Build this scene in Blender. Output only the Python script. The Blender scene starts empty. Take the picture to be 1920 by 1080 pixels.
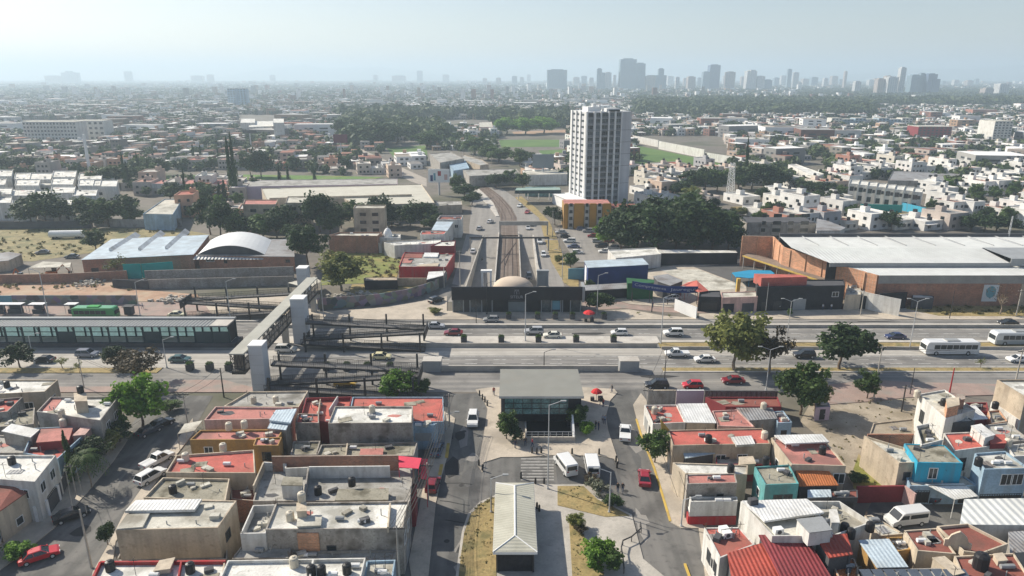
import bpy, bmesh, math, random
import numpy as np
from mathutils import Vector, Matrix
R = math.radians
rnd = random.Random(7)
SC = bpy.context.scene
COL = SC.collection
CAMZ = 58.0; FPX = 1300.0; TH = math.atan(395/1300.0)
CT, ST = math.cos(TH), math.sin(TH)
def G(px, py, z=0.0):
 """world point at height z seen at photo pixel (1920x1080)"""
 u, v = px-960, py-540
 t = (CAMZ-z)/(FPX*ST+v*CT)
 return Vector((t*u, t*(FPX*CT-v*ST), z))
def YG(py, z=0.0): return G(960, py, z).y
def ZAT(py, Y):
 v = py-540
 return CAMZ-Y*(FPX*ST+v*CT)/(FPX*CT-v*ST)
def PIX(p):
 dx, dy, dz = p[0], p[1], p[2]-CAMZ
 f = dy*CT-dz*ST; d = -dz*CT-dy*ST
 return 960+FPX*dx/f, 540+FPX*d/f
ZONES = {'A': (0, 690, 2.769), 'B': (420, 690, 2.769), 'C': (780, 690, 2.769), 'D': (1180, 690, 2.768), 'E': (1540, 690, 2.768),
         'F': (0, 420, 3.6), 'H': (400, 480, 4.154), 'I': (780, 480, 4.0), 'J': (1180, 480, 4.0), 'K': (1500, 480, 4.0),
         'L': (180, 420, 4.571), 'N': (1340, 400, 6.353), 'O': (580, 390, 5.143), 'Q': (880, 330, 5.14), 'T': (1160, 500, 9.6),
         'U': (1340, 490, 6.4), 'V': (0, 280, 4.8), 'W': (580, 320, 4.571), 'P': (0, 0, 1.0)}
def Z(k, pts):
 ox, oy, s = ZONES[k]
 return [(ox+x/s, oy+y/s) for x, y in pts]
def tag(o, label=None, cat=None, group=None, kind=None):
 if label: o['label'] = label
 if cat: o['category'] = cat
 if group: o['group'] = group
 if kind: o['kind'] = kind
 return o
def empty(name, loc, rz=0.0, label=None, cat=None, group=None):
 o = bpy.data.objects.new(name, None); COL.objects.link(o)
 o.location = loc; o.rotation_euler = (0, 0, rz); o.empty_display_size = .5
 return tag(o, label, cat, group)
def copy_tree(o, parent=None):
 c = o.copy(); COL.objects.link(c)
 if parent: c.parent = parent
 for ch in list(o.children): copy_tree(ch, c)
 return c
class MB:
 def __init__(s): s.v = []; s.f = []; s.m = []
 def add(s, vs, fs, mi=0):
  n = len(s.v); s.v += [tuple(x) for x in vs]
  for f in fs: s.f.append(tuple(i+n for i in f)); s.m.append(mi)
 def box(s, x0, x1, y0, y1, z0, z1, mi=0):
  s.add([(x0,y0,z0),(x1,y0,z0),(x1,y1,z0),(x0,y1,z0),(x0,y0,z1),(x1,y0,z1),(x1,y1,z1),(x0,y1,z1)],
              [(0,3,2,1),(4,5,6,7),(0,1,5,4),(1,2,6,5),(2,3,7,6),(3,0,4,7)], mi)
 def obox(s, c, sx, sy, sz, rz=0, mi=0):
  """box standing on c (bottom centre), rotated"""
  ca, sa = math.cos(rz), math.sin(rz); vs = []
  for z in (0, sz):
   for x, y in ((-sx/2,-sy/2),(sx/2,-sy/2),(sx/2,sy/2),(-sx/2,sy/2)):
    vs.append((c[0]+x*ca-y*sa, c[1]+x*sa+y*ca, c[2]+z))
  s.add(vs, [(0,3,2,1),(4,5,6,7),(0,1,5,4),(1,2,6,5),(2,3,7,6),(3,0,4,7)], mi)
 def prism(s, poly, z0, z1, mi=0, top=True, bot=True, mt=None):
  p = ccw(poly); n = len(p)
  def zz(z, i): return z[i] if isinstance(z, (list, tuple)) else z
  vs = [(q[0], q[1], zz(z0, i)) for i, q in enumerate(p)]+[(q[0], q[1], zz(z1, i)) for i, q in enumerate(p)]
  s.add(vs, [(i, (i+1) % n, n+(i+1) % n, n+i) for i in range(n)], mi)
  if top: s.add([vs[n+i] for i in range(n)], [tuple(range(n))], mi if mt is None else mt)
  if bot: s.add([vs[i] for i in range(n)], [tuple(reversed(range(n)))], mi)
 def tube(s, p0, p1, r0, r1=None, n=6, mi=0, caps=True):
  r1 = r0 if r1 is None else r1
  a = Vector(p0); b = Vector(p1); d = (b-a)
  if d.length < 1e-6: return
  d.normalize(); x = d.orthogonal().normalized(); y = d.cross(x)
  vs = []
  for c, r in ((a, r0), (b, r1)):
   for k in range(n):
    t = 2*math.pi*k/n; vs.append(c+x*(r*math.cos(t))+y*(r*math.sin(t)))
  fs = [(k, (k+1) % n, n+(k+1) % n, n+k) for k in range(n)]
  if caps: fs += [tuple(reversed(range(n))), tuple(range(n, 2*n))]
  s.add(vs, fs, mi)
 def bar(s, p0, p1, w, h, mi=0):
  """rectangular bar along p0->p1; h vertical thickness (top at p), w horizontal"""
  a = Vector(p0); b = Vector(p1); d = b-a; hd = Vector((-d.y, d.x, 0))
  if hd.length < 1e-6: hd = Vector((1, 0, 0))
  hd.normalize(); o = hd*(w/2); u = Vector((0, 0, h))
  s.add([a-o-u, b-o-u, b+o-u, a+o-u, a-o, b-o, b+o, a+o],
              [(0,3,2,1),(4,5,6,7),(0,1,5,4),(1,2,6,5),(2,3,7,6),(3,0,4,7)], mi)
 def lathe(s, c, prof, n=12, mi=0):
  vs = []; k = len(prof)
  for j in range(n):
   t = 2*math.pi*j/n
   for r, z in prof: vs.append((c[0]+r*math.cos(t), c[1]+r*math.sin(t), c[2]+z))
  fs = []
  for j in range(n):
   a = j*k; b = ((j+1) % n)*k
   for i in range(k-1): fs.append((a+i, b+i, b+i+1, a+i+1))
  s.add(vs, fs, mi)
 def poly(s, vs, mi=0): s.add(vs, [tuple(range(len(vs)))], mi)
 def build(s, name, mats, parent=None, smooth=False, loc=None):
  me = bpy.data.meshes.new(name)
  me.from_pydata(s.v, [], s.f)
  if not isinstance(mats, (list, tuple)): mats = [mats]
  for m in mats: me.materials.append(m)
  if len(mats) > 1: me.polygons.foreach_set('material_index', s.m)
  if smooth: me.polygons.foreach_set('use_smooth', [True]*len(me.polygons))
  me.validate(); me.update()
  o = bpy.data.objects.new(name, me); COL.objects.link(o)
  if parent is not None:
   o.parent = parent
  if loc is not None: o.location = loc
  return o
def ccw(poly):
 a = sum(poly[i][0]*poly[(i+1) % len(poly)][1]-poly[(i+1) % len(poly)][0]*poly[i][1] for i in range(len(poly)))
 return list(poly) if a > 0 else list(reversed(poly))
def inset(poly, d):
 p = ccw(poly); n = len(p); out = []
 for i in range(n):
  a, b, c = Vector(p[i-1][:2]), Vector(p[i][:2]), Vector(p[(i+1) % n][:2])
  e1 = (b-a).normalized(); e2 = (c-b).normalized()
  n1 = Vector((-e1.y, e1.x)); n2 = Vector((-e2.y, e2.x))
  k = n1+n2; k = k/max(.3, k.dot(n1)) if k.length > 1e-6 else n1
  out.append((b.x+k.x*d, b.y+k.y*d))
 return out
MATS = {}
def nn(nt, typ, **kw):
 n = nt.nodes.new(typ)
 for k, v in kw.items(): setattr(n, k, v)
 return n
def mat(name, col, var=.18, s1=.35, s2=4.0, rough=.85, stain=None, samt=.5, sscale=.22, spec=.3, metal=0, corr=None, brick=None, objcol=False, streak=None, coat=0, obj_space=False):
 """weathered surface: colour x two noises, optional stain colour, corrugation bump (axis, pitch), brick courses"""
 if name in MATS: return MATS[name]
 m = bpy.data.materials.new(name); m.use_nodes = True; nt = m.node_tree; L = nt.links
 b = nt.nodes['Principled BSDF']
 b.inputs['Roughness'].default_value = rough; b.inputs['Metallic'].default_value = metal
 b.inputs['Specular IOR Level'].default_value = spec; b.inputs['Coat Weight'].default_value = coat
 if obj_space: pos = nn(nt, 'ShaderNodeTexCoord').outputs['Object']
 else: pos = nn(nt, 'ShaderNodeNewGeometry').outputs['Position']
 if objcol: base = nn(nt, 'ShaderNodeObjectInfo').outputs['Color']
 else:
  c = nn(nt, 'ShaderNodeRGB'); c.outputs[0].default_value = (*col, 1); base = c.outputs[0]
 def noise(scale, det=3, vec=None):
  t = nn(nt, 'ShaderNodeTexNoise'); t.inputs['Scale'].default_value = scale; t.inputs['Detail'].default_value = det
  L.new(vec if vec is not None else pos, t.inputs['Vector']); return t.outputs['Fac']
 def mapr(fac, a, bb, lo, hi):
  r = nn(nt, 'ShaderNodeMapRange'); L.new(fac, r.inputs[0])
  for i, v in enumerate((a, bb, lo, hi)): r.inputs[i+1].default_value = v
  return r.outputs[0]
 def mixc(fac, a, bcol, mode='MIX'):
  x = nn(nt, 'ShaderNodeMix', data_type='RGBA', blend_type=mode)
  if isinstance(fac, float): x.inputs[0].default_value = fac
  else: L.new(fac, x.inputs[0])
  L.new(a, x.inputs[6])
  if isinstance(bcol, tuple): x.inputs[7].default_value = (*bcol, 1)
  else: L.new(bcol, x.inputs[7])
  return x.outputs[2]
 if brick:
  sx = nn(nt, 'ShaderNodeSeparateXYZ'); L.new(pos, sx.inputs[0])
  ad = nn(nt, 'ShaderNodeMath', operation='ADD'); L.new(sx.outputs[0], ad.inputs[0]); L.new(sx.outputs[1], ad.inputs[1])
  cb = nn(nt, 'ShaderNodeCombineXYZ'); L.new(ad.outputs[0], cb.inputs[0]); L.new(sx.outputs[2], cb.inputs[1])
  bt = nn(nt, 'ShaderNodeTexBrick'); L.new(cb.outputs[0], bt.inputs['Vector'])
  bt.inputs['Scale'].default_value = 1; bt.inputs['Brick Width'].default_value = .42; bt.inputs['Row Height'].default_value = .2
  bt.inputs['Mortar Size'].default_value = .02
  bt.inputs['Color1'].default_value = (*[x*1.2 for x in col], 1); bt.inputs['Color2'].default_value = (*[x*.75 for x in col], 1)
  bt.inputs['Mortar'].default_value = (*brick, 1); base = bt.outputs['Color']
 if var:
  f1 = mapr(noise(s1), .3, .7, 1-var, 1+var); f2 = mapr(noise(s2), .3, .7, 1-var*.7, 1+var*.7)
  mm = nn(nt, 'ShaderNodeMath', operation='MULTIPLY'); L.new(f1, mm.inputs[0]); L.new(f2, mm.inputs[1])
  vm = nn(nt, 'ShaderNodeVectorMath', operation='SCALE'); L.new(base, vm.inputs[0]); L.new(mm.outputs[0], vm.inputs['Scale']); base = vm.outputs[0]
 if streak:
  mp = nn(nt, 'ShaderNodeMapping'); mp.inputs['Scale'].default_value = streak[0]; L.new(pos, mp.inputs[0])
  base = mixc(mapr(noise(1, 2, mp.outputs[0]), .42, .68, 0, streak[2]), base, streak[1])
 if stain:
  base = mixc(mapr(noise(sscale, 6), .5, .66, 0, samt), base, stain)
  base = mixc(mapr(noise(sscale*6, 4), .58, .7, 0, samt*.7), base, stain)
 L.new(base, b.inputs['Base Color'])
 if corr:
  w = nn(nt, 'ShaderNodeTexWave', wave_type='BANDS', bands_direction=corr[0]); w.inputs['Scale'].default_value = .314/corr[1]
  L.new(pos, w.inputs['Vector'])
  bp = nn(nt, 'ShaderNodeBump'); bp.inputs['Strength'].default_value = corr[2] if len(corr) > 2 else .5; bp.inputs['Distance'].default_value = corr[1]*.5
  L.new(w.outputs['Fac'], bp.inputs['Height']); L.new(bp.outputs[0], b.inputs['Normal'])
 MATS[name] = m; return m
GRIME = (.10, .09, .075)
DRIP = (.17, .15, .125)
def mk():
 w = lambda n, c, **k: mat(n, c, **k)
 w('white_roof', (.66, .65, .6), stain=(.25, .24, .2), samt=.75)
 w('cream_roof', (.52, .5, .43), stain=(.2, .18, .14), samt=.8)
 w('grey_roof', (.36, .35, .32), stain=(.13, .12, .1), samt=.8)
 w('old_concrete_roof', (.3, .28, .22), stain=(.1, .09, .06), samt=.9, sscale=.4)
 w('red_roof', (.46, .12, .095), stain=(.25, .12, .09), samt=.6)
 w('pink_roof', (.45, .19, .16), stain=(.22, .12, .1), samt=.7)
 w('brown_red_roof', (.24, .085, .065), stain=(.14, .08, .06), samt=.6)
 w('tile_orange', (.5, .17, .06), corr=('X', .35, .4), stain=(.15, .07, .04))
 w('red_corrugated', (.33, .06, .04), corr=('X', .5, .4), stain=(.18, .05, .04), samt=.5, rough=.6)
 w('dark_red_corrugated', (.22, .04, .045), corr=('X', .5, .4), stain=(.12, .03, .03), samt=.5, rough=.6)
 w('white_sheet', (.66, .66, .64), corr=('X', .45, .22), stain=(.35, .33, .28), samt=.5, rough=.55)
 w('blue_sheet', (.45, .53, .58), corr=('X', .5, .22), stain=(.3, .32, .32), samt=.4, rough=.5)
 w('grey_sheet', (.28, .28, .28), corr=('X', .5, .35), stain=(.14, .11, .09), samt=.7, rough=.6)
 w('white_factory', (.64, .65, .62), var=.07, corr=('X', 1.0, .25), stain=(.45, .45, .42), samt=.4, sscale=.05, rough=.6)
 w('white_wall', (.66, .65, .61), streak=((1.3, 1.3, .12), DRIP, .32), var=.08, stain=(.35, .32, .27), samt=.45, sscale=.35)
 w('white_paint', (.75, .75, .73), var=.05)
 w('cream_wall', (.55, .47, .36), streak=((1.3, 1.3, .12), DRIP, .32), var=.1, stain=(.3, .25, .18))
 w('tan_wall', (.48, .4, .3), streak=((1.3, 1.3, .12), DRIP, .32), var=.12, stain=(.22, .17, .12), samt=.6)
 w('grey_wall', (.34, .32, .29), streak=((1.3, 1.3, .12), DRIP, .32), var=.15, stain=(.15, .13, .11), samt=.7, sscale=.4)
 w('blotchy_wall', (.36, .33, .29), streak=((1.3, 1.3, .12), DRIP, .32), var=.25, stain=(.13, .11, .09), samt=.9, sscale=.5)
 w('brick_wall', (.34, .135, .075), streak=((1.3, 1.3, .12), DRIP, .32), brick=(.36, .3, .25), stain=(.2, .12, .09), samt=.5)
 w('brick_orange', (.58, .27, .14), brick=(.45, .36, .28), stain=(.3, .2, .14), samt=.5, sscale=.1)
 w('block_wall', (.33, .31, .29), streak=((1.3, 1.3, .12), DRIP, .32), brick=(.24, .22, .2), stain=(.2, .17, .14), samt=.5)
 w('ochre_wall', (.4, .24, .08), streak=((1.3, 1.3, .12), DRIP, .32), stain=(.25, .14, .05))
 w('orange_wall', (.5, .25, .04), var=.08)
 w('teal_wall', (.12, .36, .36), streak=((1.3, 1.3, .12), DRIP, .32), stain=(.08, .2, .2))
 w('blue_wall', (.03, .34, .5), streak=((1.3, 1.3, .12), DRIP, .32), var=.06, stain=(.05, .25, .35), samt=.3)
 w('lightblue_wall', (.3, .42, .52), streak=((1.3, 1.3, .12), DRIP, .32), stain=(.2, .26, .3))
 w('navy_wall', (.025, .045, .15), var=.15)
 w('lilac_wall', (.5, .4, .47), var=.08)
 w('pink_wall', (.55, .36, .32), streak=((1.3, 1.3, .12), DRIP, .32))
 w('red_wall', (.4, .03, .035), streak=((1.3, 1.3, .12), DRIP, .32), var=.1, stain=(.2, .03, .03))
 w('maroon_wall', (.22, .04, .045), var=.12)
 w('teal_panel', (.02, .3, .28), var=.1)
 w('black_wall', (.028, .028, .032), var=.3)
 w('dark_grey', (.08, .08, .085), var=.2)
 w('steel_dark', (.045, .043, .042), var=.25, rough=.55)
 w('steel_grey', (.3, .31, .31), var=.1, rough=.5)
 w('galvanised', (.5, .51, .51), var=.1, rough=.45, metal=.2)
 w('concrete', (.43, .4, .35), var=.12, stain=(.25, .23, .2), samt=.5)
 w('light_concrete', (.5, .47, .42), var=.1, stain=(.3, .27, .23), samt=.5)
 w('busway_concrete', (.44, .415, .37), var=.08, streak=((.02, 1.1, 1), (.27, .25, .22), .7), stain=(.3, .28, .25), samt=.4)
 w('asphalt', (.19, .183, .172), var=.1, streak=((.012, .8, 1), (.31, .292, .262), .9), stain=(.1, .096, .092), samt=.55, sscale=.12)
 w('street_asphalt', (.12, .118, .11), var=.14, streak=((.55, .02, 1), (.2, .19, .175), .85), stain=(.07, .067, .064), samt=.75, sscale=.15)
 w('far_asphalt', (.24, .225, .205), var=.1, streak=((.6, .02, 1), (.32, .3, .27), .6))
 w('dark_asphalt', (.11, .108, .104), var=.14)
 w('red_paving', (.32, .235, .2), var=.12, stain=(.25, .23, .2), samt=.9)
 w('paving', (.47, .41, .33), var=.12, stain=(.29, .255, .21), samt=.7, sscale=.15)
 w('dirt', (.34, .29, .22), var=.2, stain=(.2, .16, .1), samt=.7, sscale=.1)
 w('orange_dirt', (.37, .235, .155), var=.2, stain=(.42, .34, .24), samt=.9, sscale=.12)
 w('dry_grass', (.33, .25, .11), var=.3, s2=3, stain=(.14, .13, .055), samt=.9, sscale=.35)
 w('green_grass', (.1, .19, .035), var=.2, stain=(.25, .22, .08), samt=.5, sscale=.05)
 w('pitch_grass', (.085, .155, .035), var=.12, s1=.05, stain=(.15, .22, .05), samt=.5, sscale=.02)
 w('rail_bed', (.175, .14, .115), var=.2, streak=((1.4, .015, 1), (.09, .06, .045), .8))
 w('yellow_paint', (.52, .36, .08), var=.1, stain=(.35, .25, .1), samt=.6, sscale=1)
 w('line_paint', (.6, .6, .56), var=.1, stain=(.25, .24, .22), samt=.95, sscale=1.2)
 w('dome_skin', (.56, .46, .36), var=.06)
 w('plastic_black', (.02, .02, .022), rough=.45)
 w('plastic_cream', (.55, .5, .4), rough=.5)
 w('plastic_blue', (.02, .2, .5), rough=.5, var=.1)
 w('red_fabric', (.55, .03, .035), var=.08)
 w('pinkred_fabric', (.6, .06, .1), var=.08)
 w('green_fabric', (.05, .3, .08), var=.1)
 w('blue_fabric', (.018, .04, .16), var=.1)
 w('pool_blue', (.02, .25, .43), var=.1)
 w('bark', (.14, .1, .07), var=.3)
 w('pale_bark', (.25, .2, .15), var=.3)
 w('rubber', (.015, .015, .015), var=0)
 w('wire', (.03, .03, .03), var=0)
 w('solar', (.1, .12, .15), rough=.25, var=.1)
 w('car_paint', (1, 1, 1), var=.02, rough=.35, spec=.5, objcol=True, coat=.5, obj_space=True)
 w('glass_dark', (.02, .026, .03), var=.2, rough=.15, spec=.6)
 w('glass_teal', (.1, .2, .2), var=.5, s1=.6, rough=.15, spec=.6)
 w('glass_grey', (.06, .075, .08), var=.5, s1=.5, rough=.15, spec=.6)
 w('headlight', (.75, .75, .72), var=0, rough=.2)
 w('taillight', (.35, .01, .01), var=0, rough=.2)
 w('house_wall', (1, 1, 1), objcol=True, var=.1, stain=(.3, .26, .22), samt=.3)
 w('skin', (.35, .2, .13), var=0); w('hair', (.015, .012, .01), var=0)
 w('cloth_blue', (.04, .06, .12), var=.1); w('cloth_top', (.3, .3, .3), var=.05, objcol=True)
 w('mural_blue', (.14, .3, .36), var=.1)
 m = bpy.data.materials.new('graffiti'); m.use_nodes = True; nt = m.node_tree
 g = nn(nt, 'ShaderNodeNewGeometry'); v = nn(nt, 'ShaderNodeTexVoronoi'); v.inputs['Scale'].default_value = .8
 nz = nn(nt, 'ShaderNodeTexNoise'); nz.inputs['Scale'].default_value = 1.1; nz.inputs['Detail'].default_value = 4
 ad = nn(nt, 'ShaderNodeMix', data_type='VECTOR'); ad.inputs[0].default_value = .25
 nt.links.new(g.outputs['Position'], nz.inputs['Vector']); nt.links.new(g.outputs['Position'], ad.inputs[4]); nt.links.new(nz.outputs['Color'], ad.inputs[5])
 nt.links.new(ad.outputs[1], v.inputs['Vector'])
 h = nn(nt, 'ShaderNodeHueSaturation'); h.inputs['Saturation'].default_value = .38; h.inputs['Value'].default_value = .26
 nt.links.new(v.outputs['Color'], h.inputs['Color'])
 nt.links.new(h.outputs[0], nt.nodes['Principled BSDF'].inputs['Base Color'])
 MATS['graffiti'] = m
 m = bpy.data.materials.new('house_roof'); m.use_nodes = True; nt = m.node_tree
 oi = nn(nt, 'ShaderNodeObjectInfo'); cr = nn(nt, 'ShaderNodeValToRGB'); cr.color_ramp.interpolation = 'CONSTANT'
 cols = [(.45, .44, .41), (.62, .61, .57), (.34, .1, .065), (.4, .38, .34), (.33, .17, .12), (.55, .52, .46), (.28, .27, .25)]
 e = cr.color_ramp.elements
 while len(e) < len(cols): e.new(.5)
 for i, c in enumerate(cols): e[i].position = i/len(cols); e[i].color = (*c, 1)
 nz = nn(nt, 'ShaderNodeTexNoise'); nz.inputs['Scale'].default_value = .5; nz.inputs['Detail'].default_value = 4
 g = nn(nt, 'ShaderNodeNewGeometry'); nt.links.new(g.outputs['Position'], nz.inputs['Vector'])
 mr = nn(nt, 'ShaderNodeMapRange'); nt.links.new(nz.outputs['Fac'], mr.inputs[0])
 for i, q in enumerate((.3, .7, .7, 1.25)): mr.inputs[i+1].default_value = q
 vm = nn(nt, 'ShaderNodeVectorMath', operation='SCALE'); nt.links.new(oi.outputs['Random'], cr.inputs[0]); nt.links.new(cr.outputs[0], vm.inputs[0]); nt.links.new(mr.outputs[0], vm.inputs['Scale'])
 nt.links.new(vm.outputs[0], nt.nodes['Principled BSDF'].inputs['Base Color']); nt.nodes['Principled BSDF'].inputs['Roughness'].default_value = .85
 MATS['house_roof'] = m
 m = bpy.data.materials.new('city_colours'); m.use_nodes = True; nt = m.node_tree
 a = nn(nt, 'ShaderNodeAttribute'); a.attribute_name = 'paint'
 nt.links.new(a.outputs['Color'], nt.nodes['Principled BSDF'].inputs['Base Color']); nt.nodes['Principled BSDF'].inputs['Roughness'].default_value = .9
 MATS['city_colours'] = m
mk()
def leafmat(name, c1, c2, trans=.25, sc=.55):
 m = bpy.data.materials.new(name); m.use_nodes = True; nt = m.node_tree; L = nt.links
 b = nt.nodes['Principled BSDF']; b.inputs['Roughness'].default_value = .65; b.inputs['Specular IOR Level'].default_value = .25
 tc = nn(nt, 'ShaderNodeTexCoord'); nz = nn(nt, 'ShaderNodeTexNoise'); nz.inputs['Scale'].default_value = sc; nz.inputs['Detail'].default_value = 2
 L.new(tc.outputs['Object'], nz.inputs['Vector'])
 g = nn(nt, 'ShaderNodeNewGeometry'); ad = nn(nt, 'ShaderNodeMath', operation='MULTIPLY_ADD'); ad.inputs[1].default_value = .45;
 L.new(g.outputs['Random Per Island'], ad.inputs[0]); L.new(nz.outputs['Fac'], ad.inputs[2])
 mr = nn(nt, 'ShaderNodeMapRange'); L.new(ad.outputs[0], mr.inputs[0])
 for i, v in enumerate((.45, 1.0, 0, 1)): mr.inputs[i+1].default_value = v
 mx = nn(nt, 'ShaderNodeMix', data_type='RGBA'); L.new(mr.outputs[0], mx.inputs[0]); mx.inputs[6].default_value = (*c1, 1); mx.inputs[7].default_value = (*c2, 1)
 oi = nn(nt, 'ShaderNodeObjectInfo'); m2 = nn(nt, 'ShaderNodeMapRange'); L.new(oi.outputs['Random'], m2.inputs[0])
 for i, v in enumerate((0, 1, .75, 1.3)): m2.inputs[i+1].default_value = v
 vm = nn(nt, 'ShaderNodeVectorMath', operation='SCALE'); L.new(mx.outputs[2], vm.inputs[0]); L.new(m2.outputs[0], vm.inputs['Scale'])
 L.new(vm.outputs[0], b.inputs['Base Color'])
 t = nn(nt, 'ShaderNodeBsdfTranslucent'); L.new(vm.outputs[0], t.inputs['Color'])
 ms = nn(nt, 'ShaderNodeMixShader'); ms.inputs[0].default_value = trans
 L.new(b.outputs[0], ms.inputs[1]); L.new(t.outputs[0], ms.inputs[2]); L.new(ms.outputs[0], nt.nodes['Material Output'].inputs['Surface'])
 MATS[name] = m; return m
leafmat('leaf_dark', (.018, .036, .012), (.055, .095, .028))
leafmat('leaf_mid', (.035, .068, .016), (.1, .16, .04))
leafmat('leaf_bright', (.075, .16, .018), (.2, .36, .04), .35)
leafmat('leaf_olive', (.085, .105, .025), (.23, .24, .07), .3)
leafmat('leaf_brown', (.05, .04, .022), (.12, .09, .045), .2)
leafmat('leaf_pale', (.1, .12, .06), (.34, .34, .26), .2)
M = MATS
cam = bpy.data.cameras.new('camera'); co = bpy.data.objects.new('camera', cam); COL.objects.link(co)
cam.sensor_width = 36; cam.lens = 36*FPX/1920; cam.clip_end = 60000; cam.clip_start = .5
co.location = (0, 0, CAMZ); co.rotation_euler = (math.pi/2-TH, 0, 0); SC.camera = co
SUN = Vector((-.87, .5, 0)).normalized(); SEL = R(37)
sd = Vector((SUN.x*math.cos(SEL), SUN.y*math.cos(SEL), math.sin(SEL)))
sl = bpy.data.lights.new('sun', 'SUN'); sl.energy = 4.6; sl.angle = R(.5); sl.color = (1, .92, .79)
so = bpy.data.objects.new('sun', sl); COL.objects.link(so); so.rotation_euler = sd.to_track_quat('Z', 'Y').to_euler(); so.location = (-200, 200, 300)
wd = bpy.data.worlds.new('World'); SC.world = wd; wd.use_nodes = True; nt = wd.node_tree
sk = nn(nt, 'ShaderNodeTexSky', sky_type='NISHITA'); sk.sun_disc = False; sk.sun_elevation = SEL
sk.sun_rotation = math.atan2(sd.x, sd.y); sk.air_density = 1.2; sk.dust_density = 3.0; sk.ozone_density = 1.5; sk.altitude = 1500
bg = nt.nodes['Background']; bg.inputs['Strength'].default_value = .085
tn = nn(nt, 'ShaderNodeVectorMath', operation='MULTIPLY'); tn.inputs[1].default_value = (1.06, .97, .95); nt.links.new(sk.outputs[0], tn.inputs[0]); nt.links.new(tn.outputs[0], bg.inputs['Color'])
SC.view_settings.view_transform = 'Standard'; SC.view_settings.look = 'None'; SC.view_settings.exposure = .6; SC.view_settings.gamma = 1
SC.cycles.volume_bounces = 1; SC.cycles.max_bounces = 5; SC.cycles.diffuse_bounces = 3; SC.cycles.glossy_bounces = 2; SC.cycles.transmission_bounces = 3; SC.cycles.use_denoising = True
HAZE = 2.6e-4
hz = MB(); hz.box(-16000, 16000, -200, 16000, -8, 300)
vm = bpy.data.materials.new('haze_air'); vm.use_nodes = True; nt = vm.node_tree
for n in list(nt.nodes):
 if n.type != 'OUTPUT_MATERIAL': nt.nodes.remove(n)
pv = nn(nt, 'ShaderNodeVolumePrincipled'); pv.inputs['Color'].default_value = (.7, .865, .985, 1); pv.inputs['Density'].default_value = HAZE; pv.inputs['Anisotropy'].default_value = .2
nt.links.new(pv.outputs[0], nt.nodes['Material Output'].inputs['Volume'])
ho = hz.build('haze', vm); tag(ho, 'pale blue morning haze over the whole city', 'haze', kind='stuff')
def struct(name, mb, m, **k):
 o = mb.build(name, m, **k); o['kind'] = 'structure'; return o
def sheet(name, pts, z, m):
 """flat sheet from pixel points"""
 mb = MB(); mb.poly([Vector((p[0], p[1], z)) for p in ccw([G(x, y, z) for x, y in pts])]); return struct(name, mb, m)
def sheetw(name, pts, z, m):
 mb = MB(); mb.poly([(p[0], p[1], z) for p in ccw(pts)]); return struct(name, mb, m)
def slab(name, pts, z0, z1, m, world=False):
 mb = MB(); mb.prism([(q[0], q[1]) for q in (pts if world else [G(x, y, z1) for x, y in pts])], z0, z1, bot=False); return struct(name, mb, m)
HX0, HX1, HY0, HY1 = -17.6, 15.2, 178.0, 262.0
def make_ground():
 xs = sorted(set([-22000,-9000,-4000,-2000,-1000,-500,-250,-120,-60,HX0,-5,HX1,60,120,250,500,1000,2000,4000,9000,22000]))
 ys = sorted(set([-150,0,60,120,HY0,220,HY1,330,420,520,700,1000,1500,2500,4000,7000,11000,15800]))
 xs = [max(-15900, min(15900, x)) for x in xs]
 mb = MB(); ix = {}
 for i, x in enumerate(xs):
  for j, y in enumerate(ys):
   ix[i, j] = len(mb.v); mb.v.append((x, y, 0))
 for i in range(len(xs)-1):
  for j in range(len(ys)-1):
   if xs[i] >= HX0-.01 and xs[i+1] <= HX1+.01 and ys[j] >= HY0-.01 and ys[j+1] <= HY1+.01: continue
   mb.f.append((ix[i, j], ix[i+1, j], ix[i+1, j+1], ix[i, j+1])); mb.m.append(0)
 m = mat('city_ground', (.17, .15, .125), var=.2, s1=.02, s2=.3, stain=(.075, .08, .045), samt=.8, sscale=.02)
 return struct('ground', mb, m)
make_ground()
XW = 330
def strip(name, pya, pyb, z, m, x0=-XW, x1=XW):
 return sheetw(name, [(x0, YG(pya)), (x1, YG(pya)), (x1, YG(pyb)), (x0, YG(pyb))], z, m)
strip('avenue', 735, 597.5, .03, M['asphalt'])
strip('busway', 667, 651.5, .05, M['busway_concrete'], -50, G(1248, 660).x)
strip('busway_east', 667, 655, .045, M['busway_concrete'], G(1248, 660).x+.2, XW)
strip('busway_west', 690, 657, .05, M['busway_concrete'], -XW, -50.2)
def kerb(name, pya, pyb, h, m, x0, x1):
 mb = MB(); mb.box(x0, x1, YG(pya), YG(pyb), 0, h); return struct(name, mb, m)
kerb('median', 644.5, 631.5, .16, M['light_concrete'], -62, G(1235, 638).x)
kerb('median_verge', 654.5, 643.5, .16, M['dry_grass'], G(1237, 650).x, XW)
kerb('median_edge', 642.8, 639, .2, M['light_concrete'], G(1239, 640).x, XW)
kerb('south_verge', 697, 690.5, .16, M['dry_grass'], G(1242, 693).x, XW)
kerb('south_verge_kerb', 698.6, 697.1, .2, M['light_concrete'], G(1242, 693).x, XW)
kerb('west_verge', 700, 691, .16, M['dry_grass'], -XW, G(300, 695).x)
kerb('west_verge_kerb', 690.9, 689.8, .22, M['light_concrete'], -XW, G(300, 695).x)
kerb('north_median', 611.8, 608.5, .3, M['light_concrete'], -62, XW)
kerb('west_median', 604, 602, .3, M['light_concrete'], -XW, -63)
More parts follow.
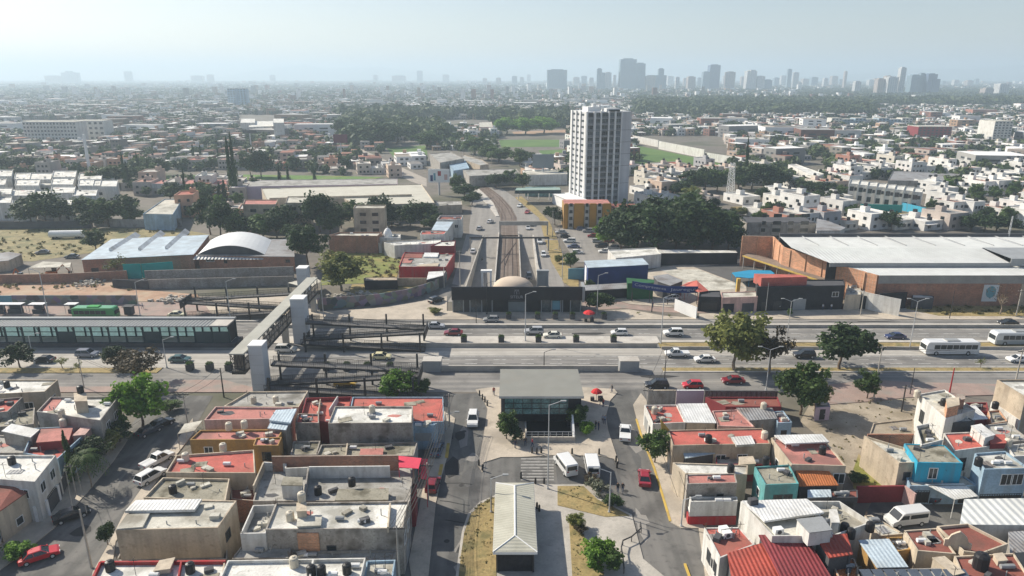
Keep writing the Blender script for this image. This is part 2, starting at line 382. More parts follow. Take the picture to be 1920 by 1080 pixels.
def lanes():
 mb = MB()
 for py in (618.5, 625.5):
  y = YG(py)
  for k in range(-36, 60):
   mb.poly([(k*6.0, y-.07, .038), (k*6.0+2.6, y-.07, .038), (k*6.0+2.6, y+.07, .038), (k*6.0, y+.07, .038)])
 for py in (674.5, 682):
  y = YG(py)
  for k in range(-36, 60):
   mb.poly([(k*6.0+2, y-.07, .038), (k*6.0+4.6, y-.07, .038), (k*6.0+4.6, y+.07, .038), (k*6.0+2, y+.07, .038)])
 for py in (613.2, 630.6, 668.2, 688.3):
  y = YG(py); mb.poly([(-48, y-.08, .038), (XW, y-.08, .038), (XW, y+.08, .038), (-48, y+.08, .038)])
 struct('lane_lines', mb, M['line_paint'])
lanes()
slab('north_pavement', [(838, 599), (838, 583), (1100, 583), (1180, 580), (1245, 592), (1310, 596), (1310, 598.5), (1100, 599)], 0, .15, M['paving'])
slab('north_pavement_east', [(1311, 598), (1311, 588), (1500, 581), (1700, 578), (1930, 583), (1930, 599)], 0, .14, M['paving'])
sheet('side_lane', [(1092, 562), (1160, 558), (1330, 578), (1520, 572), (1930, 566), (1930, 582), (1700, 577), (1500, 580), (1311, 587), (1240, 585), (1170, 578), (1092, 582)], .04, M['red_paving'])
slab('dry_verge', [(1700, 579), (1700, 566), (1930, 562), (1930, 593), (1760, 592)], 0, .17, M['dry_grass'])
slab('north_pavement_west', [(600, 599), (600, 584), (700, 578), (800, 563), (838, 555), (838, 599)], 0, .15, M['paving'])
slab('red_pavement', [(-60, 591), (-60, 568), (380, 566), (400, 592)], 0, .15, M['red_paving'])
sheet('lot_pavement', [(400, 592), (380, 566), (360, 556), (600, 552), (600, 590)], .05, M['paving'])
sheet('dirt_lot', [(-150, 566), (-150, 515), (150, 512), (290, 545), (370, 552), (380, 565)], .06, M['orange_dirt'])
sheet('dry_field', [(-200, 478), (-150, 428), (330, 428), (395, 440), (200, 470), (60, 490)], .05, mat('dull_grass', (.25, .21, .1), var=.3, s2=2, stain=(.12, .125, .05), samt=.9, sscale=.15))
sheet('green_lot', [(600, 535), (615, 470), (755, 472), (742, 530), (650, 532)], .05, mat('weedy_grass', (.17, .19, .05), var=.25, stain=(.33, .25, .1), samt=.8, sscale=.12))
sheet('yellow_lot', [(650, 560), (660, 533), (800, 533), (800, 540), (720, 562)], .055, M['dry_grass'])
sheet('diagonal_lane', [(700, 600), (600, 582), (720, 574), (820, 545), (845, 532), (862, 535), (838, 566), (838, 584)], .07, M['street_asphalt'])
slab('south_pavement_west', [(-80, 735), (-80, 726), (300, 724), (330, 712), (420, 712), (470, 725), (600, 732), (600, 735)], 0, .15, M['red_paving'])
slab('red_pavement_east', [(1525, 760), (1540, 722), (1640, 712), (1700, 716), (1870, 720), (1870, 740), (1700, 745), (1640, 752)], 0, .15, M['red_paving'])
sheet('empty_lot', [(1500, 790), (1520, 755), (1640, 745), (1720, 745), (1730, 800), (1650, 870), (1690, 930), (1610, 930), (1560, 840)], .05, M['dirt'])
sheet('lot_weeds', [(1600, 880), (1610, 850), (1650, 900), (1690, 930), (1640, 932), (1600, 915)], .06, mat('weeds', (.2, .2, .05), var=.3, stain=(.35, .27, .14), samt=.9))
sheet('east_lane', [(1600, 1010), (1640, 930), (1830, 960), (1830, 1020)], .05, M['street_asphalt'])
sheetw('plaza_street', [G(780, 740)[:2], G(1215, 730)[:2], G(1345, 1095)[:2], (G(1345, 1095).x, 40), (G(735, 1095).x, 40), G(735, 1095)[:2]], .035, M['street_asphalt'])
sheetw('west_street', [G(300, 742)[:2], G(400, 742)[:2], G(190, 1095)[:2], (G(190, 1095).x, 40), (G(-60, 1095).x, 40), G(-60, 1095)[:2]], .034, M['street_asphalt'])
slab('plaza', Z('C', [(385, 100), (310, 110), (350, 165), (372, 210), (362, 280), (335, 440), (322, 505), (345, 540), (350, 490), (440, 462), (540, 462), (715, 452), (960, 455), (1030, 472), (1045, 500), (1050, 480), (1000, 330), (985, 250), (1010, 165), (1045, 128), (1030, 108), (880, 100)]), 0, .15, M['paving'])
slab('traffic_island', Z('C', [(600, 600), (420, 655), (330, 695), (270, 755), (238, 850), (222, 960), (205, 1090), (205, 1300), (1400, 1300), (1300, 1090), (1180, 990), (1120, 760), (1010, 705), (890, 603), (735, 605)]), 0, .15, M['concrete'])
slab('island_grass', Z('C', [(412, 668), (335, 705), (280, 765), (250, 855), (235, 960), (220, 1090), (220, 1300), (420, 1300), (418, 1090)]), .1, .2, M['dry_grass'])
slab('island_grass', Z('C', [(735, 612), (870, 612), (940, 680), (1110, 765), (985, 772), (735, 712)]), .1, .2, M['dry_grass'])
slab('island_grass', Z('C', [(795, 795), (850, 840), (960, 1000), (975, 1090), (990, 1300), (815, 1300), (812, 1090)]), .1, .2, M['dry_grass'])
def zebra():
 mb = MB()
 for k in range(8):
  ya, yb = 470+k*15.5, 476.5+k*15.5
  q = [G(*Z('C', [p])[0]) for p in ((545, ya), (715, ya), (716, yb), (544, yb))]
  mb.poly([(p.x, p.y, .05) for p in ccw(q)])
 struct('zebra_crossing', mb, mat('worn_white', (.33, .32, .3), var=.1, stain=(.14, .135, .13), samt=.95, sscale=.7))
zebra()
sheet('parking_bay', Z('C', [(720, 470), (1020, 478), (1080, 620), (880, 598), (735, 598)]), .045, M['dark_asphalt'])
slab('block_pavement', Z('B', [(1130, 215), (1200, 260), (1175, 400), (1130, 560), (1100, 700), (1060, 1090), (1060, 1250), (1000, 1250), (960, 1000), (1060, 480), (1110, 300)]), 0, .14, M['paving'])
slab('east_pavement', Z('D', [(60, 130), (20, 190), (40, 270), (130, 520), (215, 800), (270, 830), (360, 830), (395, 1090), (395, 1300), (700, 1300), (300, 690), (200, 400), (110, 190)]), 0, .15, M['paving'])
slab('west_pavement', Z('A', [(690, 330), (590, 480), (440, 660), (280, 830), (120, 960), (-60, 1090), (-200, 1090), (180, 640), (400, 470), (560, 300)]), 0, .15, M['paving'])
slab('west_pavement', Z('A', [(1000, 260), (900, 400), (780, 560), (640, 760), (560, 920), (480, 1060), (460, 1200), (560, 1200), (600, 900), (830, 560), (1010, 330)]), 0, .15, M['paving'])
def yellow_kerbs():
 mb = MB()
 for pts in ([(38, 268), (62, 350), (130, 520), (215, 800)], [(290, 1020), (315, 1090)]):
  q = [G(*p) for p in Z('D', pts)]
  for a, b in zip(q, q[1:]): mb.bar(Vector((a.x-.05, a.y, .19)), Vector((b.x-.05, b.y, .19)), .3, .17)
 for pts in ([(1165, 395), (1155, 470)], [(1130, 505), (1120, 560)]):
  q = [G(*p) for p in Z('B', pts)]
  mb.bar(Vector((q[0].x, q[0].y, .19)), Vector((q[1].x, q[1].y, .19)), .5, .17)
 for pts in ([(1130, 265), (1165, 365), (1200, 470)],):
  pass
 struct('kerb_paint', mb, M['yellow_paint'])
yellow_kerbs()
def patches():
 rp = random.Random(9)
 for i in range(46):
  if i < 16: px, py, sx, sy = rp.uniform(835, 900), rp.uniform(760, 1060), rp.uniform(.6, 2.0), rp.uniform(1, 4)
  elif i < 26: px, py, sx, sy = 1180+(rp.random()*40), rp.uniform(800, 1060), rp.uniform(.6, 1.6), rp.uniform(1, 5)
  elif i < 34: px, py, sx, sy = rp.uniform(120, 320), rp.uniform(830, 1000), rp.uniform(.6, 2), rp.uniform(.6, 3)
  else: px, py, sx, sy = rp.uniform(500, 1800), rp.choice((603, 620, 626, 672, 680, 706, 712, 718)), rp.uniform(2, 7), rp.uniform(.5, 1.2)
  g = G(px, py); pts = [(g.x+sx*math.cos(a)*rp.uniform(.6, 1.1), g.y+sy*math.sin(a)*rp.uniform(.6, 1.1)) for a in [k*.9 for k in range(7)]]
  sheetw('road_patch', pts, .0405+.0003*(i % 9), M[['dark_asphalt', 'far_asphalt', 'dark_asphalt', 'tar'][i % 4]])
 mb = MB()
 for pts in ([(1120, 690), (1170, 695), (1230, 708), (1275, 715)], [(1150, 790), (1240, 805), (1330, 815)], [(1150, 600), (1230, 598), (1290, 606)]):
  q = [G(*p) for p in Z('B', pts)]
  for a, b in zip(q, q[1:]): mb.bar(Vector((a.x, a.y, .05)), Vector((b.x, b.y, .05)), .18, .008)
 for x, y in Z('C', [(235, 610), (250, 330), (1090, 640), (1150, 850), (160, 900), (400, 570)]): g = G(x, y); mb.tube((g.x, g.y, .036), (g.x, g.y, .05), .38, n=12)
 struct('road_cracks', mb, M['tar'])
mat('tar', (.045, .044, .043), var=.2)
patches()
def ribbon(name, rows, m):
 mb = MB(); vs = []
 for xl, xr, y, z in rows: vs += [(xl, y, z), (xr, y, z)]
 n = len(rows); mb.add(vs, [(2*i, 2*i+1, 2*i+3, 2*i+2) for i in range(n-1)]); return struct(name, mb, m)
def zd(y): return -4.6*max(0, min(1, (257-y)/67.0))**1.2
YS = [178, 190, 200, 212, 225, 240, 252, 257, 262.2]
def wl(y): return -11.0-2.4*max(0, (257-y)/67.0)      # west ramp wall
def wr(y): return 7.9+(1.6*max(0, (215-y)/25.0)**1.5 if y < 215 else 0)
ribbon('west_carriageway', [(HX0, wl(y), y, .02) for y in YS], M['far_asphalt'])
ribbon('west_underpass', [(wl(y)+.35, -5.25, y, zd(y)) for y in YS], M['far_asphalt'])
ribbon('rail_bed', [(-4.9, 2.4, y, -.35) for y in YS], M['rail_bed'])
ribbon('east_underpass', [(2.75, 7.7, y, zd(y)) for y in YS], M['far_asphalt'])
ribbon('east_carriageway', [(wr(y)+.4, HX1, y, .02) for y in YS], M['far_asphalt'])
def wallrun(name, label, f0, f1, ys, zb, zt, m):
 mb = MB()
 for a, b in zip(ys, ys[1:]):
  q = [(f0(a), a), (f1(a), a), (f1(b), b), (f0(b), b)]
  vs = [(x, y, zb(y)) for x, y in q]+[(x, y, zt(y)) for x, y in q]
  mb.add(vs, [(4,5,6,7),(0,1,5,4),(1,2,6,5),(2,3,7,6),(3,0,4,7)])
 return tag(mb.build(name, m), label, 'retaining wall')
YW = YS[:8]
wallrun('retaining_wall', 'long tapering retaining wall on the west side of the sunken carriageways', lambda y: wl(y), lambda y: wl(y)+.34, YW, lambda y: -6, lambda y: .9, M['concrete'])
wallrun('retaining_wall', 'pale wall with rounded top curving along the east side of the sunken carriageway', lambda y: wr(y)-.2, lambda y: wr(y)+.38, YW, lambda y: -6, lambda y: 1.0, M['light_concrete'])
wallrun('retaining_wall', 'pale wall between the western underpass lane and the brown rail bed', lambda y: -5.25, lambda y: -4.9, YS, lambda y: -6, lambda y: .8, M['light_concrete'])
wallrun('retaining_wall', 'low wall on the east side of the rail bed, dark on its far face', lambda y: 2.4, lambda y: 2.75, YS, lambda y: -6, lambda y: 1.1, M['concrete'])
far_l = [(880, 441), (880, 425), (882, 408), (884, 390), (880, 370), (868, 355), (856, 345), (842, 335), (828, 325), (800, 312)]
far_r = [(1021, 441), (1016, 425), (1010, 408), (988, 390), (965, 370), (943, 355), (925, 345), (900, 335), (872, 325), (835, 312)]
sheet('boulevard', far_l+far_r[::-1], .03, M['far_asphalt'])
rb_l = [(937, 441), (938, 408), (931, 390), (916, 370), (899, 355), (884, 344), (868, 335), (848, 325)]
rb_r = [(971, 441), (969, 408), (960, 390), (942, 370), (922, 355), (906, 346), (888, 337), (862, 326)]
sheet('far_rail_bed', rb_l+rb_r[::-1], .06, M['rail_bed'])
slab('boulevard_verge', [(1021, 447), (1011, 408), (989, 390), (966, 370), (978, 368), (1005, 390), (1030, 415), (1045, 447)], 0, .15, M['dry_grass'])
slab('boulevard_verge', [(1022, 450), (1045, 450), (1060, 490), (1085, 520), (1085, 545), (1058, 530), (1034, 490)], 0, .15, M['dry_grass'])
slab('boulevard_verge', [(884, 342), (905, 360), (925, 380), (936, 405), (930, 405), (915, 384), (893, 364), (870, 346)], 0, .3, M['light_concrete'])
t = empty('railway_track', (0, 0, 0), 0, 'double railway track with brown rails running up to the station', 'railway track')
for x in (-4.0, -2.57, .1, 1.53):
 mb = MB(); mb.bar((x, 178, -.18), (x, 262.5, -.18), .12, .16)
 q = (x+4.9)/7.3
 pl = [G(a[0]+(b[0]-a[0])*q, a[1]+(b[1]-a[1])*q) for a, b in zip(rb_l, rb_r)]
 prev = Vector((x, 262.5, -.1))
 for p in pl[1:]:
  nx = Vector((p.x, p.y, .2)); mb.bar(prev, nx, .14, .12); prev = nx
 mb.build('rail', mat('rail_steel', (.1, .065, .05), var=.2, rough=.5), t)
for x0, y0, x1, y1 in ((-2.57, 215, .1, 244), (-4, 218, 1.5, 250)):
 mb = MB(); mb.bar((x0, y0, -.2), (x1, y1, -.2), .12, .12); mb.build('crossover_rail', M['rail_steel'] if 'rail_steel' in M else MATS['rail_steel'], t)
sheet('avenue_diagonal', [(585, 238), (597, 238), (640, 262), (700, 290), (762, 318), (800, 335), (800, 350), (770, 340), (735, 322), (680, 296), (622, 268)], .04, mat('pale_road', (.36, .32, .27), var=.15))
for nm, pts, m in (('sports_pitch', [(1186, 271), (1234, 281), (1322, 299), (1362, 309), (1330, 316), (1270, 316), (1190, 310)], 'pitch_grass'),
                   ('sports_pitch', [(725, 278), (800, 272), (802, 298), (740, 298)], 'pitch_grass'),
                   ('sports_pitch', [(935, 262), (1066, 262), (1068, 275), (940, 276)], 'pitch_grass'),
                   ('sports_pitch', [(1010, 282), (1068, 280), (1068, 300), (1020, 300)], 'pitch_grass'),
                   ('bare_field', [(960, 247), (1066, 243), (1067, 252), (965, 254)], 'orange_dirt'),
                   ('meadow', [(230, 330), (440, 327), (640, 330), (720, 332), (700, 336), (300, 338)], 'green_grass'),
                   ('parking_lot', [(1040, 428), (1138, 428), (1160, 492), (1080, 492)], 'far_asphalt'),
                   ('workshop_yard', [(1100, 545), (1180, 520), (1240, 500), (1395, 485), (1400, 545), (1310, 580), (1180, 570)], 'paving'),
                   ('factory_yard', [(1395, 478), (1410, 465), (1650, 533), (1640, 556), (1560, 535)], 'far_asphalt'),
                   ('pale_yard', [(1235, 505), (1310, 505), (1400, 540), (1330, 545)], 'cream_roof'),
                   ('car_wash_yard', [(1300, 500), (1400, 492), (1450, 525), (1380, 530)], 'dark_asphalt'),
                   ('field_strip', [(1620, 395), (1740, 400), (1735, 408), (1610, 404)], 'dry_grass'),
                   ('vacant_lot', [(1370, 388), (1440, 384), (1445, 396), (1375, 397)], 'dry_grass')):
 SHZ = globals().get('SHZ', .05)+.011; sheet(nm, pts, SHZ, M[m])
def hills(pts, dist, name='hills'):
 mb = MB(); vs = []
 for px, py in pts:
  z = max(2, ZAT(py, dist)); X = (px-960)/FPX*dist*CT
  vs += [(X, dist, 0), (X, dist+900, z)]
 n = len(pts); mb.add(vs, [(2*i, 2*i+2, 2*i+3, 2*i+1) for i in range(n-1)])
 mb.add([(v[0], v[1]+1600, 0) for v in vs[1::2]]+[vs[i] for i in range(1, 2*n, 2)], [(i, n+i, n+i+1, i+1) for i in range(n-1)])
 return struct(name, mb, mat('hill_scrub', (.1, .11, .07), var=.2, s1=.002, s2=.02))
hills([(1560, 142), (1700, 136), (1790, 127), (1880, 129), (1960, 120), (2100, 118), (2300, 142)], 11500)
hills([(380, 143), (470, 128), (540, 120), (600, 128), (700, 124), (790, 138), (860, 143)], 13000)
HRN = random.Random(21)
def window(parent, a, b, u, zb, w, h, kind='window', mi='white_paint', gl='glass_dark', off=0):
 """opening on the wall a->b (seen from outside left to right), u metres or fraction"""
 a = Vector((a[0], a[1], 0)); b = Vector((b[0], b[1], 0)); d = b-a; Ln = d.length; d.normalize()
 n = Vector((d.y, -d.x, 0)); c = a+d*(u*Ln)
 def bx(s0, s1, z0, z1, o0, o1, mb):
  vs = []
  for z in (z0, z1):
   for s, o in ((s0, o0), (s1, o0), (s1, o1), (s0, o1)): vs.append(c+d*s+n*o+Vector((0, 0, z)))
  mb.add(vs, [(0,3,2,1),(4,5,6,7),(0,1,5,4),(1,2,6,5),(2,3,7,6),(3,0,4,7)])
 f = .09
 if kind == 'window':
  m = MB()
  bx(-w/2-f, -w/2, zb-f, zb+h+f, .003, .06, m); bx(w/2, w/2+f, zb-f, zb+h+f, .003, .06, m)
  bx(-w/2, w/2, zb-f, zb, .003, .07, m); bx(-w/2, w/2, zb+h, zb+h+f, .003, .06, m)
  if w > 1.0: bx(-.03, .03, zb, zb+h, .03, .055, m)
  o = m.build('window', M[mi], parent)
  p = MB(); bx(-w/2, w/2, zb, zb+h, .006, .03, p); p.build('pane', M[gl], o)
 elif kind == 'gate':
  m = MB(); k = max(3, int(w/.35))
  for i in range(k+1): bx(-w/2+w*i/k-.03, -w/2+w*i/k+.03, zb, zb+h, .02, .06, m)
  bx(-w/2, w/2, zb+h, zb+h+.06, .02, .07, m); bx(-w/2, w/2, zb+.1, zb+h*.9, .004, .02, m)
  m.build('gate', M[mi], parent)
 else:
  m = MB(); bx(-w/2, w/2, zb, zb+h, .003, .05, m); o = m.build(kind, M[mi], parent)
  if kind == 'door':
   k = MB(); bx(w*.3, w*.38, zb+.95, zb+1.15, .05, .09, k); k.build('handle', M['galvanised'], o)
def inside(p, poly):
 return all((poly[(i+1) % len(poly)][0]-poly[i][0])*(p[1]-poly[i][1])-(poly[(i+1) % len(poly)][1]-poly[i][1])*(p[0]-poly[i][0]) > 0 for i in range(len(poly)))
def wpts(pts, z): return [(p.x, p.y) for p in (G(x, y, z) for x, y in pts)]
def house(label, pts, z, wall='grey_wall', roof='white_roof', par=.45, z0=0, front=(), left=(), right=(), name='house', cat='house', group=None, slope=None, parw=.16, overhang=.15, back=()):
 """pts: pixel corners of the roof edge, BL BR FR FL (more allowed), seen at height z"""
 P = wpts(pts, z); c = Vector((sum(p[0] for p in P)/len(P), sum(p[1] for p in P)/len(P), z0))
 root = empty(name, c, 0, label, cat, group)
 def loc(mb): mb.v = [(x-c.x, y-c.y, q-c.z) for x, y, q in mb.v]; return mb
 Q = ccw(P); n = len(Q)
 if par > 0:
  I = inset(Q, parw); zr = z-par; w = MB()
  vs = [(p[0], p[1], z0) for p in Q]+[(p[0], p[1], z) for p in Q]+[(p[0], p[1], z) for p in I]+[(p[0], p[1], zr-.1) for p in I]
  fs = []
  for i in range(n):
   j = (i+1) % n
   fs += [(i, j, n+j, n+i), (n+i, n+j, 2*n+j, 2*n+i), (2*n+i, 2*n+j, 3*n+j, 3*n+i)]
  w.add(vs, fs); wo = loc(w).build('wall', M[wall], root)
  r = MB(); r.prism(inset(Q, parw+.004), zr-.12, zr); loc(r).build('roof', M[roof], root)
 else:
  sl = slope or [0]*len(P)
  hs = [z+s for s in sl]
  if Q[0] != P[0]: hs = list(reversed(hs))
  w = MB(); w.prism(inset(Q, overhang), z0, [h-.14 for h in hs], bot=False); loc(w).build('wall', M[wall], root)
  r = MB(); r.prism(Q, [h-.12 for h in hs], hs); loc(r).build('roof', M[roof], root)
 W = [(p[0]-c.x, p[1]-c.y) for p in P]
 if par <= 0:
  ii = inset([(x, y) for x, y in W], overhang)
  W2 = ii if ccw(W)[0] == W[0] else list(reversed(ii)); W = W2
 sides = {'front': (W[3], W[2]), 'left': (W[0], W[3]), 'right': (W[2], W[1]), 'back': (W[1], W[0])}
 for nm, lst in (('front', front), ('left', left), ('right', right), ('back', back)):
  for it in lst:
   u, zb, ww, hh = it[:4]; kw = it[4] if len(it) > 4 else {}
   window(root, *sides[nm], u, zb-z0, ww, hh, **kw)
 if par > 0 and n == 4 and name == 'house' and z0 == 0:
  ii = inset(Q, .9); a, b_, c_, d_ = [Vector((*p, 0)) for p in ii]
  for _ in range(HRN.randint(1, 3)):
   u, v = HRN.random(), HRN.random(); p = a.lerp(b_, u).lerp(d_.lerp(c_, u), v); m = MB(); sx, sy = HRN.uniform(.6, 1.5), HRN.uniform(.5, 1.2); pp = [(p.x-c.x+sx*math.cos(t*.9)*HRN.uniform(.6, 1.1), p.y-c.y+sy*math.sin(t*.9)*HRN.uniform(.6, 1.1)) for t in range(7)]
   if all(inside((x+c.x, y+c.y), ii) for x, y in pp): m.prism(pp, z-par-c.z+.001, z-par-c.z+.012, bot=False); m.build('roof_patch', M[HRN.choice(('grey_roof', 'old_concrete_roof', 'cream_roof', 'pink_roof', 'white_roof', 'dark_grey'))], root)
  if HRN.random() < .45:
   for p in HRN.sample(list(inset(Q, .12)), 2):
    m = MB()
    for dx, dy in ((-.06, -.06), (.06, -.05), (.05, .06), (-.05, .05)): m.tube((p[0]-c.x+dx, p[1]-c.y+dy, z-c.z-.05), (p[0]-c.x+dx*1.6, p[1]-c.y+dy*1.4, z-c.z+HRN.uniform(.5, .9)), .018, n=4)
    m.build('rebar_stub', M['bark'], root)
  for _ in range(HRN.randint(4, 8)):
   u, v = HRN.random(), HRN.random(); p = a.lerp(b_, u).lerp(d_.lerp(c_, u), v); zr = z-par; k = HRN.random(); m = MB(); q = (p.x-c.x, p.y-c.y, zr-c.z)
   if k < .35: m.tube(q, (q[0], q[1], q[2]+HRN.uniform(.3, 1.0)), .07, n=6); m.build('vent_pipe', M['steel_grey'], root)
   elif k < .55: m.tube((q[0]-.5, q[1], q[2]+.32), (q[0]+.5, q[1], q[2]+.32), .27, n=8); m.build('gas_cylinder', M['steel_grey' if k < .45 else 'white_paint'], root)
   elif k < .75: m.obox(q, HRN.uniform(.6, 1.3), HRN.uniform(.4, .9), HRN.uniform(.25, .6), HRN.random()); m.build('roof_hatch', M['cream_roof' if k < .65 else 'dark_grey'], root)
   elif k < .88: m.obox(q, HRN.uniform(1, 2.2), HRN.uniform(.8, 1.6), .07, HRN.random()*.5); m.build('sheet_scrap', M['old_concrete_roof' if k < .82 else 'grey_sheet'], root)
   else: m.tube(q, (q[0], q[1], q[2]+2.2), .03, n=5); m.tube((q[0]-.5, q[1], q[2]+1.9), (q[0]+.5, q[1], q[2]+1.9), .025, n=4); m.tube((q[0], q[1]-.4, q[2]+2.1), (q[0], q[1]+.4, q[2]+2.1), .025, n=4); m.build('aerial', M['steel_dark'], root)
 root['top'] = z; return root
def onroof(root, mb, name, m):
 mb.v = [(x-root.location.x, y-root.location.y, q-root.location.z) for x, y, q in mb.v]
 return mb.build(name, m, root)
def hut(root, pts, z0, z1, wall, roof=None, name='roof_room'):
 P = wpts(pts, z1); mb = MB(); mb.prism(P, z0, z1-.1, bot=False)
 o = onroof(root, mb, name, M[wall]); r = MB(); r.prism(inset(P, -.08), z1-.1, z1); onroof(root, r, 'roof_slab', M[roof or wall]); return o
def rwall(root, pts, z0, z1, w, m, name='parapet_wall'):
 """thin wall along pixel points (top edge at z1)"""
 mb = MB(); P = [G(x, y, z1) for x, y in pts]
 for a, b in zip(P, P[1:]): mb.bar(a, b, w, z1-z0)
 return onroof(root, mb, name, M[m]) if root else mb
D_ = dict(kind='door', mi='steel_dark'); G_ = dict(kind='gate', mi='steel_dark'); DB = dict(mi='dark_grey'); SH = dict(kind='shutter', mi='steel_grey')
WT = dict(mi='white_paint')
houses = {}
houses['L1'] = house('white flat roofed house at the left edge beside the avenue, brown wall below', Z('A', [(-60, 60), (300, 60), (232, 122), (-90, 138)]), 4.2, 'tan_wall', 'white_roof', .3, right=[(.5, 1, 1.2, 1.2)], front=[(.7, 1, 1.4, 1.2)])
houses['L2'] = house('white roofed house with a pink roof strip beside the bright green tree', Z('A', [(262, 150), (618, 146), (520, 272), (190, 226)]), 6.4, 'grey_wall', 'white_roof', .4, right=[(.3, 3.6, 1.4, 1.2), (.7, 3.6, 1.4, 1.2), (.4, .1, 2.4, 2.3, SH)])
o = houses['L2']; r = MB(); r.prism(wpts(Z('A', [(270, 156), (330, 154), (275, 225), (205, 222)]), 6.0), 6.03-.02, 6.06); onroof(o, r, 'painted_roof', M['pink_roof']); hut(o, Z('A', [(385, 130), (445, 128), (450, 170), (388, 172)]), 5.9, 8.2, 'cream_wall')
houses['L3'] = house('small red roofed house at the left frame edge', Z('A', [(-60, 165), (118, 150), (40, 225), (-140, 245)]), 4.4, 'grey_wall', 'red_roof', .35, front=[(.6, 1, 1.2, 1.2)])
houses['L3b'] = house('low grey roof behind the white metal sheet roof at the left edge', Z('A', [(40, 235), (180, 205), (175, 290), (-60, 310)]), 3.4, 'blotchy_wall', 'old_concrete_roof', .3)
houses['L4'] = house('red roofed house with high dark red inner walls and a pale street front', Z('A', [(175, 312), (490, 296), (300, 470), (120, 442)]), 4.6, 'lightblue_wall', 'red_roof', .9, right=[(.25, 1.2, 1.5, 1.5), (.65, 1.2, 1.5, 1.5), (.85, 0.1, 1, 2.2, D_)])
o = houses['L4']; hut(o, Z('A', [(215, 318), (375, 312), (355, 372), (190, 385)]), 3.7, 5.2, 'maroon_wall', 'pink_roof'); hut(o, Z('A', [(420, 310), (478, 300), (440, 345), (378, 350)]), 3.7, 4.9, 'pink_wall')
houses['L5'] = house('grey house under a tilted white metal sheet roof at the left edge', Z('A', [(62, 300), (206, 322), (160, 360), (8, 336)]), 5.4, 'grey_wall', 'white_sheet', 0, slope=[.4, .1, 0, .3])
houses['L5b'] = house('low grey concrete roof terrace in front of the white metal sheet roof', Z('A', [(-40, 345), (180, 362), (118, 440), (-120, 442)]), 3.6, 'blotchy_wall', 'grey_roof', .3)
houses['L6'] = house('white two storey house with a broad bare white roof beside the dark palm', Z('A', [(-60, 452), (290, 452), (180, 590), (-160, 566)]), 6.4, 'white_wall', 'white_roof', .35, right=[(.25, 3.9, 1.3, 1.3), (.7, 3.9, 1.3, 1.3), (.5, .2, 2.6, 2.4, G_)], front=[(.8, 3.8, 1.2, 1.2)])
houses['L7'] = house('house with a rust red tiled roof and white framed arched windows at the left edge', Z('A', [(-80, 590), (115, 574), (172, 602), (-30, 742)]), 5.2, 'cream_wall', 'brown_red_roof', 0, slope=[.5, .5, -.5, -.5], right=[(.25, 1.3, 1.3, 1.9), (.55, 1.3, 1.3, 1.9), (.82, 1.3, 1.3, 1.9)], front=[(.5, 1, 1, 1)])
houses['L8'] = house('low dark house with a front yard wall behind the red parked car', Z('A', [(-260, 760), (10, 720), (-60, 900), (-300, 960)]), 3.6, 'tan_wall', 'brown_red_roof', .4, right=[(.5, 1, 1.3, 1.3), (.2, .1, 2, 2.2, G_)])
def yard_wall(label, pts, h, th, m, name='garden_wall', cat='wall', caps=None):
 mb = MB(); P = [G(x, y) for x, y in pts]
 for a, b in zip(P, P[1:]): mb.bar(a+Vector((0, 0, h)), b+Vector((0, 0, h)), th, h)
 if caps:
  root = empty(name, P[0], 0, label, cat); mb.v = [(x-P[0].x, y-P[0].y, q) for x, y, q in mb.v]; mb.build('wall', M[m], root)
  c = MB()
  for p in P: c.obox((p.x-P[0].x, p.y-P[0].y, 0), .4, .4, h+.25)
  c.build('pillar', M[caps], root); return root
 return tag(mb.build(name, M[m]), label, cat)
yard_wall('front yard wall with tall white pillars beside the dark parked car', Z('A', [(355, 600), (312, 690), (255, 770), (200, 800)]), 2.3, .15, 'dark_grey', caps='white_paint')
houses['M1'] = house('low house with a pale grey roof closest to the footbridge', Z('B', [(128, 122), (437, 118), (388, 202), (-2, 198)]), 3.8, 'cream_wall', 'grey_roof', .35, left=[(.5, 1, 1.2, 1.2)])
houses['M2'] = house('house with a long pink roof behind the ochre walled house', Z('A', [(1118, 200), (1520, 205), (1475, 262), (1060, 270)]), 6.0, 'pink_wall', 'pink_roof', .3, left=[(.5, 3.3, 1.4, 1.2)], right=[(.5, 3.2, 1.2, 1.1)])
o = houses['M2']; r = MB(); r.prism(wpts(Z('B', [(270, 222), (378, 215), (345, 288), (235, 275)]), 6.0), 5.85, 6.15); onroof(o, r, 'metal_roof', M['blue_sheet'])
houses['M2b'] = house('house with a faded pink roof and ochre walls beside the western street', Z('A', [(1040, 322), (1470, 318), (1440, 372), (985, 372)]), 5.2, 'ochre_wall', 'pink_roof', .3, front=[(.2, 2.8, 1.2, 1.1), (.8, 2.8, 1.2, 1.1)], left=[(.5, 2.8, 1.2, 1.1)])
houses['M2c'] = house('narrow ochre house with a pink roof and one dark upper window', Z('B', [(165, 362), (300, 358), (282, 402), (150, 402)]), 5.4, 'ochre_wall', 'pink_roof', .25, front=[(.5, 2.9, 1.2, 1.3, DB)])
houses['M2d'] = house('small grey walled room under a bluish sheet roof beside the ochre house', Z('B', [(255, 260), (350, 262), (322, 322), (225, 312)]), 5.6, 'grey_wall', 'blue_sheet', 0, slope=[.2, .2, 0, 0])
houses['M3'] = house('large house with a coral red roof at the corner of the plaza street', Z('B', [(668, 150), (1138, 150), (1142, 278), (640, 285)]), 4.6, 'lightblue_wall', 'red_roof', .25, front=[(.93, .2, 2.2, 2.2, SH)], right=[(.3, .2, 2.2, 2.4, SH), (.7, 1, 1.4, 1.2)])
houses['M3b'] = house('open red floored terrace with thin dividing walls left of the coral red roof', Z('B', [(425, 155), (665, 148), (630, 290), (395, 265)]), 4.0, 'maroon_wall', 'red_roof', .7)
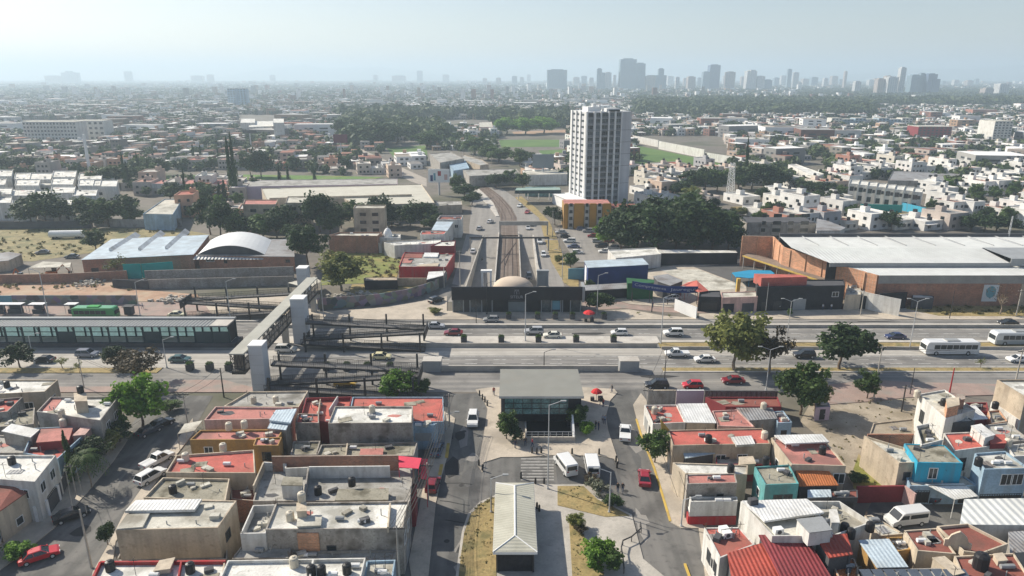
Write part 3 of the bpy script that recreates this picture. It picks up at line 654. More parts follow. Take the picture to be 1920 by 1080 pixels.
o = houses['M3b']; rwall(o, Z('B', [(500, 160), (480, 280)]), 3.3, 4.3, .15, 'cream_wall'); rwall(o, Z('B', [(590, 145), (545, 215)]), 3.3, 4.5, .15, 'white_wall')
houses['M3c'] = house('blank grey walled annex left of the long white roofed house', Z('B', [(385, 235), (492, 238), (492, 285), (370, 285)]), 5.0, 'blotchy_wall', 'red_roof', .3)
houses['M4'] = house('two storey house with a clean white roof and a blank grey side wall', Z('B', [(576, 198), (980, 198), (976, 284), (540, 287)]), 6.6, 'blotchy_wall', 'white_roof', .3, right=[(.3, 3.8, 1.3, 1.2), (.7, 3.8, 1.3, 1.2)])
houses['M4b'] = house('narrow light blue shop front beside the white roofed house', Z('B', [(980, 288), (1110, 285), (1090, 296), (975, 298)]), 4.4, 'lightblue_wall', 'lightblue_wall', .2, front=[(.5, 1.6, 2.6, 1.4, SH)])
houses['M5'] = house('low house with a crumbling grey concrete roof behind the brick parapet', Z('B', [(505, 398), (1005, 382), (985, 455), (480, 455)]), 4.0, 'grey_wall', 'old_concrete_roof', .35, right=[(.5, .2, 2, 2.2, SH)])
o = houses['M5']; rwall(o, Z('B', [(640, 390), (632, 452)]), 3.5, 4.3, .2, 'cream_wall'); hut(o, Z('B', [(712, 420), (826, 418), (822, 448), (706, 450)]), 3.6, 4.15, 'maroon_wall', 'pink_roof')
houses['M5b'] = house('low blotched concrete roof between the ochre house and the brick parapet', Z('B', [(360, 380), (500, 378), (480, 450), (345, 450)]), 3.4, 'blotchy_wall', 'old_concrete_roof', .3)
houses['M6'] = house('terraced house with white inner walls behind a long brick parapet', Z('B', [(205, 490), (985, 500), (965, 690), (150, 690)]), 5.2, 'blotchy_wall', 'grey_roof', .4, front=[(.2, 2.7, 1.1, 1.2), (.9, 2.6, 1.2, 1.2)], right=[(.5, 2.8, 1.3, 1.2)])
o = houses['M6']
rwall(o, Z('B', [(248, 458), (905, 452)]), 4.2, 7.2, .25, 'brick_wall', 'brick_parapet'); rwall(o, Z('B', [(440, 512), (860, 508)]), 4.6, 6.6, .2, 'white_wall', 'terrace_wall')
rwall(o, Z('B', [(205, 488), (320, 495), (320, 520), (438, 515)]), 4.7, 6.1, .18, 'white_wall', 'terrace_wall'); rwall(o, Z('B', [(438, 515), (412, 680)]), 4.7, 6.1, .2, 'grey_wall', 'terrace_wall'); rwall(o, Z('B', [(205, 488), (152, 610)]), 4.7, 6.1, .18, 'cream_wall', 'terrace_wall')
hut(o, Z('B', [(312, 565), (406, 568), (404, 608), (298, 606)]), 4.7, 6.9, 'white_wall', 'old_concrete_roof'); hut(o, Z('B', [(595, 630), (852, 625), (850, 682), (578, 685)]), 4.7, 5.7, 'cream_wall', 'old_concrete_roof')
houses['M6b'] = house('small open red tiled terrace beside the pink awning', Z('B', [(868, 600), (1000, 600), (990, 672), (860, 675)]), 4.6, 'maroon_wall', 'red_roof', .5)
aw = MB(); P = [G(*p, 6.4) for p in Z('B', [(905, 455), (1025, 468), (1010, 522), (908, 515)])]; aw.add([*P, *[p-Vector((0, 0, .06)) for p in P]], [(0,1,2,3), (7,6,5,4), (0,4,5,1), (1,5,6,2), (2,6,7,3), (3,7,4,0)])
for p in P: aw.tube(p-Vector((0, 0, 2.2)), p-Vector((0, 0, .05)), .05)
tag(aw.build('awning', M['pinkred_fabric']), 'bright pink red awning stretched over the terrace at the end of the brick parapet', 'awning')
aw = MB(); P = [G(*p, z) for p, z in zip(Z('B', [(1022, 470), (1056, 472), (1052, 578), (1020, 574)]), (5.6, 4.8, 4.6, 5.4))]; aw.add([*P, *[p-Vector((0, 0, .06)) for p in P]], [(0,1,2,3), (7,6,5,4), (0,4,5,1), (1,5,6,2), (2,6,7,3), (3,7,4,0)])
for p in P[1:3]: aw.tube((p.x, p.y, 0), p-Vector((0, 0, .05)), .05)
tag(aw.build('awning', M['pinkred_fabric']), 'narrow pink red awning hanging over the pavement of the plaza street', 'awning')
houses['M7'] = house('long two storey house with a stained white roof and patched grey and brick side wall', Z('B', [(270, 700), (962, 690), (926, 832), (215, 838)]), 6.6, 'blotchy_wall', 'white_roof', .3, right=[(.25, 3.7, 1.3, 1.2), (.7, 3.7, 1.3, 1.2), (.5, .1, 2.2, 2.3, SH)], front=[(.47, 3.2, 1.0, 1.0, DB)])
o = houses['M7']; p3 = MB(); a, b = G(*Z('B', [(385, 850)])[0], 6.0), G(*Z('B', [(495, 850)])[0], 6.0); yy = min(q[1] for q in [(G(*p, 6.6).x, G(*p, 6.6).y) for p in Z('B', [(926, 832), (215, 838)])]); p3.box(a.x, b.x, yy-.1, yy+.2, 1.5, 6.1); onroof(o, p3, 'brick_panel', M['brick_orange'])
rwall(o, Z('B', [(862, 700), (850, 825)]), 6.2, 7.0, .2, 'cream_wall'); hut(o, Z('B', [(380, 700), (425, 698), (425, 740), (378, 742)]), 6.2, 7.9, 'cream_wall'); hut(o, Z('B', [(385, 770), (505, 765), (500, 815), (380, 820)]), 6.2, 6.9, 'cream_roof')
houses['M7b'] = house('white walled open roof terrace left of the stained white roof', Z('B', [(150, 712), (272, 708), (215, 858), (84, 860)]), 6.3, 'white_wall', 'grey_roof', 1.1)
houses['M8a'] = house('low house with a plain grey roof slab between the stained roof and the bottom roofs', Z('B', [(90, 925), (345, 922), (345, 985), (40, 990)]), 4.0, 'grey_wall', 'grey_roof', .15)
houses['M8b'] = house('low grey concrete yard with a dark water tank below the brick panel', Z('B', [(350, 950), (900, 945), (875, 1000), (345, 985)]), 3.6, 'grey_wall', 'grey_roof', .3)
houses['M8'] = house('house with a white roof rimmed by a pale parapet at the bottom edge', Z('B', [(20, 998), (735, 985), (700, 1130), (-40, 1130)]), 6.4, 'white_wall', 'white_roof', .4, right=[(.5, 3.4, 1.4, 1.2)])
o = houses['M8']; rwall(o, Z('B', [(462, 996), (440, 1110)]), 5.9, 6.6, .2, 'white_wall')
houses['M8c'] = house('white roofed house with a thin red parapet rim at the bottom edge', Z('A', [(520, 1005), (1170, 1000), (1150, 1130), (460, 1130)]), 5.8, 'cream_wall', 'white_roof', .3, left=[(.5, 3, 1.4, 1.2)])
o = houses['M8c']; rwall(o, Z('A', [(460, 1130), (520, 1005), (1170, 1000)]), 5.5, 5.95, .25, 'red_wall', 'red_rim'); rwall(o, Z('A', [(940, 1005), (920, 1110)]), 5.4, 6.0, .18, 'red_wall'); hut(o, Z('A', [(830, 1000), (905, 985), (880, 1040), (800, 1050)]), 5.4, 6.2, 'cream_wall')
houses['M8d'] = house('narrow light blue house front beside the bundle of wires at the bottom', Z('B', [(740, 1000), (890, 995), (870, 1130), (720, 1130)]), 5.2, 'lightblue_wall', 'cream_roof', .3, right=[(.4, 2.8, 1.2, 1.2)])
houses['M9'] = house('large tan windowless house with a pale roof beside the western street', Z('A', [(725, 682), (1228, 688), (1130, 828), (600, 842)]), 6.8, 'tan_wall', 'cream_roof', .15, right=[(.4, 3.6, 1.2, 1.2, DB)], left=[(.3, 3.4, 1.4, 1.3), (.7, .1, 2.4, 2.4, SH)])
o = houses['M9']; r = MB(); q = [G(*p, zz) for p, zz in zip(Z('A', [(705, 678), (1045, 665), (1010, 738), (650, 752)]), (7.5, 7.7, 7.2, 7.0))]; r.prism([(p.x, p.y) for p in q], 6.95, 7.3); onroof(o, r, 'sheet_roof', M['white_sheet'])
r = MB(); r.prism(wpts(Z('A', [(660, 760), (780, 752), (740, 828), (605, 838)]), 6.9), 6.7, 6.98); onroof(o, r, 'roof_step', M['cream_roof'])
houses['M9b'] = house('low walled yard below the tan windowless house', Z('A', [(640, 930), (1180, 925), (1180, 990), (600, 1000)]), 2.6, 'grey_wall', 'dirt', .9)
houses['M10'] = house('house with a mottled mossy concrete roof behind the tan windowless house', Z('A', [(845, 568), (1192, 574), (1170, 690), (745, 672)]), 5.4, 'cream_wall', 'old_concrete_roof', .35, left=[(.3, 2.9, 1.3, 1.2), (.7, .1, 2.2, 2.2, SH)])
houses['M11'] = house('house with a vivid red roof and pale parapet beside the parked white cars', Z('A', [(915, 452), (1318, 424), (1325, 545), (860, 542)]), 5.8, 'cream_wall', 'red_roof', .35, left=[(.3, 3, 1.3, 1.2), (.75, 3, 1.3, 1.2), (.5, .1, 2.2, 2.2, SH)])
houses['M11b'] = house('dark brick walled courtyard between the vivid red roof and the white terrace', Z('A', [(1195, 560), (1340, 548), (1330, 690), (1200, 680)]), 3.6, 'brick_wall', 'brown_red_roof', .5)
cn = MB(); P = [G(*p, 3.2) for p in Z('A', [(958, 290), (1050, 272), (1010, 325), (922, 342)])]; cn.add([*P, *[p-Vector((0, 0, .08)) for p in P]], [(0,1,2,3), (7,6,5,4), (0,4,5,1), (1,5,6,2), (2,6,7,3), (3,7,4,0)])
for p in P: cn.tube((p.x, p.y, 0), p-Vector((0, 0, .05)), .05)
tag(cn.build('canopy', M['cream_roof']), 'cream carport canopy over the pavement of the western street', 'canopy')
def panel_wall(label, pts, h, m, cap=None):
 mb = MB(); P = [G(x, y, h) for x, y in pts]
 root = empty('boundary_wall', P[0]*1, 0, label, 'wall'); root.location.z = 0
 for a, b in zip(P, P[1:]): mb.bar(a, b, .22, h)
 mb.v = [(x-P[0].x, y-P[0].y, q) for x, y, q in mb.v]; mb.build('wall', M[m], root)
 c = MB()
 for a, b in zip(P, P[1:]): c.bar(a+Vector((0, 0, .06)), b+Vector((0, 0, .06)), .3, .06)
 c.v = [(x-P[0].x, y-P[0].y, q) for x, y, q in c.v]; c.build('coping', M[cap or m], root); return root
panel_wall('dark grey end of the boundary wall beside the avenue, left of the lilac section', Z('D', [(100, 116), (242, 116)]), 3.0, 'grey_wall', 'cream_wall')
panel_wall('lilac painted section of the boundary wall beside the avenue', Z('D', [(247, 116), (388, 116)]), 3.0, 'lilac_wall', 'white_paint')
panel_wall('long dark ribbed boundary wall right of the lilac section', Z('D', [(393, 118), (770, 120)]), 3.0, mat('ribbed_wall', (.2, .17, .15), corr=('X', .9, .9), stain=(.1, .08, .07)).name, 'dark_grey')
houses['R1'] = house('shed with a maroon back wall against the dark ribbed wall', Z('D', [(395, 150), (770, 150), (790, 200), (500, 200)]), 3.0, 'maroon_wall', 'brown_red_roof', .3)
houses['R2'] = house('corner house with a coral red roof right of the plaza street bend', Z('D', [(78, 192), (248, 190), (292, 282), (122, 290)]), 3.8, 'white_wall', 'red_roof', .25, left=[(.3, .2, 2.2, 2.2, SH), (.7, .2, 1, 2.1, D_)])
houses['R2b'] = house('house roofed with pale ribbed sheets beside the coral red corner roof', Z('D', [(250, 190), (400, 188), (452, 285), (295, 282)]), 3.9, 'cream_wall', 'white_sheet', 0, slope=[.2, .2, 0, 0])
houses['R2c'] = house('house with a flat faded pink roof below the dark ribbed wall', Z('D', [(430, 222), (560, 215), (652, 306), (460, 300)]), 3.7, 'pink_wall', 'pink_roof', .2)
houses['R2d'] = house('shed under a grey corrugated roof at the back of the red roofed row', Z('D', [(555, 212), (742, 212), (768, 262), (622, 272)]), 3.8, 'grey_wall', 'grey_sheet', 0, slope=[.2, .2, 0, 0])
houses['R2e'] = house('small room with a pink roof right of the grey corrugated shed', Z('D', [(745, 225), (800, 222), (845, 282), (770, 285)]), 3.6, 'lightblue_wall', 'pink_roof', .2, front=[(.5, .2, 1, 2, D_)])
houses['R3'] = house('long house with a bright coral red roof and a yellow gable panel', Z('D', [(200, 322), (692, 312), (735, 392), (225, 402)]), 5.0, 'tan_wall', 'red_roof', .2, front=[(.25, 2, 1.4, 1.2), (.5, 2, 1.4, 1.2), (.72, 2, 1.4, 1.2)], left=[(.6, .2, 2, 2.2, SH)])
o = houses['R3']; y3 = MB(); q0 = G(*Z('D', [(205, 320)])[0], 5.0); P = [Vector(((x-960)/FPX*(q0.y*CT+(CAMZ-ZAT(y, q0.y))*ST), q0.y-.3, ZAT(y, q0.y))) for x, y in Z('D', [(160, 262), (208, 320), (168, 345)])]; y3.add([*P, *[p+Vector((0, .15, 0)) for p in P]], [(0,1,2), (5,4,3), (0,3,4,1), (1,4,5,2), (2,5,3,0)]); onroof(o, y3, 'yellow_panel', M['yellow_paint'])
hut(o, Z('D', [(530, 358), (632, 352), (650, 392), (556, 398)]), 4.8, 5.25, 'cream_roof', 'white_sheet')
houses['R4'] = house('dark yard room with a bluish sheet roof in front of the coral red roof', Z('D', [(265, 408), (420, 404), (446, 442), (290, 468)]), 3.6, 'dark_grey', 'blue_sheet', 0, slope=[.15, .15, 0, 0])
houses['R4b'] = house('low maroon walled yard house with a small cream roof hatch', Z('D', [(450, 430), (720, 420), (735, 500), (450, 500)]), 2.9, 'maroon_wall', 'grey_roof', .4)
o = houses['R4b']; hut(o, Z('D', [(570, 462), (640, 458), (655, 495), (575, 500)]), 2.4, 4.2, 'cream_wall')
houses['R5'] = house('house with a long pale blotched roof behind the grey two storey house', Z('D', [(225, 490), (520, 500), (615, 505), (612, 552), (290, 548)]), 4.6, 'cream_wall', 'white_roof', .2)
houses['R6'] = house('grey two storey house with a pinkish concrete roof and one small window', Z('D', [(295, 552), (548, 546), (560, 596), (300, 602)]), 5.4, 'blotchy_wall', 'pink_roof', .15, front=[(.68, 2.2, .8, 1.5, DB)], left=[(.5, .2, 1.5, 2.2, SH)])
houses['R7'] = house('white walled house with a broad red base stripe at the street corner', Z('D', [(312, 668), (560, 668), (562, 690), (318, 694)]), 3.6, 'white_wall', 'grey_roof', .3, left=[(.4, .3, 1.2, 1.6)])
o = houses['R7']; P = [G(*p, 3.6) for p in Z('D', [(312, 668), (560, 668), (562, 690), (318, 694)])]; b7 = MB(); b7.bar((P[3].x, P[3].y-.02, 1.3), (P[2].x, P[2].y-.02, 1.3), .3, 1.3); b7.bar((P[3].x, P[3].y-.02, 1.3), (P[0].x-.05, P[0].y, 1.3), .3, 1.3); onroof(o, b7, 'red_base_stripe', M['red_wall'])
houses['R8'] = house('house with a grey concrete roof and a teal front with arched windows', Z('D', [(650, 512), (830, 500), (880, 600), (706, 606)]), 5.2, 'teal_wall', 'old_concrete_roof', .25, front=[(.42, 1.6, 1.1, 1.9, DB), (.72, 1.6, 1.1, 1.9, DB)], left=[(.5, 2.2, 1, 1)])
houses['R9'] = house('house with a broad dusky pink roof and a cream side wall', Z('D', [(735, 362), (990, 345), (1125, 508), (842, 500)]), 5.4, 'cream_wall', 'pink_roof', .2, front=[(.9, 2.6, 1.5, 1.5, WT)], left=[(.4, 2.4, 1, 1)])
o = houses['R9']; r = MB(); r.prism(wpts(Z('D', [(752, 348), (1000, 342), (1038, 382), (812, 392)]), 6.2), 6.0, 6.2);
for x, y in Z('D', [(760, 352), (1000, 348), (1030, 380), (815, 388)]):
 g = G(x, y, 6.1); r.tube((g.x, g.y, 5.0), (g.x, g.y, 6.05), .06)
onroof(o, r, 'white_canopy', M['white_sheet'])
houses['R9b'] = house('orange pantile porch roof sloping down in front of the dusky pink roof', Z('D', [(842, 492), (1000, 520), (1090, 598), (882, 602)]), 4.0, 'dark_grey', 'tile_orange', 0, slope=[1.2, 1.0, -.3, -.3], front=[(.5, .3, 2.5, 2, G_)])
houses['R10'] = house('white two storey building with white ribbed roof sheets and a tall blank white side wall', Z('D', [(578, 692), (920, 680), (1055, 870), (742, 872)]), 6.6, 'white_wall', 'cream_roof', .5, left=[(.85, 1, 1, 1)])
o = houses['R10']; r = MB(); r.prism(wpts(Z('D', [(585, 688), (922, 678), (1012, 748), (702, 794)]), 7.0), 6.75, 7.0); onroof(o, r, 'ribbed_roof', M['white_sheet'])
hut(o, Z('D', [(872, 785), (1000, 772), (1050, 838), (935, 852)]), 6.1, 8.0, 'white_wall', 'steel_grey');
houses['R10b'] = house('white roof terrace with curved white parapets and dark water tanks', Z('D', [(930, 690), (1090, 690), (1260, 800), (1060, 870)]), 5.6, 'white_wall', 'cream_roof', .8)
o = houses['R10b']; hut(o, Z('D', [(1040, 735), (1075, 735), (1090, 800), (1050, 800)]), 4.8, 6.6, 'white_wall')
houses['R10c'] = house('small house with a bluish metal canopy over its yard', Z('D', [(925, 632), (1045, 630), (1050, 668), (925, 672)]), 3.6, 'dark_grey', 'blue_sheet', 0)
houses['R11'] = house('shop with a red flat roof and a white street facade at the bottom', Z('D', [(388, 828), (572, 826), (652, 915), (470, 986)]), 4.8, 'white_wall', 'red_roof', .15, left=[(.42, 1.7, 1.1, 1.5, DB), (.75, 2.0, .25, 1.3, DB), (.85, 1.7, .25, 1.6, DB), (.62, 1.9, .25, 1.0, DB)])
houses['R11b'] = house('hall with an orange red corrugated roof in front of the white facade shop', Z('D', [(508, 968), (700, 925), (800, 1120), (540, 1150)]), 4.7, 'dark_grey', 'red_corrugated', 0, slope=[.2, .6, .4, 0])
houses['R11c'] = house('hall with a wide dark red corrugated roof at the bottom edge', Z('D', [(668, 888), (905, 880), (1060, 1100), (805, 1130)]), 5.2, 'dark_grey', 'dark_red_corrugated', 0, slope=[.6, .5, 0, .1])
houses['R12'] = house('raised roof of red corrugated sheet between the white building and the solar panels', Z('E', [(-35, 885), (130, 874), (166, 966), (40, 985)]), 6.0, 'dark_grey', 'red_corrugated', 0, slope=[.4, .4, 0, 0])
houses['R12b'] = house('low room with an orange tile floor below the raised red corrugated roof', Z('E', [(45, 992), (170, 985), (230, 1130), (110, 1130)]), 4.2, 'brick_orange', 'tile_orange', .2)
houses['R12c'] = house('house with pale blue metal roof sheets beside the ochre wall', Z('E', [(190, 900), (350, 893), (452, 1032), (290, 1036)]), 4.6, 'ochre_wall', 'blue_sheet', 0, slope=[.2, .2, 0, 0])
houses['R12d'] = house('roof with dark slanted panel rows at the bottom right', Z('E', [(180, 1046), (690, 1036), (760, 1160), (220, 1160)]), 4.4, 'grey_wall', 'grey_roof', .2)
o = houses['R12d']
for k in range(9):
 x0 = 190+k*62; r = MB(); q = [G(*p, z) for p, z in zip(Z('E', [(x0+6, 1044), (x0+58, 1043), (x0+118, 1130), (x0+66, 1131)]), (4.9, 4.9, 4.4, 4.4))]
 r.add([*q, *[p-Vector((0, 0, .06)) for p in q]], [(0,1,2,3), (7,6,5,4), (0,4,5,1), (1,5,6,2), (2,6,7,3), (3,7,4,0)]); onroof(o, r, 'solar_panel', M['solar'])
houses['R12e'] = house('ochre walled roof room behind the pale blue sheets', Z('E', [(340, 878), (460, 874), (462, 940), (400, 950)]), 3.6, 'ochre_wall', 'grey_roof', .3)
houses['R12f'] = house('low cream wall and roof left of the parked white van', Z('E', [(225, 765), (260, 762), (430, 860), (300, 872)]), 3.2, 'cream_wall', 'cream_roof', .15)
panel_wall('maroon wall with red scrawls at the foot of the empty lot', Z('E', [(185, 616), (432, 612)]), 2.6, 'maroon_wall')
panel_wall('pale pink wall stub beside the blue house carport', Z('E', [(432, 612), (490, 655)]), 2.6, 'pink_wall')
houses['R13'] = house('red roofed garage with a dark opening left of the parked white van', Z('E', [(45, 640), (188, 632), (190, 672), (50, 672)]), 3.0, 'dark_grey', 'brown_red_roof', .1, front=[(.5, .1, 2.5, 2.2, G_)])
houses['R14'] = house('bright blue fronted house with a concrete roof and one white framed window', Z('E', [(430, 392), (640, 400), (736, 494), (500, 490)]), 6.0, 'blue_wall', 'old_concrete_roof', .12, front=[(.38, 3.5, 1.1, 1.6, WT)], right=[(.5, 3.5, 1, 1)])
houses['R14b'] = house('tan walled yard house with a half finished roof left of the bright blue front', Z('E', [(222, 350), (430, 412), (505, 490), (405, 492)]), 5.4, 'tan_wall', 'cream_roof', .35, front=[(.5, 2.6, .9, 1.2, DB)])
panel_wall('brick wall across the back of the tan yard house', Z('E', [(240, 345), (478, 345)]), 5.0, 'brick_wall')
houses['R14c'] = house('house with a mottled rooftop and white curved parapet behind the blue house', Z('E', [(490, 300), (560, 285), (632, 372), (520, 400)]), 6.4, 'white_wall', 'old_concrete_roof', .5)
houses['R14d'] = house('low flat tan roof at the edge of the empty lot', Z('E', [(270, 285), (480, 262), (480, 340), (250, 342)]), 3.2, 'tan_wall', 'dirt', .2)
cp = MB(); P = [G(*p, 3.0) for p in Z('E', [(540, 602), (738, 598), (814, 665), (692, 682)])]; cp.add([*P, *[p-Vector((0, 0, .08)) for p in P]], [(0,1,2,3), (7,6,5,4), (0,4,5,1), (1,5,6,2), (2,6,7,3), (3,7,4,0)])
for p in P: cp.tube((p.x, p.y, 0), p-Vector((0, 0, .05)), .06)
tag(cp.build('carport', M['white_sheet']), 'white sheet carport on thin posts in front of the bright blue house', 'carport')
houses['R14e'] = house('turquoise low wing with a gate below the bright blue front', Z('E', [(440, 565), (738, 560), (815, 610), (460, 612)]), 3.0, 'lightblue_wall', 'grey_roof', .2, front=[(.2, .2, 2, 2, G_), (.8, .2, 1, 2, D_)])
houses['R16'] = house('pale blue grey two storey house with wide dark upper windows', Z('E', [(796, 442), (955, 430), (1080, 520), (845, 526)]), 6.4, 'lightblue_wall', 'white_roof', .3, front=[(.55, 3.9, 1.6, 1.6, WT), (.78, 3.9, 1.6, 1.6, WT), (.5, .2, 6, 2.2, G_)])
houses['R17'] = house('house with a plain white sheet roof at the right edge below the pale blue house', Z('E', [(738, 694), (1110, 688), (1130, 815), (718, 812)]), 4.2, 'white_wall', 'white_factory', 0, slope=[.4, .4, 0, 0])
houses['R18'] = house('house with brownish red flat roof and cream front parapet left of the curved gable', Z('E', [(430, 842), (600, 830), (700, 965), (500, 948)]), 4.6, 'cream_wall', 'brown_red_roof', .2)
houses['R18b'] = house('house with a brownish red roof behind a cream mission style gable', Z('E', [(600, 820), (760, 806), (970, 912), (830, 962), (740, 950)]), 4.8, 'cream_wall', 'brown_red_roof', .35, front=[(.5, 2.8, .8, .8, DB)])
o = houses['R18b']; mg = MB(); a = G(*Z('E', [(640, 900)])[0], 5.0); b = G(*Z('E', [(780, 930)])[0], 5.0); d = (b-a)
pr = [(0, 0), (0, 1.2), (.12, 1.3), (.2, 1.9), (.35, 2.3), (.5, 2.6), (.65, 2.3), (.8, 1.9), (.88, 1.3), (1, 1.2), (1, 0)]
nrm = Vector((-d.y, d.x, 0)).normalized()*.3; vs = [a+d*u+Vector((0, 0, h-.9)) for u, h in pr]; k = len(vs)
mg.add(vs+[v+nrm for v in vs], [tuple(range(k)), tuple(reversed(range(k, 2*k)))]+[(i, k+i, k+(i+1) % k, (i+1) % k) for i in range(k)]); onroof(o, mg, 'curved_gable', M['cream_wall'])
houses['R18c'] = house('house with a brownish red flat roof in the bottom right corner', Z('E', [(690, 975), (1000, 960), (1110, 1130), (760, 1140)]), 4.6, 'cream_wall', 'brown_red_roof', .25)
o = houses['R18c']; hut(o, Z('E', [(580, 985), (640, 978), (740, 1060), (690, 1072)]), 3.5, 4.9, 'cream_wall'); hut(o, Z('E', [(895, 965), (940, 960), (965, 995), (920, 1000)]), 4.3, 5.1, 'cream_wall')
houses['R17b'] = house('grey roofed yard at the right frame edge below the white sheet roof', Z('E', [(970, 850), (1120, 840), (1130, 950), (980, 960)]), 3.8, 'grey_wall', 'grey_sheet', 0)
houses['R19'] = house('tall tan walled building with a white base and white roof at the right edge', Z('E', [(912, 60), (1150, 58), (1230, 140), (1060, 150)]), 7.8, 'tan_wall', 'white_roof', .3)
o = houses['R19']; P = [G(*p, 7.8) for p in Z('E', [(912, 60), (1060, 150)])]; b9 = MB(); b9.bar((P[0].x-.02, P[0].y, 3.6), (P[1].x-.02, P[1].y, 3.6), .3, 3.6); onroof(o, b9, 'white_base', M['white_wall'])
houses['R20'] = house('white walled house with an arched side opening and a brick stair room', Z('E', [(505, 135), (640, 112), (800, 215), (645, 262)]), 6.6, 'white_wall', 'cream_roof', .25, left=[(.25, 2.5, 1.2, 2.0, DB), (.72, 1.6, 1.4, 1.3, DB)], front=[(.5, 3, 1, 1)])
o = houses['R20']; hut(o, Z('E', [(650, 160), (712, 152), (715, 190), (655, 205)]), 6.2, 8.4, 'brick_orange', 'cream_wall'); hut(o, Z('E', [(700, 138), (742, 135), (745, 160), (705, 165)]), 6.2, 8.2, 'brick_wall', 'brick_wall')
houses['R20b'] = house('dark house under pale corrugated sheets right of the brick stair room', Z('E', [(715, 200), (800, 200), (866, 262), (760, 270)]), 5.0, 'maroon_wall', 'white_sheet', 0, slope=[.2, .2, 0, 0])
houses['R20c'] = house('brick house with a rubble covered roof near the tall tan building', Z('E', [(865, 222), (925, 215), (970, 275), (885, 288)]), 5.0, 'brick_orange', 'old_concrete_roof', .3)
houses['R20d'] = house('low maroon house behind the pale corrugated sheets', Z('E', [(740, 180), (860, 178), (870, 225), (800, 225)]), 4.4, 'maroon_wall', 'brown_red_roof', .3)
houses['R21'] = house('house with a bright red roof and white side wall behind the blue grey house', Z('E', [(635, 338), (800, 330), (958, 395), (690, 430)]), 5.0, 'white_wall', 'red_roof', .2, front=[(.2, 1.5, 1.1, 2, DB), (.6, 1.5, 1.1, 2, DB)])
o = houses['R21']; hut(o, Z('E', [(780, 300), (830, 290), (900, 345), (850, 360)]), 4.6, 6.4, 'white_wall', 'white_sheet'); hut(o, Z('E', [(870, 345), (950, 345), (958, 388), (880, 390)]), 4.6, 5.6, 'maroon_wall', 'red_roof')
houses['R21b'] = house('dark open house with a cream slab roof above the bright red roof', Z('E', [(640, 255), (740, 245), (798, 275), (665, 285)]), 5.4, 'dark_grey', 'cream_roof', .15)
houses['R22'] = house('house with a broad grey roof near the right edge', Z('E', [(850, 295), (965, 283), (1085, 372), (935, 388)]), 5.0, 'grey_wall', 'grey_roof', .2, front=[(.5, 1.6, 1.4, 1.2)])
houses['R22b'] = house('house with a pale roof cut by the right frame edge', Z('E', [(960, 400), (1120, 385), (1180, 450), (1000, 458)]), 4.8, 'white_wall', 'cream_roof', .3, front=[(.5, 1.6, 1.4, 1.2)])
houses['R23'] = house('pale lilac hut on the edge of the empty lot beside the bright green tree', Z('E', [(-30, 182), (40, 180), (48, 202), (-28, 205)]), 2.6, 'lilac_wall', 'lilac_wall', .1, front=[(.5, .2, 1, 2, D_)])
def tank_proto(m, r, h, pts):
 mb = MB(); mb.lathe((0, 0, 0), [(0, 0), (r, 0), (r, h*.78), (r*.82, h*.9), (r*.35, h*.96), (r*.3, h), (0, h)], 12); return mb.build('water_tank', M[m], smooth=False)
TP = {}
def tank(px, z, kind, label, grp=None, k=.88):
 key = kind
 g = G(px[0], px[1], z)
 if key not in TP: TP[key] = o = tank_proto({'b': 'plastic_black', 'c': 'plastic_cream', 'u': 'plastic_blue'}[kind], .58, 1.5, 0)
 else: o = TP[key].copy(); COL.objects.link(o)
 o.location = (g.x, g.y, z); o.scale = (k, k, k); tag(o, label, 'water tank', 'rooftop water tanks'); return o
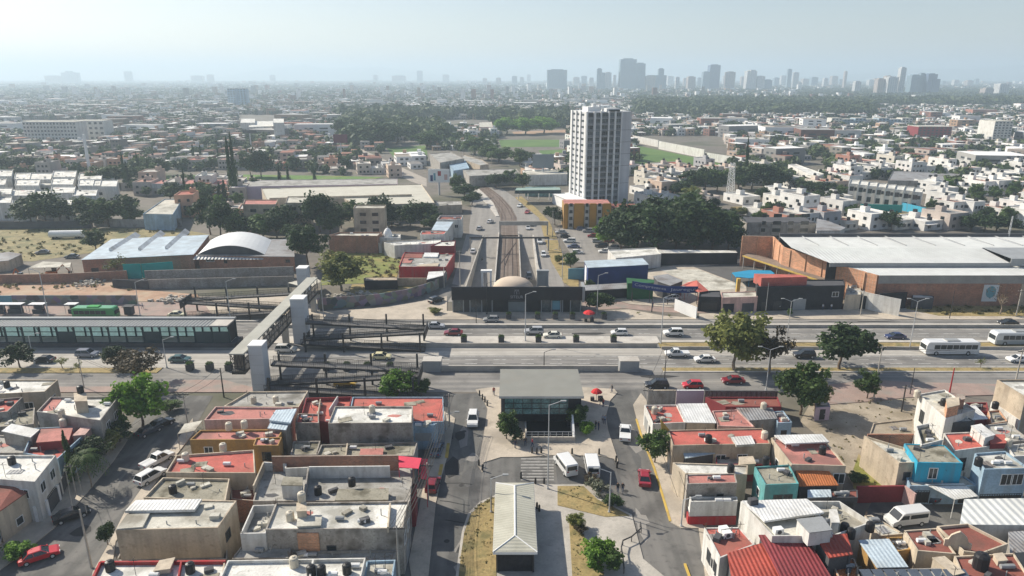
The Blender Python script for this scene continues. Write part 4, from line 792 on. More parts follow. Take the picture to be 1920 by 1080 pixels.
for zk, p, z, kd, lb in (
 ('A', (38, 100), 3.9, 'b', 'black water tank on the white roof at the left edge beside the avenue'),
 ('A', (420, 128), 8.2, 'b', 'black water tank on the stair room near the bright green tree'),
 ('A', (322, 250), 6.0, 'c', 'cream water tank on the pink and white roof left of the western street'),
 ('A', (330, 300), 4.9, 'c', 'cream water tank above the red roof with dark red inner walls'),
 ('A', (65, 500), 6.0, 'b', 'dark covered tank lying on the broad bare white roof'),
 ('A', (900, 650), 5.05, 'b', 'black water tank on the mottled mossy roof'),
 ('A', (575, 1050), 5.5, 'b', 'black water tank on the red rimmed white roof, left end'),
 ('A', (990, 1060), 5.5, 'b', 'black water tank on the red rimmed white roof, right part'),
 ('A', (1160, 430), 5.5, 'c', 'cream water tank raised above the vivid red roof'),
 ('A', (965, 480), 5.5, 'c', 'small cream tank at the street end of the vivid red roof'),
 ('A', (1190, 320), 5.7, 'c', 'cream tank on the faded pink roof, left one'),
 ('A', (1270, 310), 5.7, 'c', 'cream tank on the faded pink roof, right one'),
 ('B', (155, 180), 3.5, 'c', 'cream tank on the pale grey roof, left one'),
 ('B', (270, 178), 3.5, 'c', 'cream tank on the pale grey roof, right one'),
 ('B', (770, 230), 6.3, 'c', 'cream tank on the clean white roof of the two storey house'),
 ('B', (665, 610), 5.7, 'b', 'black water tank on the terrace behind the mossy slab'),
 ('B', (490, 655), 4.8, 'b', 'black water tank at the foot of the white terrace wall'),
 ('B', (405, 690), 7.9, 'c', 'cream tank on top of the stair room of the stained white roof'),
 ('B', (345, 790), 6.3, 'c', 'low cream tank on the left part of the stained white roof'),
 ('B', (545, 940), 3.3, 'b', 'black water tank in the grey yard below the brick panel'),
 ('B', (455, 1075), 6.0, 'b', 'black water tank at the bottom edge, left of a pair'),
 ('B', (508, 1075), 6.0, 'b', 'black water tank at the bottom edge, right of a pair'),
 ('B', (640, 1065), 6.0, 'b', 'small black tank alone near the right end of the bottom white roof'),
 ('B', (365, 1030), 6.0, 'c', 'cream tank at the back rim of the bottom white roof'),
 ('D', (130, 235), 3.6, 'c', 'cream tank on the coral red corner roof'),
 ('D', (410, 385), 4.8, 'b', 'black tank on the long bright coral red roof'),
 ('D', (700, 365), 4.8, 'c', 'white cream tank at the right end of the long coral red roof'),
 ('D', (695, 215), 3.8, 'c', 'white cream tank on the grey corrugated shed'),
 ('D', (525, 540), 4.4, 'b', 'black tank on the long pale blotched roof'),
 ('D', (708, 500), 5.0, 'b', 'black tank on the grey concrete roof of the teal fronted house'),
 ('D', (1000, 445), 5.2, 'b', 'black tank on the broad dusky pink roof'),
 ('E', (118, 850), 4.8, 'b', 'black tank on the white terrace with curved parapets, back one'),
 ('E', (150, 880), 4.8, 'b', 'black tank on the white terrace with curved parapets, front one'),
 ('E', (250, 845), 4.8, 'b', 'black tank on the white terrace with curved parapets, right one'),
 ('E', (822, 1040), 4.3, 'b', 'large black tank on a cream stand in the bottom right corner'),
 ('E', (812, 505), 6.1, 'b', 'black tank on the roof of the pale blue grey house'),
 ('E', (632, 195), 6.3, 'b', 'black tank beside the brick stair room of the white walled house'),
 ('E', (495, 150), 6.3, 'c', 'white cream tank at the corner of the white walled house'),
 ('E', (900, 210), 4.8, 'b', 'black tank on the rubble covered brick house'),
 ('E', (965, 405), 4.6, 'c', 'white cream tank at the right edge beside the pale roof')):
 tank(Z(zk, [p])[0], z, kd, lb, k=1.4 if 'large' in lb else .88)
for i, (p, lb) in enumerate((((488, 852), 'white air conditioner box on the red flat roof, back one'), ((505, 876), 'white air conditioner box on the red flat roof, front one'), ((770, 858), 'white air conditioner box on the white building terrace'), ((640, 705), 'dark vent box on the ribbed white roof'))):
 g = G(*Z('D', [p])[0], 4.7 if i < 2 else (6.1 if i == 2 else 7.0)); ac = empty('air_conditioner', g, .2, lb, 'air conditioner', 'rooftop air conditioners')
 mb = MB(); mb.box(-.55, .55, -.35, .35, 0, .75); mb.build('casing', M['white_paint' if i < 3 else 'dark_grey'], ac)
 mb = MB(); mb.tube((0, -.355, .38), (0, -.38, .38), .28, n=10); mb.build('fan_grille', M['dark_grey'], ac)
def part(root, mb, name, m):
 mb.v = [(x-root.location.x, y-root.location.y, q-root.location.z) for x, y, q in mb.v]
 return mb.build(name, M[m] if isinstance(m, str) else m, root)
def text_mesh(s, size, name, m, parent, loc, rot, extrude=.03, bold=0):
 cu = bpy.data.curves.new(name, 'FONT'); cu.body = s; cu.size = size; cu.extrude = extrude; cu.align_x = 'CENTER'; cu.align_y = 'CENTER'; cu.offset = bold
 o = bpy.data.objects.new(name, cu); COL.objects.link(o); bpy.context.view_layer.update()
 dg = bpy.context.evaluated_depsgraph_get(); me = bpy.data.meshes.new_from_object(o.evaluated_get(dg)); me.materials.clear(); me.materials.append(M[m])
 bpy.data.objects.remove(o); r = bpy.data.objects.new(name, me); COL.objects.link(r); r.parent = parent; r.location = loc; r.rotation_euler = rot; return r
mat('black_cladding', (.018, .018, .024), var=.06, rough=.5)
mat('sign_grey', (.3, .3, .32), var=0)
def station():
 y = YG(586.5); xa = G(848, 586).x; xb = G(1090, 586).x
 r = empty('metro_station', ((xa+xb)/2, y, 0), 0, 'wide low metro station with a black fascia and glazed dark ground floor', 'station')
 w = xb-xa; h = 7.1; fb = 3.6
 b = MB(); b.box(xa+.3, xb-.3, y+.4, y+6.5, 0, 3.7); part(r, b, 'wall', 'dark_grey')
 b = MB(); b.box(xa, xb, y-.6, y-.1, fb, h); part(r, b, 'fascia', 'black_cladding')
 b = MB(); b.box(xa+.02, xb-.02, y-.1, y+7, 3.72, 4.1); part(r, b, 'roof', 'dark_grey')
 b = MB(); b.box(xb+.002, xb+.7, y-.55, y+4, 3.0, h); part(r, b, 'end_panel', 'steel_grey')
 def bay(x0, x1, m, nm, z0=.1, z1=3.4, d=.0):
  b = MB(); b.box(x0, x1, y+.25-d, y+.38-d, z0, z1); part(r, b, nm, m)
 def X(zx): return G(840+zx/7.11, 586).x
 bay(X(80), X(200), 'glass_grey', 'glazing'); bay(X(215), X(290), 'steel_dark', 'door'); bay(X(300), X(445), 'glass_grey', 'glazing'); bay(X(460), X(580), 'glass_dark', 'glazing')
 bay(X(600), X(800), 'plastic_black', 'entrance'); bay(X(805), X(1035), mat('poster_grey', (.17, .19, .19), var=.1).name, 'entrance_screen', .3, 2.9, .1); bay(X(1045), X(1235), 'plastic_black', 'entrance')
 bay(X(1260), X(1370), 'glass_grey', 'glazing'); bay(X(1390), X(1490), 'mural_blue', 'window_poster', .8, 3.2, .05); bay(X(1530), X(1620), 'plastic_black', 'door'); bay(X(1640), X(1760), 'glass_grey', 'glazing')
 b = MB()
 for zx in (70, 208, 295, 452, 590, 1245, 1380, 1500, 1525, 1630, 1765): b.box(X(zx)-.12, X(zx)+.12, y+.0, y+.24, 0, 3.58)
 part(r, b, 'frame', 'steel_grey')
 tx = X(915)-r.location.x
 text_mesh('SITEUR', 1.05, 'lettering', 'sign_grey', r, (tx, -.64, fb+.85), (R(90), 0, 0), .02)
 b = MB()
 cx = X(915); yy = y-.63
 for s in (-1, 1):                                   # emblem: two upright loops under a bar
  for k in range(10):
   a0, a1 = R(180*k/10), R(180*(k+1)/10)
   p0 = (cx+s*.33+.27*math.cos(a0), yy, 5.75+.35*math.sin(a0)); p1 = (cx+s*.33+.27*math.cos(a1), yy, 5.75+.35*math.sin(a1)); b.tube(p0, p1, .05, n=4)
  b.tube((cx+s*.33-.27, yy, 5.15), (cx+s*.33-.27, yy, 5.75), .05, n=4); b.tube((cx+s*.33+.27, yy, 5.15), (cx+s*.33+.27, yy, 5.75), .05, n=4)
 b.box(cx-.62, cx+.62, yy-.03, yy+.02, 6.25, 6.38); part(r, b, 'emblem', 'sign_grey')
 c = G(958, 537, 0); d = MB(); n = 20; rx, ry = 5.7, 5.0
 prof = [(1, 0), (.96, .22), (.86, .48), (.7, .72), (.5, .88), (.27, .97), (0, 1)]
 cx, cy = .3, 188.0
 for j in range(n):
  for q, hh in prof: d.v.append((cx+rx*q*math.cos(2*math.pi*j/n), cy+ry*q*math.sin(2*math.pi*j/n), 1.3+2.7*hh))
 k = len(prof)
 for j in range(n):
  for i in range(k-1): d.f.append((j*k+i, ((j+1) % n)*k+i, ((j+1) % n)*k+i+1, j*k+i+1)); d.m.append(0)
 d.lathe((cx, cy, -4.5), [(5.4, 0), (5.4, 6.2)], 20)
 tag(d.build('dome', M['dome_skin'], smooth=True), 'tan domed tunnel roof rising behind the black station fascia', 'dome')
 for x0, x1, lab in ((901, 921, 'white framed tunnel gantry left of the tan dome'), (1008, 1030, 'pale grey portal box right of the tan dome')):
  a, b2 = G(x0, 537, 4), G(x1, 537, 4); yv = 184.0; g = MB(); xA, xB = a.x, b2.x
  g.box(xA, xA+.5, yv, yv+1.2, -5, 6.6); g.box(xB-.5, xB, yv, yv+1.2, -5, 6.6); g.box(xA-.1, xB+.1, yv-.1, yv+1.3, 6.6, 7.1)
  if x0 > 950: g.box(xA+.5, xB-.5, yv+.3, yv+.9, 2.5, 6.59)
  tag(g.build('portal_frame', M['white_paint' if x0 < 950 else 'steel_grey']), lab, 'gantry')
station()
def pavilion():
 z = 6.0; P = [G(*p, z) for p in ((931, 692), (1085, 692), (1095, 743), (936, 743))]
 x0, x1 = P[3].x, P[2].x; yf, yb = P[3].y, P[0].y
 r = empty('station_entrance', ((x0+x1)/2, yf, 0), 0, 'glass station entrance under a broad flat grey roof on the plaza', 'entrance')
 b = MB(); b.box(x0, x1, yf, yb, z-.45, z); part(r, b, 'roof', mat('grey_slab', (.235, .235, .21), var=.05, stain=(.24, .23, .2), samt=.5, sscale=.3))
 b = MB(); b.box(x0, x1, yf-.03, yf, z-.4, z-.02); part(r, b, 'roof_edge', 'galvanised')
 gx0, gx1 = x0+.9, x1-2.6
 b = MB(); b.box(x0+.3, gx0-.01, yf+.3, yb-.3, 0, z-.46); part(r, b, 'side_wall', 'dark_grey')
 b = MB(); b.box(gx0, gx1, yf+.25, yf+.35, 2.5, z-.47); part(r, b, 'glass_front', 'glass_teal')
 b = MB(); b.box(gx1+.02, x1-.4, yf+.4, yb-.3, 0, z-.46); part(r, b, 'side_wall', 'black_wall')
 b = MB(); b.box(gx0+.1, gx1-.1, yf+2.2, yf+2.4, 0, z-.5); part(r, b, 'back_wall', 'black_wall')
 b = MB()
 for k in range(8):
  x = gx0+(gx1-gx0)*k/7; b.box(x-.05, x+.05, yf+.12, yf+.24, 0 if k in (0, 7) else 2.5, z-.47)
 for zz in (2.5, 3.6, 4.6): b.box(gx0, gx1, yf+.14, yf+.23, zz-.04, zz+.04)
 part(r, b, 'mullions', 'steel_dark')
 s0 = G(985, 829, 0); s1 = G(1078, 829, 0); sy = s0.y
 b = MB(); b.box(s0.x, s1.x, sy-.15, sy+.15, 0, 1.0); b.box(s0.x, s0.x+.25, sy+.15, yf+.2, 0, 1.0); part(r, b, 'stair_parapet', 'concrete')
 b = MB(); b.add([(s1.x-.3, sy, 0), (s1.x, sy, 0), (s1.x, yf, 0), (s1.x-.3, yf, 0), (s1.x-.3, sy, 1.0), (s1.x, sy, 1.0), (s1.x, yf, 3.4), (s1.x-.3, yf, 3.4)], [(4,5,6,7),(0,1,5,4),(1,2,6,5),(2,3,7,6),(3,0,4,7)]); part(r, b, 'stair_side_wall', 'white_paint')
 b = MB(); b.box(s0.x+.3, s1.x-.35, sy+.2, yf+2.1, .16, .19); part(r, b, 'stair_well', 'plastic_black')
 b = MB()
 for k in range(9):
  x = s0.x+.1+(s1.x-s0.x-.2)*k/8; b.tube((x, sy, 1), (x, sy, 1.9), .04, n=5)
 b.tube((s0.x, sy, 1.9), (s1.x, sy, 1.9), .05, n=5); b.tube((s0.x, sy, 1.45), (s1.x, sy, 1.45), .03, n=5); part(r, b, 'railing', 'galvanised')
pavilion()
def shelter():
 z = 3.4
 P = [G(*p, z) for p in ((930, 905), (1000, 905), (1008, 1035), (924, 1035))]
 x0, x1 = (P[0].x+P[3].x)/2, (P[1].x+P[2].x)/2; yf, yb = P[3].y, P[0].y; xm = (x0+x1)/2; w = x1-x0
 r = empty('transit_shelter', (xm, yf, 0), 0, 'long shelter with a pale hipped metal roof over a dark stair entrance', 'shelter')
 rd = .55; a = (xm, yb-1.6, z+rd); c = (xm, yf+2.4, z+rd)
 b = MB(); b.add([(x0, yb, z), (x1, yb, z), (x1, yf, z), (x0, yf, z), a, c], [(0, 3, 5, 4), (1, 4, 5, 2), (0, 4, 1), (3, 2, 5)]); b.add([(x0, yb, z-.02), (x1, yb, z-.02), (x1, yf, z-.02), (x0, yf, z-.02)], [(0, 1, 2, 3)])
 part(r, b, 'roof', mat('shelter_roof', (.44, .43, .355), var=.05, corr=('Y', .5, .2), stain=(.3, .29, .23), samt=.5, rough=.6))
 b = MB()
 b.tube(a, c, .12, n=6)
 for p, q in (((x0, yb, z), a), ((x1, yb, z), a), ((x0, yf, z), c), ((x1, yf, z), c)): b.tube(p, q, .09, n=5)
 part(r, b, 'ridge_cap', 'white_paint')
 b = MB(); b.box(x0, x1, yf-.04, yf-.01, z-.35, z-.03); b.box(x1+.01, x1+.04, yf, yb, z-.35, z-.03); b.box(x0-.04, x0-.01, yf, yb, z-.35, z-.03); b.box(x0, x1, yb+.01, yb+.04, z-.35, z-.03); part(r, b, 'eave', 'white_paint')
 b = MB(); b.box(x0+.5, x0+.7, yf+.6, yb-.8, 0, z-.36); b.box(x1-.7, x1-.5, yf+.6, yb-.8, 0, z-.36); b.box(x0+.71, x1-.71, yb-1.0, yb-.8, 0, z-.36); b.box(x0+.71, x1-.71, yf+.6, yf+.8, 0, z-.36); part(r, b, 'wall', 'black_wall')
 b = MB()
 for x in (x0+.45, x1-.45):
  for k in range(5):
   y = yf+.5+(yb-yf-1.2)*k/4; b.box(x-.1, x+.1, y-.1, y+.1, 0, z-.37)
 part(r, b, 'column', 'steel_dark')
shelter()
BX0, BX1 = -52.6, -49.9; BY0, BY1 = 119.6, 171.0
mat('bridge_roof', (.4, .395, .345), var=.06, stain=(.3, .29, .25), samt=.5)
mat('shaft_grey', (.5, .52, .54), var=.05, stain=(.5, .5, .5), samt=.4)
def bridge():
 r = empty('footbridge', ((BX0+BX1)/2, BY0, 0), 0, 'long covered footbridge crossing the avenue with a pale flat roof', 'footbridge')
 zf, zr = 5.3, 8.9
 b = MB(); b.box(BX0, BX1, BY0, BY1, zr-.25, zr); part(r, b, 'roof', 'bridge_roof')
 b = MB(); b.box(BX0+.1, BX1-.1, BY0+.05, BY1-.05, zf-.6, zf); part(r, b, 'deck', 'steel_dark')
 for x in (BX0+.12, BX1-.12):
  b = MB(); n = 18; L = (BY1-BY0-.4)/n
  for k in range(n+1): b.box(x-.06, x+.06, BY0+.2+k*L-.06, BY0+.2+k*L+.06, zf, zr-.26)
  for k in range(n): b.tube((x, BY0+.2+k*L, zf if k % 2 else zr-.3), (x, BY0+.2+(k+1)*L, zr-.3 if k % 2 else zf), .06, n=4)
  for k in range(n*5): b.box(x-.012, x+.012, BY0+.2+k*L/5-.012, BY0+.2+k*L/5+.012, zf, zf+2.2)
  b.box(x-.08, x+.08, BY0+.1, BY1-.1, zf+1.1, zf+1.2); b.box(x-.08, x+.08, BY0+.1, BY1-.1, zf+2.2, zf+2.28); part(r, b, 'truss', 'steel_dark')
 b = MB()
 for i in range(8):
  x = BX0+.2+(BX1-BX0-.4)*i/7; b.tube((x, BY0+.1, zf), (x+(.45 if i % 2 else -.45)*(0 < i < 7), BY0+.1, zr-.26), .05, n=4)
 b.box(BX0+.1, BX1-.1, BY0+.06, BY0+.14, zf+1.0, zf+1.1); part(r, b, 'end_lattice', 'steel_dark')
 b = MB(); b.box(BX0+.3, BX1-.3, BY0+1.2, BY0+1.35, zf, zr-.3); part(r, b, 'end_screen', mat('mesh_brown', (.2, .17, .14), var=.3))
 b = MB()
 for y in (BY0+8, 147, 163, BY1-1): b.box(BX0+.7, BX1-.7, y-.5, y+.5, 0, zf-.62)
 part(r, b, 'pier', 'concrete')
bridge()
def shaft(x0, x1, y0, y1, h, label):
 r = empty('lift_tower', ((x0+x1)/2, (y0+y1)/2, 0), 0, label, 'lift tower', 'lift towers of the footbridge')
 b = MB(); b.box(x0, x1, y0, y1, 0, h-.25); part(r, b, 'wall', 'shaft_grey')
 b = MB(); b.box(x0-.06, x1+.06, y0-.06, y1+.06, h-.25, h); part(r, b, 'cap', 'white_paint')
 for k in range(1, 5): b = MB(); b.box(x0-.01, x1+.01, y0-.015, y0-.002, h*k/5, h*k/5+.04); part(r, b, 'panel_joint', 'steel_grey')
 b = MB(); b.box(x1+.003, x1+.05, y0+.6, y1-.6, .15, 2.4); part(r, b, 'lift_door', 'steel_dark')
shaft(-49.5, -46.9, 121.0, 123.9, 10.0, 'white lift tower at the near end of the footbridge')
shaft(-49.6, -46.6, 147.2, 150.4, 10.7, 'white lift tower at the middle of the footbridge on the median')
shaft(-56.2, -53.6, 174.0, 177.0, 10.5, 'white lift tower at the far end of the footbridge')
def ramp(xs, xe, y0, label, sgn=-1, panel=True):
 """three switchback flights between xs (bridge side, high) and xe"""
 r = empty('access_ramp', (xs, y0, 0), 0, label, 'ramp', 'switchback ramps of the footbridge')
 hs = [(5.2, 3.65), (3.65, 1.95), (1.95, .3)]; W = 1.9
 for i, (za, zb) in enumerate(hs):
  a, bb = (xs, xe) if i % 2 == 0 else (xe, xs); y = y0+(2-i)*2.25*(-sgn)
  f = MB(); f.bar((a, y, za), (bb, y, zb), W, .22); fo = part(r, f, 'flight', 'steel_grey' if i == 9 else mat('ramp_deck', (.17, .165, .16), var=.2))
  for s in (-1, 1):
   g = MB(); yy = y+s*W/2
   for hz_, t in ((1.05, .1), (.75, .05), (.45, .05), (.2, .05)): g.bar((a, yy, za+hz_), (bb, yy, zb+hz_), .06, t)
   g.bar((a, yy, za+.02), (bb, yy, zb+.02), .1, .38)
   n = 14
   for k in range(n+1):
    t = k/n; x = a+(bb-a)*t; z = za+(zb-za)*t; g.box(x-.03, x+.03, yy-.03, yy+.03, z, z+1.0)
   for k in range(70):
    t = k/70; x = a+(bb-a)*t; z = za+(zb-za)*t; g.box(x-.012, x+.012, yy-.012, yy+.012, z, z+1.0)
   part(r, g, 'railing', 'steel_dark')
 lo, hi = min(xs, xe), max(xs, xe)
 for k in range(4):
  x = lo+1+(hi-lo-2)*k/3; c = MB()
  for y in (y0-1.15, y0+2*2.25*(-sgn)+1.15): c.box(x-.17, x+.17, y-.17, y+.17, 0, 6.6 if y > y0 else 4.6)
  part(r, c, 'column', 'steel_dark')
 e = MB(); e.box(xe-.1, xe+.1, y0-1, y0+2*2.25*(-sgn)+1, 2.9, 4.9); part(r, e, 'end_panel', 'steel_dark')
 e = MB(); e.box(min(xe, xe-2*sgn*0), max(xe+.01, xe+.02), y0-1, y0+5.4, 3.5, 3.6); part(r, e, 'landing', 'steel_dark')
ramp(-46.4, -17.5, 119.6, 'switchback access ramp nearest the camera, beside the near lift tower')
ramp(-46.4, -19.2, 143.2, 'switchback access ramp standing on the median of the avenue')
ramp(-56.4, -82.5, 164.6, 'switchback access ramp on the far pavement left of the footbridge')
def etched():
 m = mat('etched_glass', (.45, .58, .58), var=.4, s1=.5, s2=2.0, rough=.3); nt = m.node_tree; b = nt.nodes['Principled BSDF']; t = nn(nt, 'ShaderNodeBsdfTranslucent'); t.inputs['Color'].default_value = (.6, .75, .75, 1); s = nn(nt, 'ShaderNodeMixShader'); s.inputs[0].default_value = .6
 nt.links.new(b.outputs[0], s.inputs[1]); nt.links.new(t.outputs[0], s.inputs[2]); nt.links.new(s.outputs[0], nt.nodes['Material Output'].inputs['Surface'])
etched()
def brt():
 y = 145.3; yb = 149.2; x1 = -63.2; x0 = -124.0; zr = 5.2
 r = empty('bus_platform', (x0, y, 0), 0, 'long glazed busway platform under a thin grey roof at the left', 'bus platform')
 b = MB(); b.box(x0, x1+1.2, y-.4, yb+.4, 0, 1.0); part(r, b, 'platform', 'dark_grey')
 b = MB(); b.bar((x0, (y+yb)/2+.1, zr), (x1, (y+yb)/2+.1, zr), yb-y+1.6, .22); part(r, b, 'roof', mat('platform_roof', (.2, .21, .21), corr=('X', .8, .6), var=.1, rough=.5))
 b = MB(); b.box(x0, x1, yb-.2, yb+.9, zr+.02, zr+.35); part(r, b, 'roof_upstand', 'steel_grey')
 b = MB(); b.box(x1-4, x1, y-.6, yb+.7, zr+.003, zr+.1); part(r, b, 'end_roof', 'light_concrete')
 n = int((x1-x0)/3.85)
 b = MB(); c = MB(); d = MB()
 for k in range(n+1):
  x = x1-k*3.85
  b.box(x-.16, x+.16, y-.16, y+.16, 1.0, zr-.23); c.box(x-.14, x+.14, yb-.14, yb+.14, 1.0, zr-.23)
  d.tube((x, y-.1, 3.7), (x, y-.75, zr-.25), .06, n=4)
 for py_ in (y, yb):
  b.box(x0, x1, py_-.07, py_+.07, 3.55, 3.68); b.box(x0, x1, py_-.07, py_+.07, 1.0, 1.15)
 part(r, b, 'front_column', mat('platform_steel', (.03, .05, .055), var=.2)); part(r, c, 'rear_column', 'platform_steel'); part(r, d, 'bracket', 'platform_steel')
 for k in range(n):
  xa, xb = x1-(k+1)*3.85+.18, x1-k*3.85-.18
  if k in (0, 1) or k % 5 == 4:
   p = MB(); p.box(xa, xb, y-.03, y+.03, 1.16, 3.54); part(r, p, 'door_panel', mat('platform_dark_panel', (.05, .07, .075), var=.2));
  p = MB(); p.box(xa, xb, yb-.03, yb+.03, 1.16, 3.54); part(r, p, 'glass_panel', 'etched_glass')
 b = MB(); b.box(x1-.3, x1-.1, y+.2, yb-.2, 1.0, zr-.25); part(r, b, 'end_wall', 'black_wall')
 f = MB(); f.box(x0, x1, y+.2, yb-.2, 1.003, 1.04); part(r, f, 'floor', 'light_concrete')
brt()
for px, w, lab in ((810, 3.7, 'grey concrete box on the dark kerb strip, left of the plaza'), (1180, 3.9, 'grey concrete box on the dark kerb strip, right of the plaza')):
 g = G(px, 698); r = empty('vent_box', g, 0, lab, 'vent box', 'concrete boxes beside the avenue')
 b = MB(); b.box(-w/2, w/2, 0, 2.4, 0, 2.35); b.build('casing', M['steel_grey'], r); b = MB(); b.box(-w/2-.08, w/2+.08, -.08, 2.48, 2.35, 2.5); b.build('lid', M['light_concrete'], r)
def barrier(label, x0, x1, py, h, th=.3):
 y = YG(py); b = MB(); b.box(x0, x1, y, y+th, 0, h); tag(b.build('barrier_wall', M['concrete']), label, 'barrier')
barrier('long low parapet wall along the south side of the avenue lanes', G(828, 695).x, G(1158, 695).x, 696.5, 1.25)
barrier('low barrier wall on the median edge beside the concrete busway', -46, G(1232, 651).x, 651.5, 1.0)
barrier('low dark barrier along the north service road', -60, 250, 614.5, .75, .2)
barrier('low barrier beside the busway lanes at the right', G(1240, 655).x, 250, 655.5, .7, .2)
pl = None
def planter(px, py, lab, grp):
 global pl
 g = G(px, py)
 if pl is None:
  pl = empty('planter', (0, 0, 0)); b = MB(); b.box(-.65, .65, -.65, .65, 0, 1.15); b.build('box', M['dark_grey'], pl)
  b = MB(); b.box(-.72, .72, -.72, .72, 1.15, 1.22); b.build('rim', M['steel_dark'], pl); b = MB()
  rr = random.Random(3)
  for k in range(60):
   x, y = rr.uniform(-.6, .6), rr.uniform(-.6, .6); z = 1.2+rr.random()*.5; d = Vector((rr.uniform(-1, 1), rr.uniform(-1, 1), rr.uniform(.3, 1))).normalized()*.18; e = d.orthogonal()*.5
   c = Vector((x, y, z)); b.add([c-e, c+d, c+e, c-d], [(0, 1, 2, 3)])
  b.build('plant', M['leaf_mid'], pl); o = pl
 else: o = copy_tree(pl)
 o.location = (g.x, g.y, .12); tag(o, lab, 'planter', grp)
OR = ['leftmost', 'second from the left', 'third from the left', 'fourth from the left', 'fifth from the left', 'sixth from the left']
for i, x in enumerate((870, 940, 1009.5, 1080, 1150)): planter(x, 642, 'dark square planter on the pale median, %s of five' % OR[i], 'planters on the median')
for i, x in enumerate((954, 1008, 1041, 1073, 1132)): planter(x, 598, 'dark square planter in front of the metro station, %s of five' % OR[i], 'planters in front of the station')
for i, x in enumerate((613, 651, 689, 732)): planter(x, 694, 'dark square planter behind the near access ramp, %s of four' % OR[i], 'planters behind the near ramp')
for i, x in enumerate((357, 394, 430)): planter(x, 694, 'dark square planter left of the near lift tower, %s of three' % OR[i], 'planters left of the footbridge')
bo = None
for i, (p, lab) in enumerate([((330, 145), 'at the upper left edge of the plaza, first of the row'), ((345, 165), 'at the upper left edge of the plaza, second of the row'), ((358, 180), 'at the upper left edge of the plaza, third of the row'), ((370, 200), 'at the upper left edge of the plaza, nearest of the row'),
  ((327, 510), 'at the left end of the plaza beside the street'), ((345, 535), 'at the left end of the crossing area'), ((602, 445), 'behind the zebra crossing, left of three'), ((627, 447), 'behind the zebra crossing, middle of three'), ((650, 445), 'behind the zebra crossing, right of three'),
  ((545, 575), 'left of the zebra crossing near the shelter'), ((620, 605), 'at the top right corner of the shelter'), ((665, 605), 'at the foot of the plaza lamp'), ((1038, 490), 'on the right plaza corner beside the street'), ((1043, 520), 'below the right plaza corner'), ((810, 450), 'behind the left parked van'), ((950, 452), 'behind the right parked van'), ((628, 735), 'right of the shelter, left of a pair'), ((640, 748), 'right of the shelter, right of a pair')]):
 g = G(*Z('C', [p])[0])
 if bo is None:
  b = MB(); b.lathe((0, 0, 0), [(0, 0), (.16, 0), (.14, .95), (.09, 1.08), (0, 1.1)], 8); bo = o = b.build('bollard', M['steel_dark'])
 else: o = bo.copy(); COL.objects.link(o)
 o.location = (g.x, g.y, .1); tag(o, 'dark bollard '+lab, 'bollard', 'bollards on the plaza')
hr = MB(); pts = [G(*p, .9) for p in Z('C', [(1165, 800), (1170, 830), (1120, 875), (1075, 895), (1066, 930), (1075, 985), (1080, 1040)])]
for a, b in zip(pts, pts[1:]): hr.tube(a, b, .09, n=6)
for p in pts: hr.tube((p.x, p.y, .1), p, .06, n=6)
tag(hr.build('handrail', M['steel_dark']), 'curved dark handrail on the paving right of the shelter', 'handrail')
def lamp(px, py, pyt, label, arms=1, m='galvanised', group='street lamps', side=1, r0=.11):
 g = G(px, py); h = ZAT(pyt, g.y)
 root = empty('street_lamp', g, 0, label, 'street lamp', group)
 b = MB(); b.tube((0, 0, 0), (0, 0, .35), .22, .18, n=8); b.tube((0, 0, .3), (0, 0, h-.6), r0, r0*.55, n=8); b.build('pole', M[m], root)
 for s in ((side,) if arms == 1 else (-1, 1)):
  a = MB(); a.tube((0, 0, h-.65), (s*1.7, 0, h), .055, .045, n=6); ao = a.build('arm', M[m], root)
  l = MB(); l.obox((s*2.0, 0, h-.05), .8, .3, .14); l.build('lamp_head', M['steel_grey'], ao)
 return root
for px, py, pt, lab, arms, side in (
 (985, 640, 547, 'tall pale lamp post in front of the metro station, on the median', 1, 1),
 (1239, 645, 553, 'tall pale lamp post on the median right of the station', 1, 1),
 (1475, 640, 560, 'double armed lamp post behind the large olive tree', 2, 1),
 (1705, 655, 560, 'double armed lamp post on the median near the white bus', 2, 1),
 (1436, 732, 650, 'pale lamp post between the olive tree and the bright green tree', 2, 1),
 (1027, 918, 752, 'slim lamp post standing in the middle of the plaza', 1, 1),
 (921, 962, 890, 'lamp post on the dry grass left of the shelter', 1, 1),
 (1142, 962, 878, 'pale lamp post on a concrete base beside the flowering bush', 1, -1),
 (1277, 988, 930, 'pale leaning post at the corner of the red based white house', 1, 1),
 (433, 605, 523, 'lamp post in front of the far access ramp', 1, 1),
 (263, 592, 525, 'lamp post on the red pavement near the teal panel', 1, 1),
 (91, 595, 505, 'tall pole lamp rising behind the busway platform', 1, -1),
 (65, 685, 625, 'lamp post beside the dark green tree at the left', 1, 1),
 (313, 690, 632, 'lamp post beside the brownish tree at the left', 1, 1),
 (607, 596, 527, 'lamp post at the far end of the footbridge', 1, 1),
 (913, 590, 527, 'dark lamp post in front of the station fascia, left part', 1, 1),
 (1119, 594, 512, 'pale lamp post beside the red umbrella of the station', 1, 1),
 (1054, 524, 468, 'lamp post on the dry verge near the blue shop', 1, -1),
 (836, 806, 772, 'short lamp post at the corner of the coral red house', 1, 1),
 (1020, 690, 655, 'thin dark lamp post at the edge of the avenue above the entrance roof', 1, 1)):
 lamp(px, py, pt, lab, arms, 'steel_dark' if 'dark lamp' in lab else 'galvanised', side=side, r0=.14 if 'tall' in lab else .11)
poles = {}
